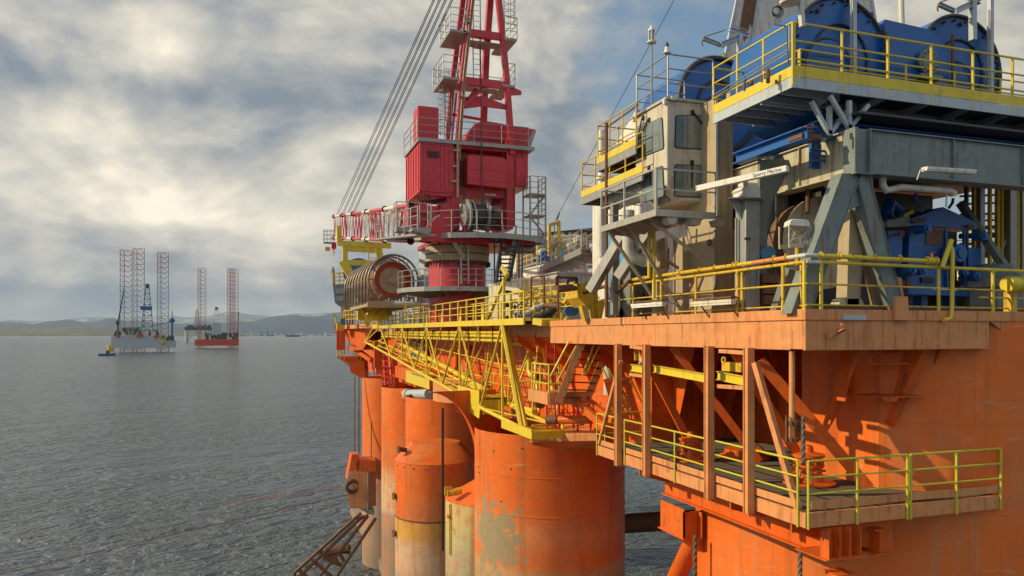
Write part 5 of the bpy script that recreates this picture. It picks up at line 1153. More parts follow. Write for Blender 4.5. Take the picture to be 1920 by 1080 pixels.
p = [V(bX, bY, bz), V(xend, bY, bz)]; frame_rail(bal, p, 1.1, 1, 1, m_alu, .022, posts=[p[0] + V(.0, 0, 0), p[1] - V(.02, 0, 0)], drop=.15, square=True)
p = [V(bX, yend, bz), V(bX + 1.4, yend, bz)]; frame_rail(bal, p, 1.1, 2, 1.4, m_alu, .018, square=True)
for a, b in ((PX(1222, 416, bX + .4), PX(1332, 496, 12.3)), (PX(1166, 434, bX + .5), PX(1272, 503, 12.6)), (V(bX + .1, yend - .3, bz - .2), V(12.4, yend + .2, .7)), (V(bX + .5, yend - 1.0, bz - .2), V(12.6, yend - .6, .7))):
    g = MB(); g.bar(a, b, .08, .08); g.build('support_strut', m_alu, bal)
g = MB(); g.bar((12.25, yend - .2, .58), (12.25, yend - .2, bz), .1); g.build('balcony_post', m_alu, bal)
# --- stepped walkway left of the cabin
wX = 11.3
def stepdeck(name, label, l, r, ztop_px, rail_h, m_beam=m_galv, posts=3):
    a = LX(*l, wX); b = LX(*r, wX); z = (a.z + b.z) / 2; t_ = T(name, label, 'walkway', (wX, (a.y + b.y) / 2, z - .3))
    g = MB(); g.bar(V(wX, a.y, z - .14), V(wX, b.y, z - .14), .06, .26); g.bar(V(wX + 1.6, a.y, z - .14), V(wX + 1.6, b.y, z - .14), .06, .26); g.bar(V(wX, a.y, z - .14), V(wX + 1.6, a.y, z - .14), .06, .26); g.build('edge_beam', m_galv, t_)
    g = MB(); g.box(wX + .03, wX + 1.57, b.y, a.y, z - .06, z - .02); 
    for i in range(3): y = b.y + (a.y - b.y) * (i + .5) / 3; g.bar((wX + .03, y, z - .14), (wX + 1.57, y, z - .14), .05, .15)
    g.build('floor', m_rust, t_)
    frame_rail(t_, [V(wX, b.y, z), V(wX, a.y, z), V(wX + 1.6, a.y, z)], rail_h, 2, (a.y - b.y) / posts, m_yelr if posts == 3 else m_yelr, .024, kick=.2)
    g = MB(); g.box(wX - .03, wX - .015, b.y, a.y, z, z + .22); g.build('kick_plate', m_yel, t_)
    return t_
stepdeck('access_walkway', 'upper yellow-railed landing left of the cabin windows', (1121, 308), (1193, 272), 0, 1.35)
stepdeck('access_walkway', 'lower yellow-railed landing left of the cabin with rusty rails', (1091, 368), (1205, 325), 0, 1.25, posts=4)
a = LX(1137, 400, wX - .05); g = MB(); g.tube(V(a.x, a.y, DK), V(a.x, a.y, LX(1137, 232, wX).z), .06, 10); one(g, 'standing_pipe', m_rust, 'tall rusty standing pipe in front of the stepped landings', 'pipe')
a = PX(1128, 320, 12.6); g = MB(); g.tube(V(a.x, a.y, 3), V(a.x, a.y, PX(1128, 245, 12.6).z), .14, 14); g.lathe(V(a.x, a.y, PX(1128, 340, 12.6).z), [(.14, 0), (.2, .05), (.2, .2), (.14, .25)], 14); one(g, 'vent_pipe', m_wht, 'upright white vent pipe inside the upper landing rail', 'pipe')
g = MB(); g.tube(PT(1148, 372, 27), PT(1215, 352, 24.5), .42, 18); g.ball(PT(1148, 372, 27), .42, 16); q = one(g, 'pressure_vessel', m_wpipe, 'lying cream cylinder tank under the lower landing', 'tank')
g = MB(); g.ring(PT(1153, 371, 26.8), PT(1215, 352, 24.5) - PT(1148, 372, 27), .43, .03, 20, 5); g.build('strap', m_galv, q)
rail_thing('guard_rail', 'sloping rusty rail running from the landings up to the cabin roof', [LX(1136, 240, wX), LX(1196, 197, wX)], h=.0, mids=0, r=.03, mat=m_rust, drop=.0, posts=[LX(1151, 280, wX)])
# white exhaust trunk, white tube going up by upper landing
g = MB(); g.prism([PX(1155, 270, 13.6), PX(1193, 205, 13.6), PX(1193, 270, 13.6)], (.8, 0, 0)); one(g, 'sloped_cover', m_wht, 'white slanted cover behind the upper landing', 'cover')
# --- white corrugated module left of the struts
g = MB(); a = PX(1111, 470, 16.5); b = PX(1200, 470, 16.5); zt_ = PX(1111, 376, 16.5).z
corrugated(g, V(16.5, a.y, 0), V(16.5, b.y, 0), .6, zt_, .05, .35, (-1, 0, 0)); corrugated(g, V(16.5, b.y, 0), V(20, b.y, 0), .6, zt_, .05, .35, (0, -1, 0)); g.box(16.45, 20, b.y - .05, a.y, zt_, zt_ + .08); one(g, 'clad_module', m_wht, 'white corrugated module behind the struts left of the cabin', 'module')
g = MB()
for a, b in (((1262, 330), (1164, 500)),): pass
def strut(a, b, ta, tb, w_, mat, label, name='strut', h=None): g = MB(); g.bar(PT(*a, ta), PT(*b, tb), w_, h or w_); return one(g, name, mat, label, 'strut')
strut((1172, 435), (1108, 545), 25, 26, .34, m_galv, 'left grey diagonal strut below the balcony', h=.3); strut((1238, 400), (1160, 520), 24, 25, .3, m_galv, 'right grey diagonal strut below the balcony', h=.3)
strut((1152, 380), (1152, 590), 26, 26, .22, m_galv, 'grey upright post beside the tall rusty pipe')
g = MB(); g.path([PT(1178, 395, 24.5), PT(1178, 465, 24.5), PT(1183, 478, 24.5), PT(1192, 484, 24.5), PT(1210, 490, 24.5)], .2, 14); one(g, 'vent_duct', m_wpipe, 'grey-cream bent duct between the two diagonal struts', 'duct')
g = MB(); a = PT(1183, 425, 28); b = PT(1205, 520, 28); g.box(a.x, b.x, a.y, a.y + 2, DK, a.z); one(g, 'blue_tank', m_far_b and paint('light_blue_paint', (.08, .33, .60), .45, .2, .3, .2), 'light blue panel glimpsed behind the bent duct', 'panel')
one(MB().tube(PT(1217, 405, 23), PT(1217, 520, 23), .05, 10), 'yellow_pipe', m_yel, 'straight thin yellow pipe left of the bent one below the balcony', 'pipe'); g = MB(); g.tube(PT(1226, 410, 23), PT(1226, 560, 23), .055, 10); g.path([PT(1226, 412, 23), PT(1236, 408, 23), PT(1262, 408, 23)], .05, 8); one(g, 'yellow_pipe', m_yel, 'thin yellow pipe with a bent top below the balcony', 'pipe')
g = MB(); 
g.prism([PT(1232, 455, 23.4), PT(1247, 445, 23.4), PT(1246, 600, 23.4), PT(1231, 600, 23.4)], (0, .3, 0)); g.bar(PT(1237, 470, 23.3), PT(1241, 500, 23.3), .2); one(g, 'stanchion', m_tan, 'rust-edged tan stanchion left of the big tan panel', 'stanchion')
# --- tan winch-room wall below the balcony and column beside the cabin
zTan = 3.1
g = MB(); yA0 = PX(1343, 500, 12.8).y; yA1 = PX(1264, 500, 12.8).y; g.box(12.8, 15.5, yA0, yA1, DK, zTan); q = one(g, 'winch_room', m_tan, 'big tan steel box with brown weather stain below the balcony', 'enclosure')
g = MB(); g.box(12.75, 12.799, yA0, yA0 + .08, DK, zTan); g.box(12.75, 12.799, yA1 - .08, yA1, DK, zTan); g.prism([V(12.6, yA0 - .02, DK), V(12.799, yA0 - .02, DK), V(12.799, yA0 - .02, 1.9)], (0, .03, 0)); each(g, 'corner_trim', m_galv, q)
g = MB(); p = PX(1330, 455, 12.7); g.ring(p, (1, 0, 0), .08, .03, 12, 5); p = PX(1251, 470, 12.7); g.ring(p, (1, 0, 0), .08, .03, 12, 5); g.bar(p, p - V(0, 0, .6), .1, .06); each(g, 'lifting_eye', m_rust, q)
g = MB(); a = PY(1341, 230, 19.0); b = PY(1366, 230, 19.0); g.box(a.x, b.x - .02, 19.0, 20.5, DK, 7.0); g.box(b.x - .01, b.x + .09, 18.9, 19.1, DK, 7.2); q = one(g, 'service_duct', m_tan, 'tall tan upright duct right of the cabin, full height', 'duct')
g = MB(); g.box(a.x + .02, a.x + .1, 18.93, 18.999, 3.5, 7); g.tube((a.x - .05, 18.9, 4.1), (a.x - .05, 18.9, 6.9), .03, 6); each(g, 'cable_tray', m_galv, q)
# --- wall and roof added in near-black to stand for interior shade
g = MB(); g.box(15.6, 15.7, 17.8, 24, DK, 5.2); g.box(13.6, 24, 21.5, 21.6, DK, 5.2); one(g, 'shade_bulkhead', m_dark, 'near-black bulkhead behind the windlass, interior shade put into its colour', 'bulkhead')
g = MB(); g.box(13.55, 25, 14.2, 24, 5.28, 5.34); one(g, 'windlass_deck', m_dark, 'windlass deck with near-black underside, shade put into its colour', 'deck')
# --- box beam on legs carrying the upper deck
bf = T('portal_frame', 'rust-streaked grey box beam portal with splayed legs at the near corner', 'steel frame', (12.6, 13.4, DK))
t0_ = 17.75; cX, cY = PT(1605, 280, t0_).x, PT(1605, 280, t0_).y; zb1 = PT(1605, 322, t0_).z; zb2 = PT(1605, 242, t0_).z
g = MB(); g.box(cX, cX + .3, cY + .35, cY + 5.2, zb1, zb2); g.box(cX - .08, cX + .38, cY + .3, cY + 5.2, zb1 - .03, zb1 - .001); g.box(cX - .08, cX + .38, cY + .3, cY + 5.2, zb2 + .001, zb2 + .03)
for y in (1.9, 3.2): g.box(cX - .07, cX - .001, cY + y, cY + y + .03, zb1, zb2)
g.build('side_beam', m_cream, bf)
g = MB(); g.box(cX + .34, 22, cY, cY + .3, zb1 + .0, zb2); g.box(cX + .34, 22, cY - .08, cY + .38, zb1 - .03, zb1 - .001); g.box(cX + .34, 22, cY - .08, cY + .38, zb2 + .001, zb2 + .03)
for x in (3.0, 5.4): g.box(cX + x, cX + x + .03, cY - .07, cY - .001, zb1, zb2)
g.build('front_beam', m_ggrey, bf)
g = MB(); g.box(cX, cX + .33, cY, cY + .28, zb1 - .02, zb2 + .02); g.box(cX - .1, cX - .001, cY - .08, cY + .3, zb1 - .03, zb2 + .03); g.box(cX + .34, cX + .37, cY - .1, cY - .001, zb1, zb2); g.box(cX - .1, cX + .42, cY - .12, cY + .4, zb1 - .06, zb1 - .031); g.build('corner_post', m_ggrey, bf)
def leg(a, b, w0, w1, mat, name='leg', d=.3, Y0=cY + .05, Y1=None):
    Y1 = Y0 if Y1 is None else Y1; A = [PY(a[0] - w0/2, a[1], Y0), PY(a[0] + w0/2, a[1], Y0)]; B = [PY(b[0] - w1/2, b[1], Y1), PY(b[0] + w1/2, b[1], Y1)]
    g = MB(); g.prism([A[0], A[1], B[1], B[0]], (0, d, 0)); 
    for k in (0, 1): g.bar(A[k] + V(0, d/2, 0), B[k] + V(0, d/2, 0), .02, d + .06, (0, 1, 0))
    return g.build(name, mat, bf)
leg((1596, 325), (1500, 588), 36, 36, m_ggrey); leg((1616, 325), (1684, 592), 24, 28, m_ggrey); leg((1606, 392), (1598, 580), 26, 24, m_tan, Y0=cY + .45); leg((1612, 345), (1660, 575), 12, 14, m_tan, Y0=cY + .35)
g = MB(); g.prism([PY(1588, 325, cY + .12), PY(1636, 325, cY + .12), PY(1640, 395, cY + .12), PY(1612, 385, cY + .12), PY(1590, 395, cY + .12), PY(1572, 430, cY + .12), PY(1545, 440, cY + .12)], (0, .2, 0)); g.build('gusset_plate', m_ggrey, bf)
g = MB(); g.prism([PY(1675, 556, YB - .06), PY(1697, 556, YB - .06), PY(1700, 601, YB - .06), PY(1674, 600, YB - .06)], (0, -.08, 0)); g.prism([PY(1660, 520, cY + .3), PY(1690, 520, cY + .3), PY(1700, 590, cY + .3), PY(1675, 590, cY + .3)], (0, .3, 0)); each(g, 'leg_foot', m_salm, bf)
g = MB(); a = PY(1580, 585, YB + .3); g.prism([PY(1578, 560, cY + .45), PY(1615, 560, cY + .45), PY(1624, 578, cY + .45), PY(1570, 578, cY + .45)], (0, .3, 0)); g.build('foot_plate', m_cream, bf)
g = MB(); g.prism([PY(1560, 395, cY + 2.5), PY(1590, 395, cY + 2.5), PY(1585, 460, cY + 2.5), PY(1545, 520, cY + 2.5)], (0, .1, 0)); g.build('inner_web', m_ggrey, bf)
# --- upper walkway round the windlass
uX, uY = 11.8, 14.4; uz = 6.02; uy1 = PX(1338, 232, uX).y
up = T('windlass_walkway', 'upper yellow-railed walkway round the blue windlass above the corner', 'walkway', (uX, uY, 5.7))
g = MB(); g.bar((uX, uY, uz - .13), (uX, uy1, uz - .13), .05, .25); g.bar((uX + .0, uY, uz - .13), (23, uY, uz - .13), .05, .25); g.build('edge_beam', m_bgrey, up)
g = MB(); g.box(uX + .03, uX + 1.3, uY + .03, uy1, uz - .07, uz - .03); g.box(uX + 1.3, 23, uY + .03, uY + 1.2, uz - .07, uz - .03)
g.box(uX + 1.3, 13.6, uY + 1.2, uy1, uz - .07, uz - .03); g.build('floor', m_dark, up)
g = MB()
for x in [13.3 + 1.4 * i for i in range(7)]: g.prism([V(x, uY + .03, uz - .08), V(x, uY + 1.2, uz - .08), V(x, uY + 1.2, uz - .32), V(x, uY + .2, uz - .2)], (.04, 0, 0))
g.bar((uX + .03, uY + 1.2, uz - .18), (23, uY + 1.2, uz - .18), .06, .25); [g.bar((uX + .05, uY + .5 + k * .6, uz - .17), (13.6, uY + .5 + k * .6, uz - .17), .05, .18) for k in range(5)]; each(g, 'floor_beam', m_bgrey, up)
frame_rail(up, [V(uX, uY, uz), V(uX, uy1, uz), V(uX + 1.3, uy1, uz)], 1.27, 2, 1.0, m_yel, .027, drop=.2)
frame_rail(up, [V(uX + .04, uY, uz), V(23, uY, uz)], 1.27, 2, 1.45, m_yel, .03, drop=.2, pr=.036)
g = MB(); g.box(uX - .02, uX - .005, uY, uy1, uz + .01, uz + .25); g.box(uX, 23, uY - .02, uY - .005, uz + .01, uz + .27); g.build('kick_plate', m_yel, up)
frame_rail(up, [V(uX + 1.0, uY + .95, uz), V(23, uY + .95, uz)], 1.1, 2, 1.6, m_yel, .025, name='inner_rail')
frame_rail(up, [V(uX + 1.0, uY + 1.0, uz), V(uX + 1.0, uy1, uz)], 1.1, 2, 1.2, m_yelr, .022, name='inner_rail')
g = MB()
for dzz in (.52, .60): g.tube(V(uX - .06, uy1, uz + dzz - .1), V(uX - .06, uY + .1, uz + dzz + .05), .014, 6)
g.tube(V(uX - .06, uY + .05, uz + .6), V(uX - .06, uY + .05, uz + 1.2), .014, 6); g.build('conduit', m_galv, up)
for (ax, ay), w_ in (((1555, 252), 34), ((1592, 241), 36)):
    g = MB(); Y_ = uY + (.25 if ax < 1570 else .08); p = PY(ax, ay, Y_); l = PY(ax - w_, ay - 62, Y_); r_ = PY(ax + w_, ay - 44, Y_); m_ = PY(ax, ay - 52, Y_)
    g.bar(p, l, .09, .09); g.cut(); g.bar(p, r_, .09, .09); g.cut(); g.bar(p, m_, .11, .09); each(g, 'fork_strut', m_bgrey, up)
for px, yt in ((1600, -40), (1857, -60)):
    g = MB(); p = PY(px, 190, uY + 1.0); g.bar(V(p.x, p.y, 5.2), V(p.x, p.y, PY(px, yt, uY + 1.0).z), .12, .12); q = one(g, 'lamp_post', m_bgrey, 'square grey post in front of the ' + ('left' if px < 1700 else 'right') + ' blue drum', 'post')
    g = MB(); g.tube(V(p.x - .12, p.y - .05, 5.4), V(p.x - .12, p.y - .05, 9), .02, 6); g.build('conduit', m_galv, q)
# --- blue windlass drums
yD = 15.6
wd = T('windlass', 'big blue windlass casing with two drum discs and a bridge between them', 'windlass', PY(1690, 200, yD))
d1 = PY(1577, 108, yD); R1 = 113 / F * 19.4; d2 = PY(1800, 132, yD); R2 = 104 / F * 20.6
for d, rr_ in ((d1, R1), (d2, R2)):
    g = MB(); g.tube(d + V(0, .03, 0), d + V(0, 2.6, 0), rr_, 56); g.build('drum_casing', m_blu, wd)
    g = MB(); g.ring(d, (0, 1, 0), rr_ - .02, .05, 56, 6); g.ring(d + V(0, .0, 0), (0, 1, 0), rr_ * .55, .028, 40, 5); 
    for i in range(22): a = R(i * 360 / 22); g.tube(d + V(rr_*.9*math.cos(a), -.05, rr_*.9*math.sin(a)), d + V(rr_*.9*math.cos(a), .04, rr_*.9*math.sin(a)), .035, 6)
    for i in range(20): a = R(i * 18); g.tube(d + V(rr_*.55*math.cos(a), -.06, rr_*.55*math.sin(a)), d + V(rr_*.55*math.cos(a), .03, rr_*.55*math.sin(a)), .02, 6)
    g.build('bolted_rim', m_dark, wd)
g = MB(); a = PY(1660, 36, yD - .1); b = PY(1760, 60, yD - .1); g.prism([PY(1659, 36, yD - .1), PY(1745, 56, yD - .1), PY(1770, 80, yD - .1), PY(1786, 190, yD - .1), PY(1659, 165, yD - .1)], (0, 2.4, 0)); g.build('bridge_casing', m_blu, wd)
g = MB(); g.bar(PY(1661, 60, yD - .14), PY(1661, 168, yD - .14), .06, .05); g.bar(PY(1786, 65, yD - .14), PY(1786, 185, yD - .14), .06, .05); each(g, 'cover_strip', m_rust, wd)
g = MB(); p = PY(1736, 118, yD - .14); g.lathe(p, [(.02, .0), (.3, .0), (.34, .05), (.34, .12), (.02, .14)], 24, (0, -1, 0)); 
for i in range(14): a = R(i * 360/14); g.tube(p + V(.26*math.cos(a), -.16, .26*math.sin(a)), p + V(.26*math.cos(a), -.1, .26*math.sin(a)), .03, 6)
g.box(p.x - .45, p.x + .3, yD - .4, yD - .11, p.z - .5, p.z - .4); g.build('bearing_cover', m_ggrey, wd)
g = MB(); p = d1 + V(-.45, -.02, -.35); g.lathe(p, [(.02, .14), (.5, .14), (.72, .08), (.74, 0)], 36, (0, -1, 0)); g.build('hub_cover', m_blu, wd)
g = MB(); g.ring(p + V(0, -.02, 0), (0, 1, 0), .76, .035, 36, 5); g.ring(d2 + V(-.15, -.02, -.4), (0, 1, 0), .62, .02, 30, 5); g.build('hub_ring', m_dark, wd)
g = MB()
for px, py in ((1534, 20), (1582, 0), (1632, 28), (1600, 60), (1802, 45), (1872, 130), (1870, 190), (1860, 160)):
    p = PY(px, py, yD - .0); g.tube(p - V(0, .05, 0), p + V(0, .03, 0), .06, 10)
g.build('bolt_boss', m_dark, wd)
# base beams under the windlass
g = MB(); a = PY(1382, 235, 15.2)
g.ibeam(V(12.9, 15.0, 5.02), V(22, 15.0, 5.02), .4, .42, .04); g.ibeam(V(12.9, 17.0, 5.02), V(22, 17.0, 5.02), .4, .42, .04); g.cut()
for i in range(5): x = 12.4 + i * 1.9; g.ibeam(V(x, 14.6, 4.8), V(x, 17.4, 4.8), .3, .3, .03); g.cut()
each(g, 'base_beam', m_blu, wd)
g = MB(); g.box(13.2, 22, 15.4, 15.5, 4.2, 4.9)
for k in range(3): g.tube((13, 15.2, 4.35 + k * .12), (22, 15.2, 4.35 + k * .12), .03, 6)
g.build('base_skirt', m_blu, wd)
g = MB(); a = PY(1462, 232, 14.9); p = PY(1512, 258, 14.9); g.box(p.x - .3, p.x + .3, 14.7, 15.2, p.z - .06, p.z + .04); g.tube(p - V(0, 0, .0), p + V(0, 0, .22), .13, 12); g.box(p.x - .12, p.x + .2, 14.75, 15.05, p.z + .2, p.z + .26); each(g, 'bearing_block', m_rust, wd)
# second windlass at the back left
d3 = PY(1348, 195, 22.5); R3 = 92 / F * 25
w2 = T('windlass', 'second blue windlass with dark rim, partly hidden behind the cabin roof rails', 'windlass', d3)
g = MB(); g.tube(d3 + V(0, .05, 0), d3 + V(0, 2.6, 0), R3, 48); g.build('drum_casing', m_blu, w2)
g = MB(); g.ring(d3, (0, 1, 0), R3 - .03, .09, 48, 6); g.ring(d3, (0, 1, 0), R3 * .5, .05, 32, 6); g.bar(d3 + V(-R3*.9, -.1, -.9), d3 + V(-.4, -.1, .1), .2, .2); g.build('rim', m_dark, w2)
g = MB(); g.tube(PY(1440, 220, 22.5), PY(1440, 220, 25), R3 * .9, 40); g.box(PY(1350, 250, 22.6).x, PY(1440, 250, 22.6).x, 22.6, 25, 5.6, d3.z + .6); g.build('bridge_casing', m_blu, w2)
qq = T('pipe_stand', 'row of thin rusty upright pipes behind the upper corner rail', 'pipe stand', V(13.5, 14.9, 6.0))
for k, (px, py) in enumerate(((1396, 170), (1409, 160), (1428, 140), (1440, 130), (1455, 150))): p = PY(px, py, 14.9); MB().tube(V(p.x, p.y, 6.0), p, .03 + .02 * (k % 2), 8).build('pipe', m_rust, qq)
rail_thing('guard_rail', 'thin yellow rail climbing over the second blue windlass', [PY(1266, 178, 23), PY(1358, 122, 23)], h=.45, mids=0, r=.02, step=.8)
# --- davits
def davit(px, py, s_, t_, label):
    q = T('davit', label, 'davit', PT(px, py, t_)); k = s_ / F * t_; o = PT(px, py, t_)
    P_ = lambda x, z, y=0: o + V(x * k, y * k, z * k)
    g = MB(); g.ibeam(P_(-28, -12, 0), P_(12, 8, 0), .12, .16, .02); g.cut(); g.ibeam(P_(-62, 0, 10), P_(-22, -8, 10), .1, .1, .015); g.cut(); g.ibeam(P_(-10, 20, 0), P_(30, 12, 0), .1, .12, .015); g.cut(); each(g, 'arm', m_bgrey, q)
    g = MB(); g.bar(P_(12, 14, 0), P_(12, -62, 0), .14, .14); g.build('davit_post', m_bgrey, q)
    g = MB(); g.tube(P_(-60, 3, 10), P_(-16, 20, 5), .02, 6); g.path([P_(-6, 22), P_(0, 27), P_(24, 24), P_(30, 18)], .018, 6); g.build('tie_rod', m_galv, q)
    g = MB(); g.path([P_(-61, 0, 10), P_(-64, -8, 10), P_(-62, -14, 10)], .02, 6); g.build('hook', m_rust, q)
davit(1377, 76, 1.0, 22, 'grey steel davit arm with hook in front of the white tower'); davit(1815, 12, 1.0, 20, 'grey steel davit arm at the top right above the right blue drum')
# --- white clad tower
tw = T('derrick_tower', 'tall white corrugated derrick windbreak with rusty panels behind the windlass', 'tower', PT(1530, 100, 32))
yW = 30; a = PY(1360, 100, yW); b = PY(1700, 100, yW); ln = (PY(1388, 0, yW) - PY(1364, 100, yW)); k = ln.x / (PY(1388, 0, yW).z - a.z); zt_ = 19; H_ = zt_ - 5
x0 = PY(1368, 100, yW).x - k * (PY(1368, 100, yW).z - 5); x1 = b.x + .0
g = MB(); corrugated(g, V(x0, yW, 0), V(x1, yW, 0), 5, zt_, .05, .16, (0, -1, 0), (V(k * H_, .8, 0), V(-k * H_ * .5, .8, 0))); g.build('cladding', m_wht, tw)
g = MB(); sp = (x1 - x0); 
for f in (0, .14, .30, .46, .62, .80, 1): p = V(x0 + sp*f, yW - .1, 5); q_ = V(x0 + sp*f + k*H_*(1 - 1.5*f), yW + .7, zt_); g.bar(p, q_, .09, .12)
each(g, 'frame_member', m_bgrey, tw)
def onface(f, z): u = (z - 5) / H_; return V(x0 + sp*f + k*H_*(1 - 1.5*f)*u, yW - .085 + .8*u, z)
g = MB(); zz1 = PY(1400, -5, yW).z; g.add([onface(.055, zz1 - 1.6), onface(.10, zz1 - 1.9), onface(.115, zz1 - .9), onface(.14, zz1 - 1.3), onface(.135, zz1 + 1), onface(.05, zz1 + 1)], [(0, 1, 2, 3, 4, 5)]); g.build('rust_panel', m_rust, tw)
g = MB(); corrugated(g, V(x1, yW, 0), V(x1 + 0, yW + 5, 0), 5, zt_, .05, .16, (1, 0, 0), (V(-k*H_*.5, .8, 0), V(-k*H_*.5, .8, 0))); g.build('side_cladding', m_wrst, tw)
g = MB(); g.tube(PT(1692, 90, 31), PT(1688, -40, 31), .12, 10); one(g, 'flue_pipe', m_wpipe, 'pale pipe running up the right edge of the white tower', 'pipe')
# --- lamp between: coil of cable on corner
g = MB(); c_ = PY(1458, 22, 14.2)
for k in range(3): g.ring(c_ + V(0, .02 * k, .02 * k), (.4, 1, 0), .13 - .02 * k, .012, 18, 5)
g.path([c_ + V(-.05, 0, -.12), c_ + V(-.08, 0, -.3), c_ + V(.1, -.2, -.4), PY(1476, 55, 13.4), PY(1478, 120, 13.3)], .014, 6); one(g, 'cable_coil', m_dark, 'small green-black cable coil hanging above the corner rail', 'cable')
g = MB(); p = PT(1482, 8, 16.5); g.lathe(p, [(.02, .0), (.22, .02), (.24, .08), (.1, .16), (.02, .2)], 18); g.bar(p + V(.25, 0, .3), p + V(.32, 0, -.45), .1, .1); one(g, 'search_light', m_wht, 'white round lamp bracket above the upper corner rail', 'lamp')
# stay wires across the sky
g = MB(); g.tube(PT(1040, 415, 60), PT(1272, -15, 40), .02, 5); one(g, 'stay_wire', m_dark, 'thin wire slanting across the sky left of the cabin', 'wire')
# ================================================================== near deck edge: rails, pipes, lamps, antenna
XR = XA + .03
def RA(px): return PX(px, 585, XR).y
def RB(px): return PY(px, 590, YB).x
yL_ = RA(1133); LR = T('guard_rail', 'yellow deck guard rail with rust spots running away from the near corner', 'railing', (XR, YB + .03, DK))
hr = 1.08
g = MB(); g.tube((XR, YB + .02, DK + hr), (XR, yL_, DK + hr + .02), .04, 10); g.build('top_rail', m_yelr, LR)
g = MB(); g.tube((XR, YB + .02, DK + .58), (XR, RA(1390), DK + .6), .026, 8); g.tube((XR, RA(1390), DK + .60), (XR, yL_, DK + .62), .02, 8); g.tube((XR, RA(1200), DK + .1), (XR, YB, DK + .08), .02, 8); g.build('middle_rail', m_yelr, LR)
for px, hh in ((1508, 1), (1499, 1), (1468, 1), (1388, 1), (1383, 1), (1305, 1), (1240, 1), (1187, 1)):
    g = MB(); g.tube((XR + (.06 if px in (1499, 1388) else 0), RA(px), DK - .02), (XR + (.06 if px in (1499, 1388) else 0), RA(px), DK + hr), .042, 10); g.build('post', m_yelr if px != 1508 else m_yel, LR)
RR = T('guard_rail', 'yellow deck guard rail along the short face right of the near corner', 'railing', (XR, YB + .02, DK))
YR = YB + .02
g = MB(); g.tube((XR, YR, DK + hr), (RB(1541), YR, DK + hr), .04, 10); g.build('new_rail', m_wht, RR)
g = MB(); g.tube((RB(1541), YR, DK + hr), (23, YR, DK + hr - .05), .04, 10); g.build('top_rail', m_yel, RR)
g = MB(); g.tube((XR, YR, DK + .58), (23, YR, DK + .5), .024, 8); g.tube((XR, YR, DK + .1), (23, YR, DK + .07), .02, 8); g.tube((RB(1838), YR, DK + .35), (23, YR, DK + .32), .024, 8); each(g, 'middle_rail', m_yelr, RR)
for px in (1541, 1761, 1863): g = MB(); g.tube((RB(px), YR, DK - .02), (RB(px), YR, DK + hr), .042, 10); g.build('post', m_yel, RR)
q = T('yellow_standpipe', 'bent yellow standpipe forking above the short-face rail', 'pipe', (RB(1780), YB - .1, DK))
g = MB(); Y_ = YB - .12; g.path([PY(1769, 600, Y_), PY(1780, 598, Y_), PY(1784, 592, Y_), PY(1785, 570, Y_), PY(1786, 480, Y_), PY(1785, 468, Y_), PY(1779, 456, Y_)], .05, 12); g.path([PY(1766, 502, Y_), PY(1784, 450, Y_)], .06, 12); g.build('pipe', m_yel, q)
FM = T('fire_main', 'thick yellow and bare-patched pipe following above the guard rail around the corner', 'pipe', (XR, YB - .05, 1.7))
XP = XA - .02; g = MB(); n = 14
ptsA = [PX(1540, 483, XP)]
zfm = DK + hr + .14
g = MB(); g.path([V(RB(1752), YB - .03, zfm - .02), V(RB(1545), YB - .03, zfm), V(RB(1530), YB - .03, zfm)], .052, 12); g.build('pipe_run', m_yel, FM)
g = MB(); g.path([V(RB(1530), YB - .03, zfm), V(XP + .12, YB - .03, zfm), V(XP + .02, YB + .0, zfm), V(XP, YB + .12, zfm), V(XP, RA(1480), zfm)], .052, 12); g.build('new_section', m_wpipe, FM)
g = MB(); g.path([V(XP, RA(1482), zfm), V(XP, RA(1415), zfm)], .055, 12); g.build('primer_section', m_salm, FM)
g = MB(); g.path([V(XP, RA(1415), zfm), V(XP, RA(1186), zfm + .02)], .055, 12); g.build('pipe_run', m_yelr, FM)
g = MB(); g.path([V(XP, RA(1188), zfm), V(XP, RA(1178), zfm - .06), V(XP, RA(1165), zfm - .30), V(XP, RA(1155), zfm - .36), V(XP, RA(1147), zfm - .25), V(XP, RA(1140), zfm - .08), V(XP, RA(1118), zfm - .05), V(XP, RA(1090), zfm - .12)], .06, 12); g.build('swan_neck', m_rust, FM)
g = MB()
for px in (1478, 1455, 1386, 1379, 1344, 1315, 1280, 1226, 1212): g.ring((XP, RA(px), zfm), (0, 1, 0), .07, .022, 14, 5); g.box(XP - .03, XP + .03, RA(px) - .02, RA(px) + .02, zfm + .05, zfm + .1)
for px in (1538, 1572, 1590, 1638, 1686): g.ring((RB(px), YB - .03, zfm), (1, 0, 0), .065, .02, 14, 5); g.box(RB(px) - .03, RB(px) + .03, YB - .05, YB, zfm + .05, zfm + .1)
each(g, 'pipe_clamp', m_yelr, FM)
g = MB(); c_ = V(RB(1745), YB - .03, zfm - .01); g.ball(c_, .095, 14); g.tube(c_ - V(.16, 0, 0), c_ + V(.2, 0, 0), .06, 12); g.ring(c_ - V(.15, 0, 0), (1, 0, 0), .08, .025, 14, 5); g.ring(c_ + V(.14, 0, 0), (1, 0, 0), .08, .025, 14, 5); g.tube(c_, c_ + V(0, 0, .2), .03, 8); g.build('hydrant_valve', m_yel, FM)
g = MB(); g.ring(c_ + V(0, 0, .2), (0, 0, 1), .09, .012, 18, 5); g.build('valve_wheel', m_red, FM)
# grated deck planks seen edge-on
g = MB(); g.box(XA + .5, 23, YB + .35, YB + .42, DK + .02, DK + .13); 
one(g, 'deck_plank', m_grat, 'perforated grey plank lying behind the short-face rail', 'plank')
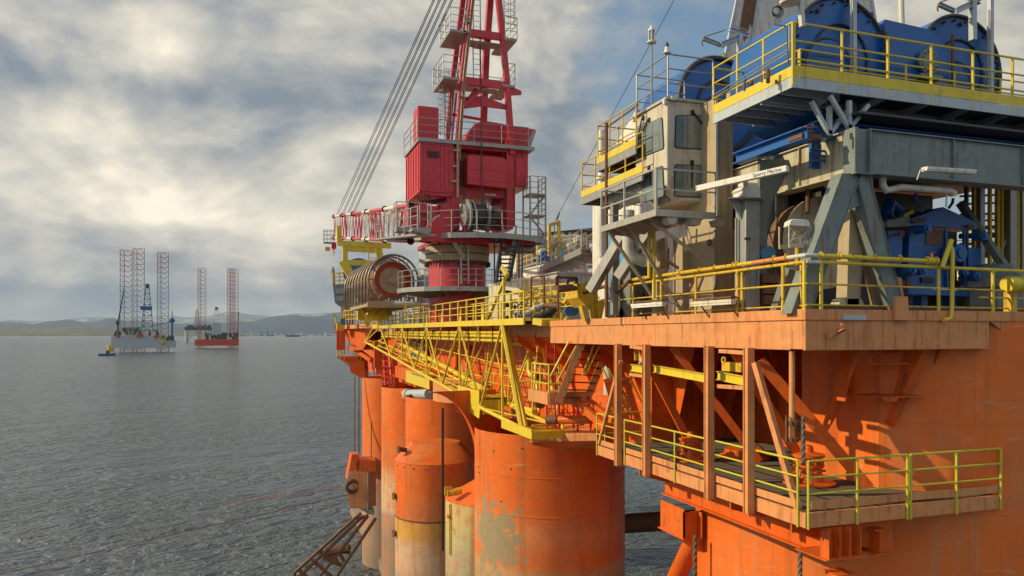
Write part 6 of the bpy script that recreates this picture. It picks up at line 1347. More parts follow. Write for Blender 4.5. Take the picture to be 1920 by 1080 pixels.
# strip lights on brackets
for px0, px1, py, lb in ((1187, 1246, 570, 'shorter grey-white strip light on rusty brackets outside the rail'), (1299, 1376, 566, 'longer rust-spotted strip light on rusty brackets nearer the corner')):
    X_ = XA - .28; a = PX(px0, py + 4, X_); b = PX(px1, py - 2, X_); q = T('strip_light', lb, 'light fitting', (X_, (a.y + b.y) / 2, a.z)); z = (a.z + b.z) / 2
    g = MB(); g.box(X_ - .09, X_ + .09, b.y, a.y, z - .02, z + .05); g.box(X_ - .075, X_ + .075, b.y + .02, a.y - .02, z - .08, z - .02); g.build('fitting', m_wht if px0 < 1200 else m_wrst, q)
    g = MB(); g.box(X_ - .02, X_ + .16, b.y + .1, a.y - .1, z + .09, z + .13); g.build('backing_channel', m_rust, q)
    for f in (.12, .8): y = b.y + (a.y - b.y) * f; g = MB(); g.bar((X_ - .02, y, z - .02), (XA + .0, y - .1, .40), .035, .035); g.bar((X_ - .02, y, z + .09), (XA + .02, y, z + .1), .035, .035); g.build('bracket', m_rust, q)
g = MB(); X_ = XA - .25; g.path([PX(1225, 560, X_), PX(1210, 575, X_), PX(1195, 592, X_), PX(1183, 580, X_), PX(1187, 545, XA)], .012, 6); g.path([PX(1246, 562, X_), PX(1262, 570, X_), PX(1276, 552, X_), PX(1281, 560, X_), PX(1285, 578, X_)], .014, 6); one(g, 'loose_cable', m_dark, 'slack black cables drooping from the shorter strip light', 'cable')
# antenna
RX = T('radar_antenna', 'white radar scanner bar on a gearbox atop a square grey post', 'radar', PX(1412, 590, 12.2))
aL = PT(1308, 354, 19.6); aR = PT(1477, 316, 17.8); d_ = (aR - aL); dz_ = V(d_.y, -d_.x, 0).normalized()
g = MB(); g.bar(aL, aR, .14, .15); g.build('scanner_bar', m_wht, RX, bevel=.01)
g = MB(); g.bar(aL - d_.normalized() * .01, aL - d_.normalized() * .0, .16, .17); g.build('end_cap', m_galv, RX)
ang = math.atan2(d_.y, d_.x); tp = mix(aL, aR, .80); nrm = V(math.sin(ang), -math.cos(ang), 0)
lettering('Sperry Marine', .13, m_navy, RX, tp + nrm * .074, (R(90) , -math.atan2(d_.z, d_.xy.length) * 1.0, ang), .003)
pc = PT(1400, 372, 19.5); w_ = .34
g = MB()
prof = [(-w_, 0), (w_, 0), (w_ * .98, .13), (w_ * 1.05, .15), (w_ * .95, .22), (w_ * .8, .3), (w_ * .3, .34), (-w_ * .3, .34), (-w_ * .9, .24), (-w_ * 1.1, .18), (-w_ * .95, .13)]
g.prism([pc + V(x * .9, -.2 + x * .1, z) for x, z in prof], (.05, .5, 0)); g.build('gearbox', m_wht, RX, bevel=.02)
g = MB(); g.tube(pc + V(.0, .05, .3), mix(aL, aR, .55) , .07, 10); g.box(pc.x - .12, pc.x + .3, pc.y - .1, pc.y + .2, pc.z + .33, pc.z + .4); g.build('turning_head', m_wht, RX)
g = MB(); g.prism([pc + V(-.62, -.05, -.02), pc + V(.1, -.45, -.02), pc + V(.62, .1, -.02), pc + V(.0, .5, -.02)], (0, 0, -.03)); g.build('mount_plate', m_galv, RX)
g = MB(); px_ = pc + V(.12, .1, 0); g.box(px_.x - .22, px_.x + .22, px_.y - .2, px_.y + .25, DK, pc.z - .05); g.build('post', m_galv, RX, bevel=.02)
g = MB(); g.prism([px_ + V(-.22, -.05, -.06), px_ + V(-.6, -.05, -.06), px_ + V(-.22, -.05, -.55)], (0, .04, 0)); g.bar(px_ + V(-.3, .1, -.5), V(px_.x - .3, px_.y + .1, DK), .05); g.build('gusset', m_galv, RX)
g = MB()
for z in (pc.z - 1.1, pc.z - 1.9): g.box(px_.x - .27, px_.x - .1, px_.y - .24, px_.y - .2, z, z + .06)
each(g, 'step_iron', m_dark, RX)
# cage floodlight
fl = T('floodlight', 'white box floodlight in a wire cage above the near corner rail', 'floodlight', PX(1508, 500, XA + .25)); c_ = PT(1500, 437, 17.7)
g = MB(); w_ = .31; g.prism([c_ + V(-w_, 0, .16), c_ + V(w_, 0, .16), c_ + V(w_ * .9, 0, .28), c_ + V(w_ * .7, 0, .33), c_ + V(-w_ * .7, 0, .33), c_ + V(-w_ * .9, 0, .28)], (.1, .34, 0)); g.build('lamp_body', m_wht, fl, bevel=.02)
g = MB(); g.prism([c_ + V(-w_*.8, .02, .15), c_ + V(w_*.8, .02, .15), c_ + V(w_*.55, .2, -.05), c_ + V(-w_*.55, .2, -.05)], (.05, .1, 0)); g.build('reflector', m_tan, fl)
g = MB()
for x in (-w_, w_): g.bar(c_ + V(x, 0, -.3), c_ + V(x, 0, .18), .03); g.bar(c_ + V(x, .35, -.3), c_ + V(x, .35, .18), .03)
g.bar(c_ + V(-w_, 0, -.3), c_ + V(w_, 0, -.3), .05, .1); g.bar(c_ + V(-w_, .35, -.3), c_ + V(w_, .35, -.3), .05, .1); g.build('bracket_frame', m_cream, fl)
g = MB(); rw = random.Random(5)
for k in range(9): p = [c_ + V(rw.uniform(-w_, w_), -.02 + rw.uniform(0, .06), rw.uniform(-.28, .15)) for _ in range(4)]; g.path(p, .006, 4)
g.build('wire_guard', m_wpipe, fl); g = MB(); p = c_ + V(.05, .15, -.3); g.tube(p, V(p.x, p.y, DK), .055, 10); g.build('lamp_pole', m_yelr, fl)
# yellow anchor jaws at the deck edge
jw = T('anchor_jaw', 'rust-edged yellow jaw plates of an anchor rack at the far end of the orange beam', 'anchor fitting', PX(1090, 597, XA + .3))
for k, dx_ in ((0, 0), (1, 26)):
    Y_ = PX(1075, 560, XA + .2).y - k * .6; f_ = lambda x, y: PY(x + dx_, y, Y_)
    g = MB(); g.prism([f_(1075, 536), f_(1086, 532), f_(1082, 550), f_(1080, 560), f_(1096, 572), f_(1078, 572), f_(1058, 568)], (.04, .35, 0)); g.build('jaw_plate', m_yelr, jw)
g = MB(); Y_ = PX(1100, 560, XA + .2).y; f_ = lambda x, y: PY(x, y, Y_ - .8)
g.prism([f_(1082, 532), f_(1118, 528), f_(1122, 566), f_(1100, 575), f_(1084, 558)], (.1, 1.4, 0)); g.build('jaw_body', m_yelr, jw)
g = MB(); g.prism([f_(1090, 573), f_(1097, 573), f_(1102, 603), f_(1098, 604)], (.0, .3, 0)); g.cut(); g.prism([f_(1108, 570), f_(1116, 568), f_(1119, 602), f_(1114, 603)], (0, .3, 0)); g.cut(); g.prism([f_(1116, 568), f_(1136, 560), f_(1128, 600), f_(1122, 602)], (0, .3, 0)); each(g, 'jaw_foot', m_yelr, jw)
g = MB(); g.tube(f_(1092, 550), f_(1140, 536), .05, 8); g.tube(f_(1045, 545), f_(1080, 540), .1, 8); g.tube(f_(1048, 538), f_(1075, 536), .06, 8); each(g, 'drag_bar', m_rust, jw)
g = MB(); a_, b_ = 1042, 1082
for p in (((1043, 520), (1043, 535)), ((1081, 521), (1081, 532)), ((1043, 520), (1081, 521)), ((1064, 526), (1064, 533)), ((1064, 526), (1081, 524))): g.bar(f_(*p[0]), f_(*p[1]), .09, .09)
one(g, 'goal_frame', m_rust, 'small rusty open frame behind the anchor jaws', 'frame')
g = MB(); p = PX(1163, 520, XA + .6); 
g.bar(V(p.x, p.y, DK), V(p.x, p.y, PX(1163, 500, XA + .6).z), .16, .2); g.prism([V(p.x - .3, p.y - .1, DK), V(p.x + .3, p.y - .1, DK), V(p.x + .05, p.y - .1, DK + .35), V(p.x - .05, p.y - .1, DK + .35)], (0, .04, 0)); one(g, 'stub_post', m_ggrey, 'short grey post with splayed foot beside the swan-neck pipe', 'post')
g = MB(); a = PX(1142, 555, XA + 1.3); b = PX(1182, 490, XA + 1.3)
g.box(XA + 1.3, XA + 2.4, b.y, a.y, DK, PX(1150, 505, XA + 1.3).z); 
for k in range(5): y = b.y + (a.y - b.y) * (k + .5) / 5; g.tube((XA + 1.6, y, 1.6), (XA + 1.5, y - .1, 2.5 + .2 * (k % 3)), .07, 8)
one(g, 'control_stand', m_ggrey, 'dark grubby control stand with upright levers behind the swan-neck pipe', 'control stand')
g = MB()
for k in range(7): p = PX(1185 + k * 3, 590, XA + .8); g.path([V(p.x, p.y, DK + .05), V(p.x + .1, p.y + .1, DK + .5 + .06 * k), V(p.x + .5, p.y + .4, DK + .9 - .05 * k), V(p.x + 1.0, p.y + .2, DK + .3)], .05, 8)
one(g, 'hose_bundle', m_black, 'coil of black hoses lying behind the rail under the cabin', 'hoses')
# ================================================================== machinery in the portal
q = T('rope_drum', 'brown rusty rope drum with a big cream flange behind the left portal leg', 'rope drum', PY(1520, 440, 17.5))
c_ = PY(1545, 455, 16.4); rr_ = 92 / F * 19
g = MB(); g.tube(c_, c_ + V(0, .12, 0), rr_, 44); g.build('drum_flange', m_cream, q)
g = MB(); g.tube(c_ + V(-.1, .5, 0), c_ + V(-.1, 1.8, 0), rr_ * .92, 36); g.build('rope_layer', m_brown, q)
g = MB(); c2 = PY(1500, 455, 18.6); g.tube(c2, c2 + V(0, .15, 0), rr_ * 1.05, 40); g.build('rear_flange', m_rust, q)
g = MB(); g.tube(PY(1515, 350, 16.2), PY(1514, 400, 16.2), .06, 8); g.build('rope_tail', m_rust, q)
g = MB(); p = PX(1441, 475, 12.6); g.tube(p, p + V(.1, .35, 0), .2, 18); g.path([p + V(-.3, .1, -.1), p + V(-.3, .1, -.9)], .03, 6); one(g, 'electric_motor', paint('mid_blue_paint', (.06, .22, .42), .4, .2, .2, .3), 'small round blue motor end behind the corner rail', 'motor')
g = MB(); g.prism([PX(1440, 590, 12.5), PX(1452, 590, 12.5), PX(1480, 505, 12.5), PX(1471, 500, 12.5)], (.25, 0, 0)); one(g, 'sloping_channel', m_ggrey, 'sloping grey steel channel behind the left corner rail', 'channel')
g = MB(); a = PT(1432, 510, 19.5); 
for k in range(3): g.box(a.x + k*.02, a.x + 1.0, a.y, a.y + 1.0, a.z - .28*(k+1), a.z - .28*k - .04)
one(g, 'brake_bands', m_brown, 'stack of worn brown bands low behind the corner rail', 'brake')
g = MB(); a = PT(1385, 300, 21); b = PT(1440, 600, 21)
for px in (1432, 1455): 
    p = PT(px, 350, 20.5); g.box(p.x, p.x + .4, p.y, p.y + .08, DK, 4.4); g.cut()
for py in (405, 455): p = PT(1432, py, 20.6); g.box(p.x, p.x + .9, p.y, p.y + .05, p.z, p.z + .08); g.cut()
q = T('inner_frame', 'dark grey upright plates between the radar post and the brown drum', 'frame', PT(1440, 590, 20.5)); each(g, 'upright_plate', m_ggrey, q)
g = MB(); c_ = PT(1478, 430, 20); g.prism([c_ + V(-.9, 0, 1.8), c_ + V(.5, 0, 1.9), c_ + V(-.1, 0, 1.4), c_ + V(-.55, 0, .6), c_ + V(-.7, 0, -.3), c_ + V(-.7, 0, -2.4), c_ + V(-.95, 0, -2.4)], (0, .1, 0)); g.build('curved_plate', m_ggrey, q)
# blue brake casing
YM = 16.0
bm_ = T('gearbox_casing', 'bright blue gabled gearbox casing with motors and pipes behind the short rail', 'gearbox', PY(1760, 590, YM))
f_ = lambda x, y, Y=YM: PY(x, y, Y)
g = MB(); g.prism([f_(1705, 412), f_(1768, 388), f_(1832, 418), f_(1833, 430), f_(1722, 422), f_(1706, 424)], (0, .9, 0)); g.build('gable_lid', m_blu, bm_)
g = MB(); g.prism([f_(1664, 414), f_(1705, 404), f_(1706, 424), f_(1665, 426)], (0, .7, 0)); g.build('side_arm', m_ggrey, bm_)
g = MB(); g.prism([f_(1706, 430), f_(1770, 430), f_(1770, 540), f_(1700, 540)], (0, .6, 0)); g.cut(); g.prism([f_(1665, 434), f_(1693, 432), f_(1690, 500), f_(1667, 500)], (0, .5, 0)); g.cut(); g.prism([f_(1816, 465), f_(1840, 465), f_(1840, 505), f_(1816, 505)], (0, .4, 0)); g.cut(); each(g, 'side_plate', m_blu, bm_)
g = MB(); g.box(f_(1735, 430).x, f_(1766, 430).x, YM - .03, YM - .001, f_(1750, 460).z, f_(1750, 430).z); g.build('worn_panel', m_brown, bm_)
g = MB(); g.prism([f_(1728, 520, YM - .05), f_(1752, 520, YM - .05), f_(1752, 530, YM - .05), f_(1728, 530, YM - .05)], (0, .04, 0)); g.box(f_(1775, 430).x, f_(1806, 430).x, YM + .2, YM + .5, f_(1790, 540).z, f_(1790, 432).z); g.build('recess_shade', m_black, bm_)  # black plates stand in for shade inside the casing openings
g = MB(); g.bar(f_(1773, 430, YM - .06), f_(1776, 540, YM - .06), .06, .06); g.cut(); g.bar(f_(1807, 432, YM - .06), f_(1808, 540, YM - .06), .06, .06); g.cut(); g.bar(f_(1700, 546, YM - .06), f_(1850, 552, YM - .06), .1, .16); g.cut(); each(g, 'frame_bar', m_blu, bm_)
for px, py, r_, ln in ((1778, 477, .24, .4), (1718, 432, .12, .4), (1826, 444, .12, .35), (1716, 508, .13, .3), (1697, 508, .11, .3), (1817, 520, .12, .3), (1800, 512, .08, .2)):
    p = f_(px, py, YM - .1); g = MB(); g.tube(p, p + V(0, -ln, 0), r_, 18); g.tube(p + V(0, -ln, 0), p + V(0, -ln - .05, 0), r_ * .6, 14); g.ring(p + V(0, -ln * .9, 0), (0, 1, 0), r_, .02, 18, 5); g.build('motor', m_blu, bm_)
g = MB()
for px, py in ((1692, 530), (1704, 530), (1692, 438), (1838, 440), (1804, 540)): p = f_(px, py, YM - .35); g.ring(p, (0, 1, 0), .06, .025, 14, 5); g.tube(p, p + V(0, .3, 0), .04, 8)
for px, py in ((1728, 412), (1818, 424), (1716, 415)): p = f_(px, py, YM - .06); g.box(p.x - .12, p.x + .12, p.y - .05, p.y, p.z - .04, p.z + .04)
each(g, 'fitting', m_rust, bm_)
g = MB(); g.path([f_(1662, 405, YM + .3), f_(1668, 380, YM + .4), f_(1690, 400, YM + .5), f_(1700, 420, YM + .5)], .16, 10); g.build('trunking', m_blu, bm_)
g = MB(); g.path([f_(1717, 362, YM - .2), f_(1718, 376, YM - .2), f_(1727, 386, YM - .2), f_(1728, 398, YM - .2)], .04, 8); g.path([f_(1787, 372, YM - .2), f_(1786, 380, YM - .2), f_(1779, 390, YM - .2)], .04, 8); each(g, 'lube_pipe', m_blu, bm_)
g = MB(); g.prism([f_(1695, 402, YM + .2), f_(1712, 392, YM + .2), f_(1714, 400, YM + .2), f_(1696, 407, YM + .2)], (0, .2, 0)); g.build('yellow_guard', m_yel, bm_)
for k in range(5): p = f_(1700 + k * 28, 560, YM + .2); g = MB(); g.box(p.x, p.x + .22, YM + .2, YM + .5, DK, p.z + .1); g.build('pedestal_foot', m_blu if k % 2 else m_dark, bm_)
g = MB(); g.path([PY(1655, 322, 14.4), PY(1655, 347, 14.4), PY(1662, 357, 14.4), PY(1690, 351, 14.4), PY(1780, 358, 14.4), PY(1788, 361, 14.4), PY(1789, 368, 14.4)], .085, 14); g.tube(PY(1775, 365, 14.4), PY(1774, 388, 14.4), .02, 6); one(g, 'lagged_pipe', m_wpipe, 'lagged grey pipe bending under the front box beam', 'pipe')
a = PY(1733, 318, 13.3); b = PY(1825, 324, 13.3); q = T('strip_light', 'long white strip light hanging under the front box beam', 'light fitting', a)
g = MB(); g.bar(a + V(0, 0, .03), b + V(0, 0, .03), .18, .06); g.cut(); g.bar(a, b, .15, .07); g.build('fitting', m_wht, q); g = MB(); g.path([a, a + V(-.12, 0, -.02), a + V(-.22, 0, -.25)], .012, 6); g.build('lead', m_wht, q)
g = MB(); g.bar(PY(1800, 380, 16.5), PY(1912, 540, 15.2), .16, .2, (0, 1, 0)); one(g, 'diagonal_strut', m_ggrey, 'dark grey strut slanting down right of the blue gearbox', 'strut')
q = T('winch_cover', 'stubby grey tapered casing low on the right behind the rail', 'casing', PY(1870, 590, 15.5)); p = PY(1862, 548, 15.9)
g = MB(); g.lathe(V(p.x, p.y, 0), [(.9, DK), (.9, 1.3), (.98, 1.32), (.98, 1.55), (.86, 1.6), (.5, 2.0), (.02, 2.02)], 8); g.build('casing', m_ggrey, q)
q = T('air_winch', 'yellow cylindrical air winch on a stand at the right edge by the rail', 'winch', PY(1905, 590, 14.0)); a = PY(1888, 533, 13.9); b = PY(1935, 533, 13.9)
g = MB(); g.tube(a, b, .17, 20); g.tube(a - V(.0, 0, 0), a + V(.3, 0, 0), .2, 20); g.tube(a + V(.42, 0, 0), a + V(.5, 0, 0), .21, 20); g.build('drum_body', m_yel, q)
g = MB(); g.bar(V(a.x + .25, a.y + .1, DK), V(a.x + .25, a.y + .1, a.z), .22, .2); g.build('stand', m_yelr, q)
# scaffold-like steelwork at the right edge
sf = T('pipe_rack_tower', 'yellow and grey open steelwork with pipes behind the blue gearbox', 'steelwork', PT(1870, 560, 26))
tt = 26; f_ = lambda x, y, d=0: PT(x, y, tt + d)
for px, w_, m_ in ((1838, .2, m_galv), (1893, .32, m_galv), (1812, .1, m_dark), (1856, .1, m_yel), (1870, .12, m_yelr), (1878, .1, m_yel), (1908, .12, m_yel), (1826, .1, m_yelr), (1916, .2, m_galv)):
    g = MB(); g.bar(f_(px, 575), f_(px, 345), w_, w_); g.build('upright', m_, sf)
for py, m_, r_ in ((440, m_dark, .1), (400, m_yel, .05), (470, m_galv, .16), (480, m_yelr, .05), (505, m_dark, .12), (425, m_galv, .07), (455, m_yel, .05), (380, m_yel, .04), (520, m_wpipe, .14), (365, m_yelr, .04), (412, m_yel, .04), (495, m_yel, .04)):
    g = MB(); g.tube(f_(1800, py + 3, .4), f_(1990, py - 4, .4), r_, 8); g.build('cross_pipe', m_, sf)
g = MB(); g.bar(f_(1840, 440), f_(1885, 520), .1); g.bar(f_(1890, 440), f_(1840, 545), .1); g.build('cross_brace', m_galv, sf)
g = MB()
for k in range(8): g.box(f_(1796, 0, 3).x, f_(1990, 0, 3).x, f_(1850, 0, 4).y, f_(1850, 0, 4).y + .03, 1.2 + k * .5, 1.24 + k * .5)
g.build('tread', m_yel, sf)
g = MB(); a = PT(1800, 560, 31); b = PT(2000, 380, 31); g.box(a.x, b.x + 4, a.y, a.y + .4, DK, 2.6); one(g, 'white_housing', m_wrst, 'stained white housing glimpsed through the steelwork on the right', 'housing')
# ================================================================== mid deck between crane and cabin
def on_t(x, y, t_): return PT(x, y, t_)
def cbox(name, label, x0, y0, x1, y1, t_, mat, cat, depth=3, corr=True, top=None, doors=False):
    """container or module whose long side looks at the sea (-X face) and short side at the viewer"""
    a = PT(x0, y1, t_); b = PT(x1, y1, t_); z1 = PT(x0, y0, t_).z; q = T(name, label, cat, (a.x, a.y, DK))
    g = MB(); Y_ = a.y; xr = PY(x1, y1, Y_).x
    if corr: corrugated(g, V(a.x, Y_, 0), V(xr, Y_, 0), DK, z1, .05, .28, (0, -1, 0)); corrugated(g, V(a.x, Y_ + depth, 0), V(a.x, Y_, 0), DK, z1, .05, .28, (-1, 0, 0))
    g.box(a.x + .03, xr, Y_ + .03, Y_ + depth, DK, z1 - .01); g.build('wall', mat, q)
    g = MB()
    for x in (a.x, xr): g.bar((x, Y_ - .03, DK), (x, Y_ - .03, z1 + .02), .14)
    g.bar((a.x, Y_ - .03, z1), (xr, Y_ - .03, z1), .12); g.bar((a.x - .02, Y_, z1), (a.x - .02, Y_ + depth, z1), .12); g.build('corner_frame', mat, q)
    return q
cbox('container', 'rust-streaked cream corrugated container behind the yellow rails', 975, 523, 1043, 585, 42, m_wrst, 'container', 6)
cbox('container', 'pale blue-grey corrugated container behind the rusty one', 1046, 511, 1122, 560, 46, m_bgrey, 'container', 3)
cbox('deck_module', 'white deck module with flat walls under the grey catwalk', 1020, 497, 1100, 560, 56, m_wht, 'module', 5, False)
cbox('deck_module', 'low white module right behind the crane pedestal', 962, 520, 1000, 585, 60, m_wht, 'module', 5, False)
cbox('deck_module', 'white block with stained face between crane and catwalk', 968, 455, 1015, 505, 66, m_wht, 'module', 5, False)
# pipework module, cream, roofed
q = T('process_module', 'cream pipe-filled process module with a ragged dark roof edge', 'module', PT(1060, 560, 68)); tt = 68
g = MB(); f_ = lambda x, y, d=0: PT(x, y, tt + d)
g.prism([f_(1010, 437), f_(1112, 427), f_(1116, 436), f_(1010, 446)], (2, 5, 0)); g.build('roof', m_dark, q)
g = MB(); a = f_(1008, 447, 4); b = f_(1115, 560, 4); g.box(a.x, b.x, a.y, a.y + .5, DK, a.z); g.build('back_wall', m_cream, q)
g = MB(); rm = random.Random(11)
for k in range(26):
    y = rm.uniform(442, 500); x = rm.uniform(1010, 1095); ln = rm.uniform(10, 45); r_ = rm.uniform(.08, .3); d = rm.uniform(-2, 3); g.tube(f_(x, y, d), f_(x + ln, y + rm.uniform(-5, 3), d), r_, 8); g.cut()
for k in range(14): x = rm.uniform(1012, 1112); g.tube(f_(x, 440, 1), f_(x, 500, 1), rm.uniform(.06, .16), 6); g.cut()
for k in range(10): x = rm.uniform(1012, 1100); y = rm.uniform(450, 490); g.ball(f_(x, y, -2), rm.uniform(.3, .7), 8); g.cut()
each(g, 'pipe', m_cream, q)
g = MB()
for k in range(8): x = 1012 + k * 14; g.bar(f_(x, 436, -1), f_(x + 5, 447, -1), .25); g.cut()
each(g, 'roof_bracket', m_tan, q)
g = MB()
for x0, y0, x1, y1, d in ((1007, 478, 1016, 500, -4), (1000, 486, 1008, 503, -5), (1016, 470, 1030, 488, -3), (1055, 468, 1075, 482, -6), (1080, 468, 1100, 478, -6)): a = f_(x0, y1, d); b = f_(x1, y1, d); g.box(a.x, b.x, a.y, a.y + .5, a.z, f_(x0, y0, d).z); g.cut()
for k, o_ in enumerate(each(g, 'tarpaulin', m_blu, q)): pass
# catwalk grey
q = T('catwalk', 'grey elevated catwalk with thin rails crossing in front of the cream module', 'walkway', PT(1070, 490, 50)); a = PT(1020, 498, 58); b = PT(1108, 478, 44); a.z = b.z = (a.z + b.z) / 2
g = MB(); g.bar(a, b, 1.2, .12); g.bar(a + V(-.6, 0, -.1), b + V(-.6, 0, -.1), .08, .4); g.bar(b, b + V(4, .5, 0), 1.2, .3); g.build('deck', m_galv, q)
frame_rail(q, [a + V(-.6, 0, 0), b + V(-.6, 0, 0), b + V(4, -.1, 0)], 1.15, 2, 1.6, m_galv, .03)
frame_rail(q, [a + V(.6, 0, 0), b + V(.6, 0, 0)], 1.15, 2, 1.6, m_galv, .03)
g = MB()
for k in range(8): p = mix(a, b, (k + .5) / 8); g.prism([p + V(-.6, 0, -.3), p + V(.9, 0, -.1), p + V(.9, 0, -.6)], (0, .08, 0)); g.cut()
each(g, 'bracket', m_galv, q)
q = T('catwalk', 'yellow-railed lower catwalk running from the crane stairs to the grey catwalk', 'walkway', PT(985, 520, 60)); a2 = PT(982, 505, 62); b2 = PT(1022, 492, 58)
g = MB(); g.bar(a2, b2, 1.2, .15); g.build('deck', m_galv, q); frame_rail(q, [a2 + V(-.6, 0, 0), b2 + V(-.6, 0, 0)], 1.2, 2, 1.1, m_yel, .045)
# yellow portal
q = T('hoist_portal', 'thin yellow portal frame standing above the catwalk', 'portal frame', PT(1038, 480, 55)); f_ = lambda x, y: PT(x, y, 55)
g = MB(); g.bar(f_(1030, 423), f_(1030, 480), .2); g.cut(); g.bar(f_(1048, 417), f_(1048, 480), .2); g.cut(); g.bar(f_(1029, 423), f_(1050, 416), .22); g.cut(); g.bar(f_(1052, 460), f_(1068, 478), .16); g.cut(); g.bar(f_(1056, 474), f_(1070, 469), .14); g.cut(); each(g, 'frame_member', m_yel, q)
g = MB(); g.tube(f_(1040, 421), f_(1039, 440), .03, 5); g.tube(f_(1044, 413), f_(1049, 398), .05, 5); g.build('chain', m_dark, q)
# cage stair by the crane
q = T('stair_tower', 'dark steel stair flight beside the crane pedestal', 'stairs', PT(945, 570, 49)); f_ = lambda x, y, d=0: PT(x, y, 49 + d)
g = MB()
for x0, x1 in ((938, 925), (966, 948)): g.bar(f_(x0 + 4, 450), f_(x1 + 4, 545), .1, .2); g.cut()
for k in range(11): y = 462 + k * 8; s_ = (y - 450) / 95; g.bar(f_(942 - 13*s_, y), f_(970 - 18*s_, y), .35, .08); g.cut()
each(g, 'tread_and_stringer', m_dark, q)
frame_rail(q, [f_(928, 545), f_(944, 450)], 1.0, 2, 1, m_galv, .03); frame_rail(q, [f_(950, 545), f_(968, 450)], 1.0, 2, 1, m_galv, .03)
g = MB()
for px in (927, 939, 973, 979): g.bar(f_(px, 600), f_(px, 440), .08); g.cut()
each(g, 'upright', m_dark, q)
# yellow rails crowd left of the jaws
rail_thing('guard_rail', 'yellow rail on the gangway landing left of the anchor jaws', [PT(958, 597, 37), PT(1022, 592, 35)], h=1.3, mids=2, step=.8, r=.04)
rail_thing('guard_rail', 'rust-brown rail in front of the cream container', [PT(996, 600, 35), PT(1046, 597, 33)], h=2.0, mids=1, step=1.2, r=.04, mat=m_rust)
rail_thing('guard_rail', 'yellow rail in front of the containers, ending at the anchor jaws', [PT(975, 580, 42), PT(1075, 575, 38)], h=1.2, mids=2, step=.9, r=.035)
rail_thing('guard_rail', 'yellow rail standing against the blue-grey container', [PT(1035, 592, 34), PT(1090, 588, 31)], h=1.1, mids=2, step=.8, r=.03)
g = MB(); g.path([PT(970, 590, 34), PT(990, 588, 34), PT(1005, 578, 34), PT(1020, 572, 34)], .16, 12); q = one(g, 'loading_hose', m_wpipe, 'grey and black loading hose draped over the landing', 'hose'); 
g = MB(); g.path([PT(1000, 598, 33.5), PT(1015, 594, 33.5), PT(1030, 586, 33.5), PT(1042, 578, 33.5)], .17, 12); g.build('dark_section', m_black, q); g = MB(); g.tube(PT(1020, 573, 33.8), PT(1062, 574, 33), .12, 12); g.build('rusty_section', m_rust, q)
g = MB(); 
for k in range(4): p = PT(950 + k * .5, 520 + k * 24, 36); g.lathe(V(p.x, p.y, p.z - .2), [(.02, 0), (.22, 0), (.25, .15), (.02, .2)], 12); g.cut()
q = T('junction_boxes', 'column of small dark fittings on the hinge frame of the walkway', 'fittings', PT(950, 600, 36)); each(g, 'fitting', m_dark, q)
for k, (px, tt_) in enumerate(((1068, 31), (1077, 31))): p = PT(px, 583, tt_); one(MB().tube(p, p + V(.1, .4, 0), .2, 16), 'blue_drum', m_far_b, ('left' if k == 0 else 'right') + ' one of two small blue barrel ends under the anchor jaws', 'barrel', 'small blue barrels under the jaws')
# mess of yellow pipework under and behind the rails
q = T('manifold', 'tangle of yellow valves and pipes behind the gangway rails', 'pipe manifold', PT(1030, 595, 36)); rm = random.Random(21)
g = MB()
for k in range(34): x = rm.uniform(960, 1075); y = rm.uniform(545, 594); t_ = rm.uniform(33.5, 38); l = rm.uniform(8, 26); g.tube(PT(x, y, t_), PT(x + (l if k % 2 else 0), y + (rm.uniform(-2, 2) if k % 2 else l * .8), t_), rm.uniform(.04, .11), 8); g.cut()
each(g, 'pipe', m_yel, q)
g = MB()
for k in range(16): x = rm.uniform(960, 1075); y = rm.uniform(555, 592); p = PT(x, y, rm.uniform(33.5, 37)); g.ring(p, (rm.random(), 1, rm.random() * .3), .14, .035, 12, 5); g.tube(p, p - V(0, 0, .3), .05, 6); g.cut()
each(g, 'valve_wheel', m_rust, q)
q = T('crane_base_gear', 'pale pipes, signs and small gear around the foot of the red pedestal', 'deck gear', PT(830, 590, 56)); rm = random.Random(31); g = MB()
for k in range(22): x = rm.uniform(735, 935); y = rm.uniform(565, 596); t_ = rm.uniform(50, 58); l = rm.uniform(12, 60); g.tube(PT(x, y, t_), PT(x + l, y + rm.uniform(-2, 1), t_), rm.uniform(.05, .14), 8); g.cut()
each(g, 'pipe', m_wpipe, q)
g = MB()
for px in (761, 788, 832, 870): g.bar(PT(px, 596, 52), PT(px, 545, 52), .1); g.cut()
each(g, 'yellow_post', m_yel, q)
g = MB(); a = PT(768, 557, 54); b = PT(788, 549, 54); g.box(a.x, b.x, a.y, a.y + .04, a.z, b.z); o_ = g.build('sign_plate', m_wht, q); marks((a.x + (b.x - a.x) * .3, a.y - .002, a.z + (b.z - a.z) * .35), ((b.x - a.x) * .6, 0, 0), (0, 0, (b.z - a.z) * .3), 7, m_redtxt, o_, (0, -.01, 0), 7)
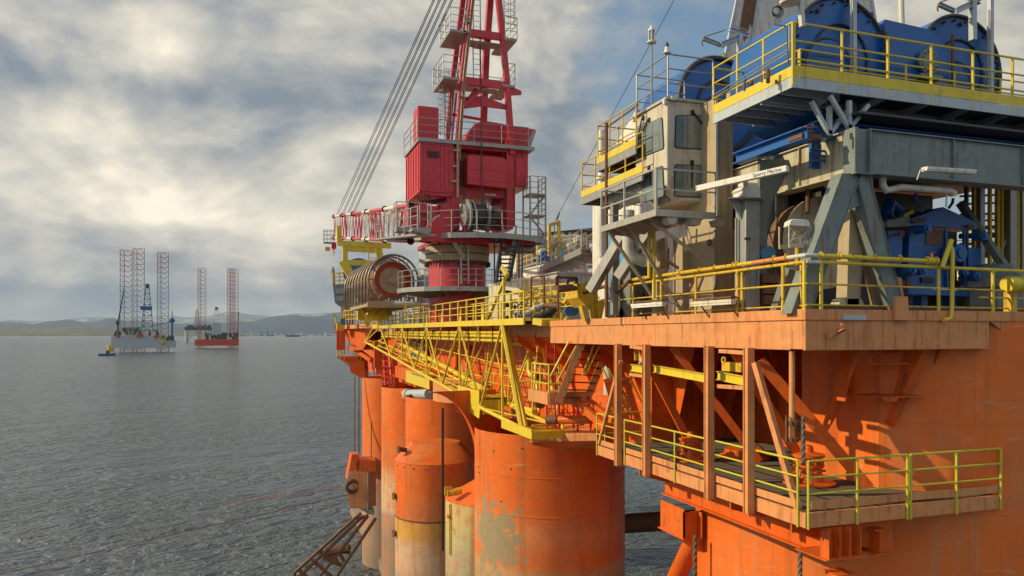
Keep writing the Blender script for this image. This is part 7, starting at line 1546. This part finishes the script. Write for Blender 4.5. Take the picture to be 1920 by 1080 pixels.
# hose reel with ring cage
hx = PT(738, 525, 60); Rr = 47 / F * 60
hr_ = T('hose_reel', 'large caged hose reel with curved metal hoops beside the crane', 'hose reel', (hx.x, hx.y, hx.z - Rr - .6)); ax = V(-.04, 1, 0).normalized()
for k in range(9):
    g = MB(); c_ = hx + ax * (k * 1.55) + V(0, 0, .0); g.ring(c_, ax, Rr, .085, 44, 6, -10, 190); e = c_ + V(Rr*.985, 0, -.15*Rr); e2 = c_ + V(-Rr*.985, 0, -.15*Rr); g.bar(e, e - V(0, 0, Rr*.8), .14, .14); g.bar(e2, e2 - V(0, 0, Rr*.8), .14, .14)
    if k == 0: g.ring(hx, ax, Rr, .085, 24, 6, 190, 350)
    g.build('hoop', m_hoop, hr_)
g = MB()
for i in range(14): a = R(i * 360/14); d = V(math.cos(a), 0, math.sin(a)); g.tube(hx + d * Rr * .72, hx + d * Rr * .99, .05, 6); g.cut()
for i in (0, 2, 4, 6): a = R(i * 30); d = V(math.cos(a), 0, math.sin(a)); g.tube(hx + d * Rr * 1.0, hx + ax * 12 + d * Rr * 1.0, .035, 6); g.cut()
each(g, 'spoke', m_hoop, hr_)
g = MB(); g.ring(hx + ax * .3, ax, Rr * .74, .09, 40, 6); g.build('inner_hoop', m_hoop, hr_)
m_ored = paint('reel_orange', (.42, .07, .02), .45, .1, .2, .2)
g = MB(); g.lathe(hx + ax * .5, [(Rr * .52, 0), (Rr * .80, 0), (Rr * .80, .3), (Rr * .52, .3)], 44, ax); g.build('reel_flange', m_ored, hr_)
g = MB(); g.lathe(hx + ax * .45, [(.05, 0), (Rr * .52, 0), (Rr * .54, .2)], 40, ax); g.tube(hx - ax * .1, hx + ax * .4, .3, 14); g.build('hub', m_tan, hr_)
g = MB(); g.tube(hx + ax * .9, hx + ax * 12, Rr * .7, 32); g.build('hose_pack', m_brown, hr_)
g = MB(); g.box(hx.x - Rr, hx.x + Rr, hx.y, hx.y + 12.5, hx.z - Rr * 1.05, hx.z - Rr * .9); g.box(hx.x - Rr * 1.05, hx.x + Rr, hx.y - .2, hx.y, hx.z - Rr*1.1, hx.z - Rr*.85); g.build('base_frame', m_tan, hr_)
g = MB(); p = PT(815, 495, 62); g.lathe(V(p.x, p.y, 0), [(1.3, DK), (1.3, 7.1), (1.2, 7.2), (.02, 7.3)], 20); one(g, 'grey_silo', m_bgrey, 'grey-blue ribbed vessel top between hose reel and pedestal', 'vessel')
g = MB(); c_ = PT(672, 512, 82); g.tube(c_, c_ + V(1, 3, 0), 1.65, 30); one(g, 'blue_drum', m_far_b, 'big dark blue drum end behind the yellow boom rest leg', 'drum')
q = T('trestle', 'yellow trestle beams under the hose reel and boom rest', 'trestle', PT(690, 600, 66)); f_ = lambda x, y, d=0: PT(x, y, 66 + d); g = MB()
for a, b, w_ in (((684, 574), (690, 604), .4), ((700, 575), (760, 578), .35), ((700, 590), (735, 586), .5), ((712, 578), (712, 605), .4), ((690, 598), (730, 596), .35), ((668, 566), (700, 598), .4)): g.bar(f_(*a), f_(*b), w_); g.cut()
each(g, 'trestle_beam', m_yel, q)
g = MB(); 
for k in range(7): p = f_(690 + k * 6, 592 - (k % 3) * 4, -1); g.tube(p, p + V(.1, .2, .4), .18, 10); g.cut()
each(g, 'roller', m_yelr, q)
# far end of the deck
q = T('lookout_cabin', 'small grey glazed cabin on a post at the far end of the deck', 'control cabin', PT(640, 590, 92)); f_ = lambda x, y, d=0: PT(x, y, 92 + d)
g = MB(); g.prism([f_(624, 534), f_(648, 532), f_(649, 575), f_(640, 577), f_(628, 568)], (.5, 2.5, 0)); g.build('cabin_shell', m_ggrey, q)
g = MB(); g.prism([f_(629, 541, -.2), f_(645, 540, -.2), f_(645, 550, -.2), f_(630, 551, -.2)], (0, .1, 0)); g.cut(); g.prism([f_(630, 556, -.2), f_(644, 555, -.2), f_(644, 565, -.2), f_(631, 564, -.2)], (0, .1, 0)); g.cut(); each(g, 'window', m_glass, q)
g = MB(); g.bar(f_(642, 575), f_(643, 600), .4); g.bar(f_(655, 540, 1), f_(655, 598, 1), 1.2, 1.0); g.build('stand', m_tan, q)
frame_rail(q, [f_(624, 534), f_(650, 532)], 1.4, 2, .7, m_yelr, .06)
rail_thing('guard_rail', 'yellow rails stepping above the far cabin', [PT(636, 534, 93), PT(672, 532, 90)], h=1.6, mids=2, step=.8, r=.05)
g = MB(); g.tube(PT(625, 534, 93), PT(624, 505, 93), .25, 8); g.tube(PT(624, 505, 93), PT(624, 500, 93), .15, 8); one(g, 'ribbed_insulator', m_galv, 'thin grey ribbed mast above the far cabin', 'mast')
# far deck front: pink edge, posts, lower platforms
fe = T('far_mooring_platform', 'red-orange mooring platform hanging at the far corner of the rig', 'work platform', PT(650, 700, 92)); f_ = lambda x, y, d=0: PT(x, y, 92 + d)
g = MB(); g.prism([f_(626, 609), f_(647, 609), f_(646, 621), f_(627, 620)], (1, 4, 0)); g.prism([f_(647, 609), f_(712, 606, -12), f_(712, 614, -12), f_(646, 617)], (.3, .5, 0)); g.build('deck_edge', m_salm, fe)
g = MB(); g.prism([f_(646, 614, .6), f_(690, 610, -5), f_(690, 640, -5), f_(680, 655, -4), f_(650, 640, 1)], (2, 6, 0)); g.build('recess_wall', m_org, fe)
for px in (633, 636, 641, 645): g = MB(); g.bar(f_(px, 620), f_(px, 656), .28); g.build('hanger_post', m_org, fe)
g = MB(); g.prism([f_(630, 668), f_(672, 668), f_(672, 676), f_(652, 677), f_(636, 673)], (2, 5, 0)); g.cut(); g.prism([f_(638, 674), f_(683, 676), f_(683, 692), f_(660, 690)], (1, 4, 0)); g.cut(); g.prism([f_(656, 688), f_(684, 690), f_(684, 711), f_(676, 708), f_(657, 698)], (1, 4, 0)); g.cut(); g.prism([f_(652, 650), f_(698, 650, -4), f_(698, 656, -4), f_(652, 657)], (1, 4, 0)); g.cut(); each(g, 'support_bracket', m_org, fe)
g = MB(); g.bar(f_(668, 655), f_(697, 676, -3), .5, .5); g.cut(); g.bar(f_(650, 622), f_(668, 656), .4, .4); g.cut(); each(g, 'brace', m_org, fe)
frame_rail(fe, [f_(632, 668), f_(646, 674)], 1.5, 3, .45, m_yel, .06); frame_rail(fe, [f_(655, 650), f_(692, 650, -3)], 1.4, 2, .8, m_yelr, .05); frame_rail(fe, [f_(664, 672), f_(676, 676)], 1.4, 2, .5, m_yel, .05)
rail_thing('guard_rail', 'yellow rail along the far deck edge under the hose reel', [PT(644, 607, 88), PT(700, 606, 74)], h=1.5, mids=2, step=1.6, r=.05)
one(MB().bar(PT(640, 603, 87), PT(664, 603, 87), .8, .7), 'blue_skid', m_far_b, 'small blue skid on the far deck edge', 'skid')
g = MB(); g.tube(PT(630, 606, 90), PT(630, 592, 90), .1, 6); g.tube(PT(630, 595, 90), PT(622, 587, 90), .1, 6); g.box(PT(632, 0, 90).x, PT(645, 0, 90).x, PT(632, 0, 90).y, PT(632, 0, 90).y + 1, DK, 1.5); one(g, 'bollard_gear', m_yelr, 'rusty yellow mooring gear on the farthest deck corner', 'mooring gear')
# crowded wall fittings between the far platform and the boom
q = T('hull_fittings', 'red-orange brackets and frames on the hull side near the far column', 'fittings', PT(712, 690, 76)); f_ = lambda x, y, d=0: PT(x, y, 76 + d); g = MB()
for a, b, w_ in (((706, 640), (706, 690), .5), ((713, 652), (713, 690), .35), ((706, 686), (713, 655), .25), ((724, 640), (724, 742), .3), ((740, 650), (740, 750), .5), ((716, 690), (760, 690), .3), ((722, 705), (750, 705), .25)): g.bar(f_(*a), f_(*b), w_); g.cut()
g.prism([f_(705, 690), f_(717, 691), f_(717, 703), f_(705, 700)], (0, 1, 0)); g.cut(); each(g, 'bracket', m_org, q)
# stairs and lower walkway right of the boom
st = T('inclined_stair', 'orange stair with yellow handrails descending under the deck edge', 'stairs', PT(1050, 760, 29)); f_ = lambda x, y, d=0: PT(x, y, 29.5 + d)
g = MB(); g.bar(f_(1092, 640), f_(1047, 755), .1, .3); g.cut(); g.bar(f_(1143, 645, 1), f_(1098, 755, 1), .1, .3); g.cut(); each(g, 'stringer', m_salm, st)
for k in range(8): s_ = (k + .3) / 8; g = MB(); p = mix(f_(1092, 640), f_(1047, 755), s_); q_ = mix(f_(1143, 645, 1), f_(1098, 755, 1), s_); g.bar(p, q_, .24, .05); g.build('tread', m_rust, st)
for (a, b) in (((1068, 638), (1032, 706)), ((1086, 638), (1045, 715)), ((1116, 640), (1092, 705)), ((1128, 640), (1100, 700))): g = MB(); g.tube(f_(*a, .2), f_(*b, .2), .04, 8); g.build('handrail', m_ylg, st)
q = T('stair_landing', 'small orange landing with yellow rails at the foot of the stair', 'landing', PT(1060, 755, 30)); z = PT(1030, 737, 30).z; a = PT(1024, 740, 30); b = PT(1125, 745, 29)
g = MB(); g.box(a.x, b.x, a.y - .3, a.y + 2, z - .1, z - .04); g.box(a.x, b.x, a.y - .36, a.y - .3, z - .45, z + .05); g.box(a.x - .05, a.x, a.y - .3, a.y + 2, z - .45, z + .05); g.build('floor', m_salm, q)
frame_rail(q, [V(a.x, a.y + 1.6, z), V(a.x, a.y - .3, z), V(a.x + .45, a.y - .3, z)], 1.15, 2, .9, m_ylg, .035)
g = MB(); g.bar(PT(1082, 755, 30), PT(1135, 800, 28.5), .2, .3); g.bar(PT(1105, 755, 30), PT(1150, 790, 28.5), .2, .3); each(g, 'support_beam', m_org, q)
q = T('lower_stair', 'second yellow-railed stair slanting down to the mooring platform', 'stairs', PT(1160, 800, 27)); f_ = lambda x, y, d=0: PT(x, y, 28.5 + d)
for (a, b) in (((1130, 690), (1168, 775)), ((1141, 690), (1180, 770)), ((1180, 705), (1206, 760)), ((1188, 700), (1212, 755))): g = MB(); g.tube(f_(*a), f_(*b), .035, 8); g.build('handrail', m_ylg, q)
for k in range(7): s_ = k / 7; g = MB(); g.bar(mix(f_(1138, 715), f_(1165, 800), s_), mix(f_(1172, 712), f_(1200, 800), s_), .22, .05); g.build('tread', m_org, q)
for (a, b) in (((1137, 710), (1167, 808)), ((1172, 708), (1202, 805))): g = MB(); g.bar(f_(*a), f_(*b), .08, .24); g.build('stringer', m_org, q)
lw = T('column_fender', 'orange ledge box projecting from the largest column below the boom end', 'ledge', PT(1060, 830, 33)); f_ = lambda x, y, d=0: PT(x, y, 33 + d)
g = MB(); g.prism([f_(993, 812), f_(1118, 812, -2), f_(1120, 826, -2), f_(993, 829)], (1.2, 3, 0)); g.build('ledge', m_salm, lw); g = MB(); g.prism([f_(998, 829), f_(1118, 827, -2), f_(1118, 841, -2), f_(1055, 845), f_(998, 834)], (1.2, 2.6, 0)); g.build('box_web', m_org, lw)
g = MB(); g.bar(f_(1054, 829, -.05), f_(1054, 843, -.05), .05, .1); g.build('stiffener', m_org, lw)
q = T('fill_pipe', 'rusty-ended orange pipe stub above the ledge by the boom end', 'pipe', PT(1060, 790, 31.5)); g = MB(); g.tube(PT(1034, 787, 32), PT(1110, 787, 30.5), .17, 14); g.build('pipe', m_org, q); g = MB(); g.tube(PT(1026, 787, 32), PT(1046, 787, 31.7), .19, 14); g.ring(PT(1028, 787, 32), (1, .1, 0), .2, .05, 16, 5); g.build('coupling', m_rust, q)
q = T('caged_ladder', 'red ladders and thin frames between the landing and the hull wall', 'ladder', PT(1040, 810, 33.5)); f_ = lambda x, y, d=0: PT(x, y, 33.2 + d)
g = MB(); ladder(g, f_(1033, 812), f_(1033, 645), .4, .03, .35); ladder(g, f_(1062, 812), f_(1062, 755), .7, .035, .4); ladder(g, f_(1095, 812, -1), f_(1095, 745, -1), .6, .035, .4); g.build('ladder', m_red, q)
g = MB(); g.tube(PT(1143, 650, 31), PT(1143, 740, 31), .25, 14); one(g, 'drain_pipe', m_wpipe, 'short pale upright pipe behind the orange stair', 'pipe')
g = MB(); g.tube(PX(976, 645, 13.9), PX(976, 740, 13.9), .03, 6); one(g, 'draught_mark', m_bgrey, 'thin blue-white vertical mark strip on the hull wall', 'mark')
# ================================================================== mooring gear at the far columns
fb = T('mooring_fairlead', 'brown-orange fairlead box on the far column with ropes leading out', 'fairlead', PT(675, 960, 80)); f_ = lambda x, y, d=0: PT(x, y, 80 + d)
g = MB(); g.prism([f_(661, 880), f_(687, 884), f_(687, 954), f_(657, 953), f_(650, 915)], (1.2, 1.2, 0)); g.build('cheek_plate', m_salm, fb)
g = MB(); g.prism([f_(669, 863), f_(705, 863), f_(705, 884), f_(669, 884)], (0, 3, 0)); g.cut(); g.prism([f_(660, 852), f_(674, 852), f_(674, 880), f_(656, 884), f_(651, 900)], (0, 2, 0)); g.cut(); each(g, 'top_box', m_org, fb)
g = MB(); g.ring(f_(661, 912), (0, 1, 0), .62, .22, 20, 8); g.build('sheave', m_rust, fb); g = MB(); g.tube(f_(658, 913, -.3), f_(658, 913, .1), .28, 12); g.cut(); g.tube(f_(690, 885, -.1), f_(690, 955, -.1), .1, 8); g.cut(); g.prism([f_(676, 955), f_(702, 955), f_(702, 966), f_(690, 964)], (0, 1, 0)); g.cut(); each(g, 'pin', m_galv, fb)
rk = T('anchor_rack', 'rusty tubular anchor rack reaching out to the sea from the far column', 'anchor rack', PT(640, 1030, 78)); g = MB(); f_ = lambda x, y, d=0: PT(x, y, 78 + d)
for a, b in (((676, 962), (552, 1074)), ((680, 968), (560, 1082)), ((689, 968), (596, 1085)), ((704, 972), (628, 1085)), ((600, 1034), (606, 1044)), ((598, 1032), (640, 1060)), ((606, 1046), (640, 1060)), ((585, 1050), (626, 1085)), ((612, 1038), (655, 1030)), ((635, 1035), (645, 1052)), ((622, 1040), (632, 1052)), ((552, 1074), (554, 1100)), ((560, 1068), (580, 1085)), ((668, 975), (690, 966))): g.tube(f_(*a), f_(*b), .19, 8); g.cut()
each(g, 'rack_tube', m_rust, rk)
g = MB(); g.tube(PT(612, 1034, 79), PT(655, 1028, 79), .5, 10); g.prism([PT(648, 1024, 79), PT(658, 1026, 79), PT(655, 1045, 79)], (0, .5, 0)); g.build('anchor_shank', m_rust, rk)
def line_(a, b, r_, label, mat): one(MB().tube(a, b, r_, 6), 'mooring_line', mat, label, 'mooring line')
line_(PT(652, 928, 80), PT(-60, 1090, 60), .032, 'dark lower mooring line slanting down to the left over the water', m_rust)
line_(PT(644, 913, 80), PT(426, 944, 76), .03, 'orange-brown upper mooring line running left from the fairlead', m_org)
for px in (665, 673): one(MB().tube(PT(px, 705, 84), PT(px, 855 if px == 665 else 864, 82), .06, 6), 'chain_wire', m_rust, ('left' if px == 665 else 'right') + ' one of two thin vertical wires down to the fairlead box', 'wire')
one(MB().tube(PT(830, 765, 46.5), PT(830, 1032, 46.5), .08, 10), 'hanging_cable', m_black, 'thick black cable hanging in front of the sloped-lid drum', 'cable')
one(MB().tube(PT(696, 790, 81), PT(696, 865, 81), .05, 6), 'thin_wire', m_rust, 'faint thin wire down the farthest column', 'wire')
# a pigeon on the hoist beam
p = PX(1206, 684, XA + .25); q = T('pigeon', 'grey pigeon sitting on the yellow runway beam near its far end', 'bird', p)
g = MB(); vs = []; d = V(-.15, -.95, -.25).normalized(); g.lathe(p + V(0, .12, .10), [(.005, -.2), (.03, -.14), (.055, -.05), (.06, .03), (.045, .09), (.03, .13), (.03, .17), (.02, .2), (.004, .21)], 12, V(.1, -.8, .45)); g.build('body', m_bgrey, q)
g = MB(); g.lathe(p + V(.01, -.06, .21), [(.002, -.03), (.026, -.015), (.03, .0), (.022, .02), (.008, .032), (.003, .055)], 10, V(.1, -.95, -.1)); g.build('head', m_galv, q)
g = MB(); g.prism([p + V(-.05, .1, .12), p + V(-.045, -.02, .15), p + V(-.03, .3, .0)], (.012, 0, .01)); g.cut(); g.tube(p + V(-.02, .05, 0), p + V(-.02, .05, .06), .006, 5); g.cut(); g.tube(p + V(.02, .05, 0), p + V(.02, .05, .06), .006, 5); g.cut(); each(g, 'wing_and_foot', m_dark, q)
# ================================================================== air between here and the far shore
hz = bpy.data.materials.new('haze_air'); hz.use_nodes = True; nt = hz.node_tree; nt.nodes.clear()
o_ = N('ShaderNodeOutputMaterial'); v_ = N('ShaderNodeVolumePrincipled'); v_.inputs['Color'].default_value = (.62, .78, 1.0, 1); v_.inputs['Density'].default_value = 2e-5
L(v_.outputs[0], o_.inputs['Volume'])
struct(MB().box(-40500, 40500, -3500, 45500, SEA - 1, 900), 'haze', hz, 'stuff')
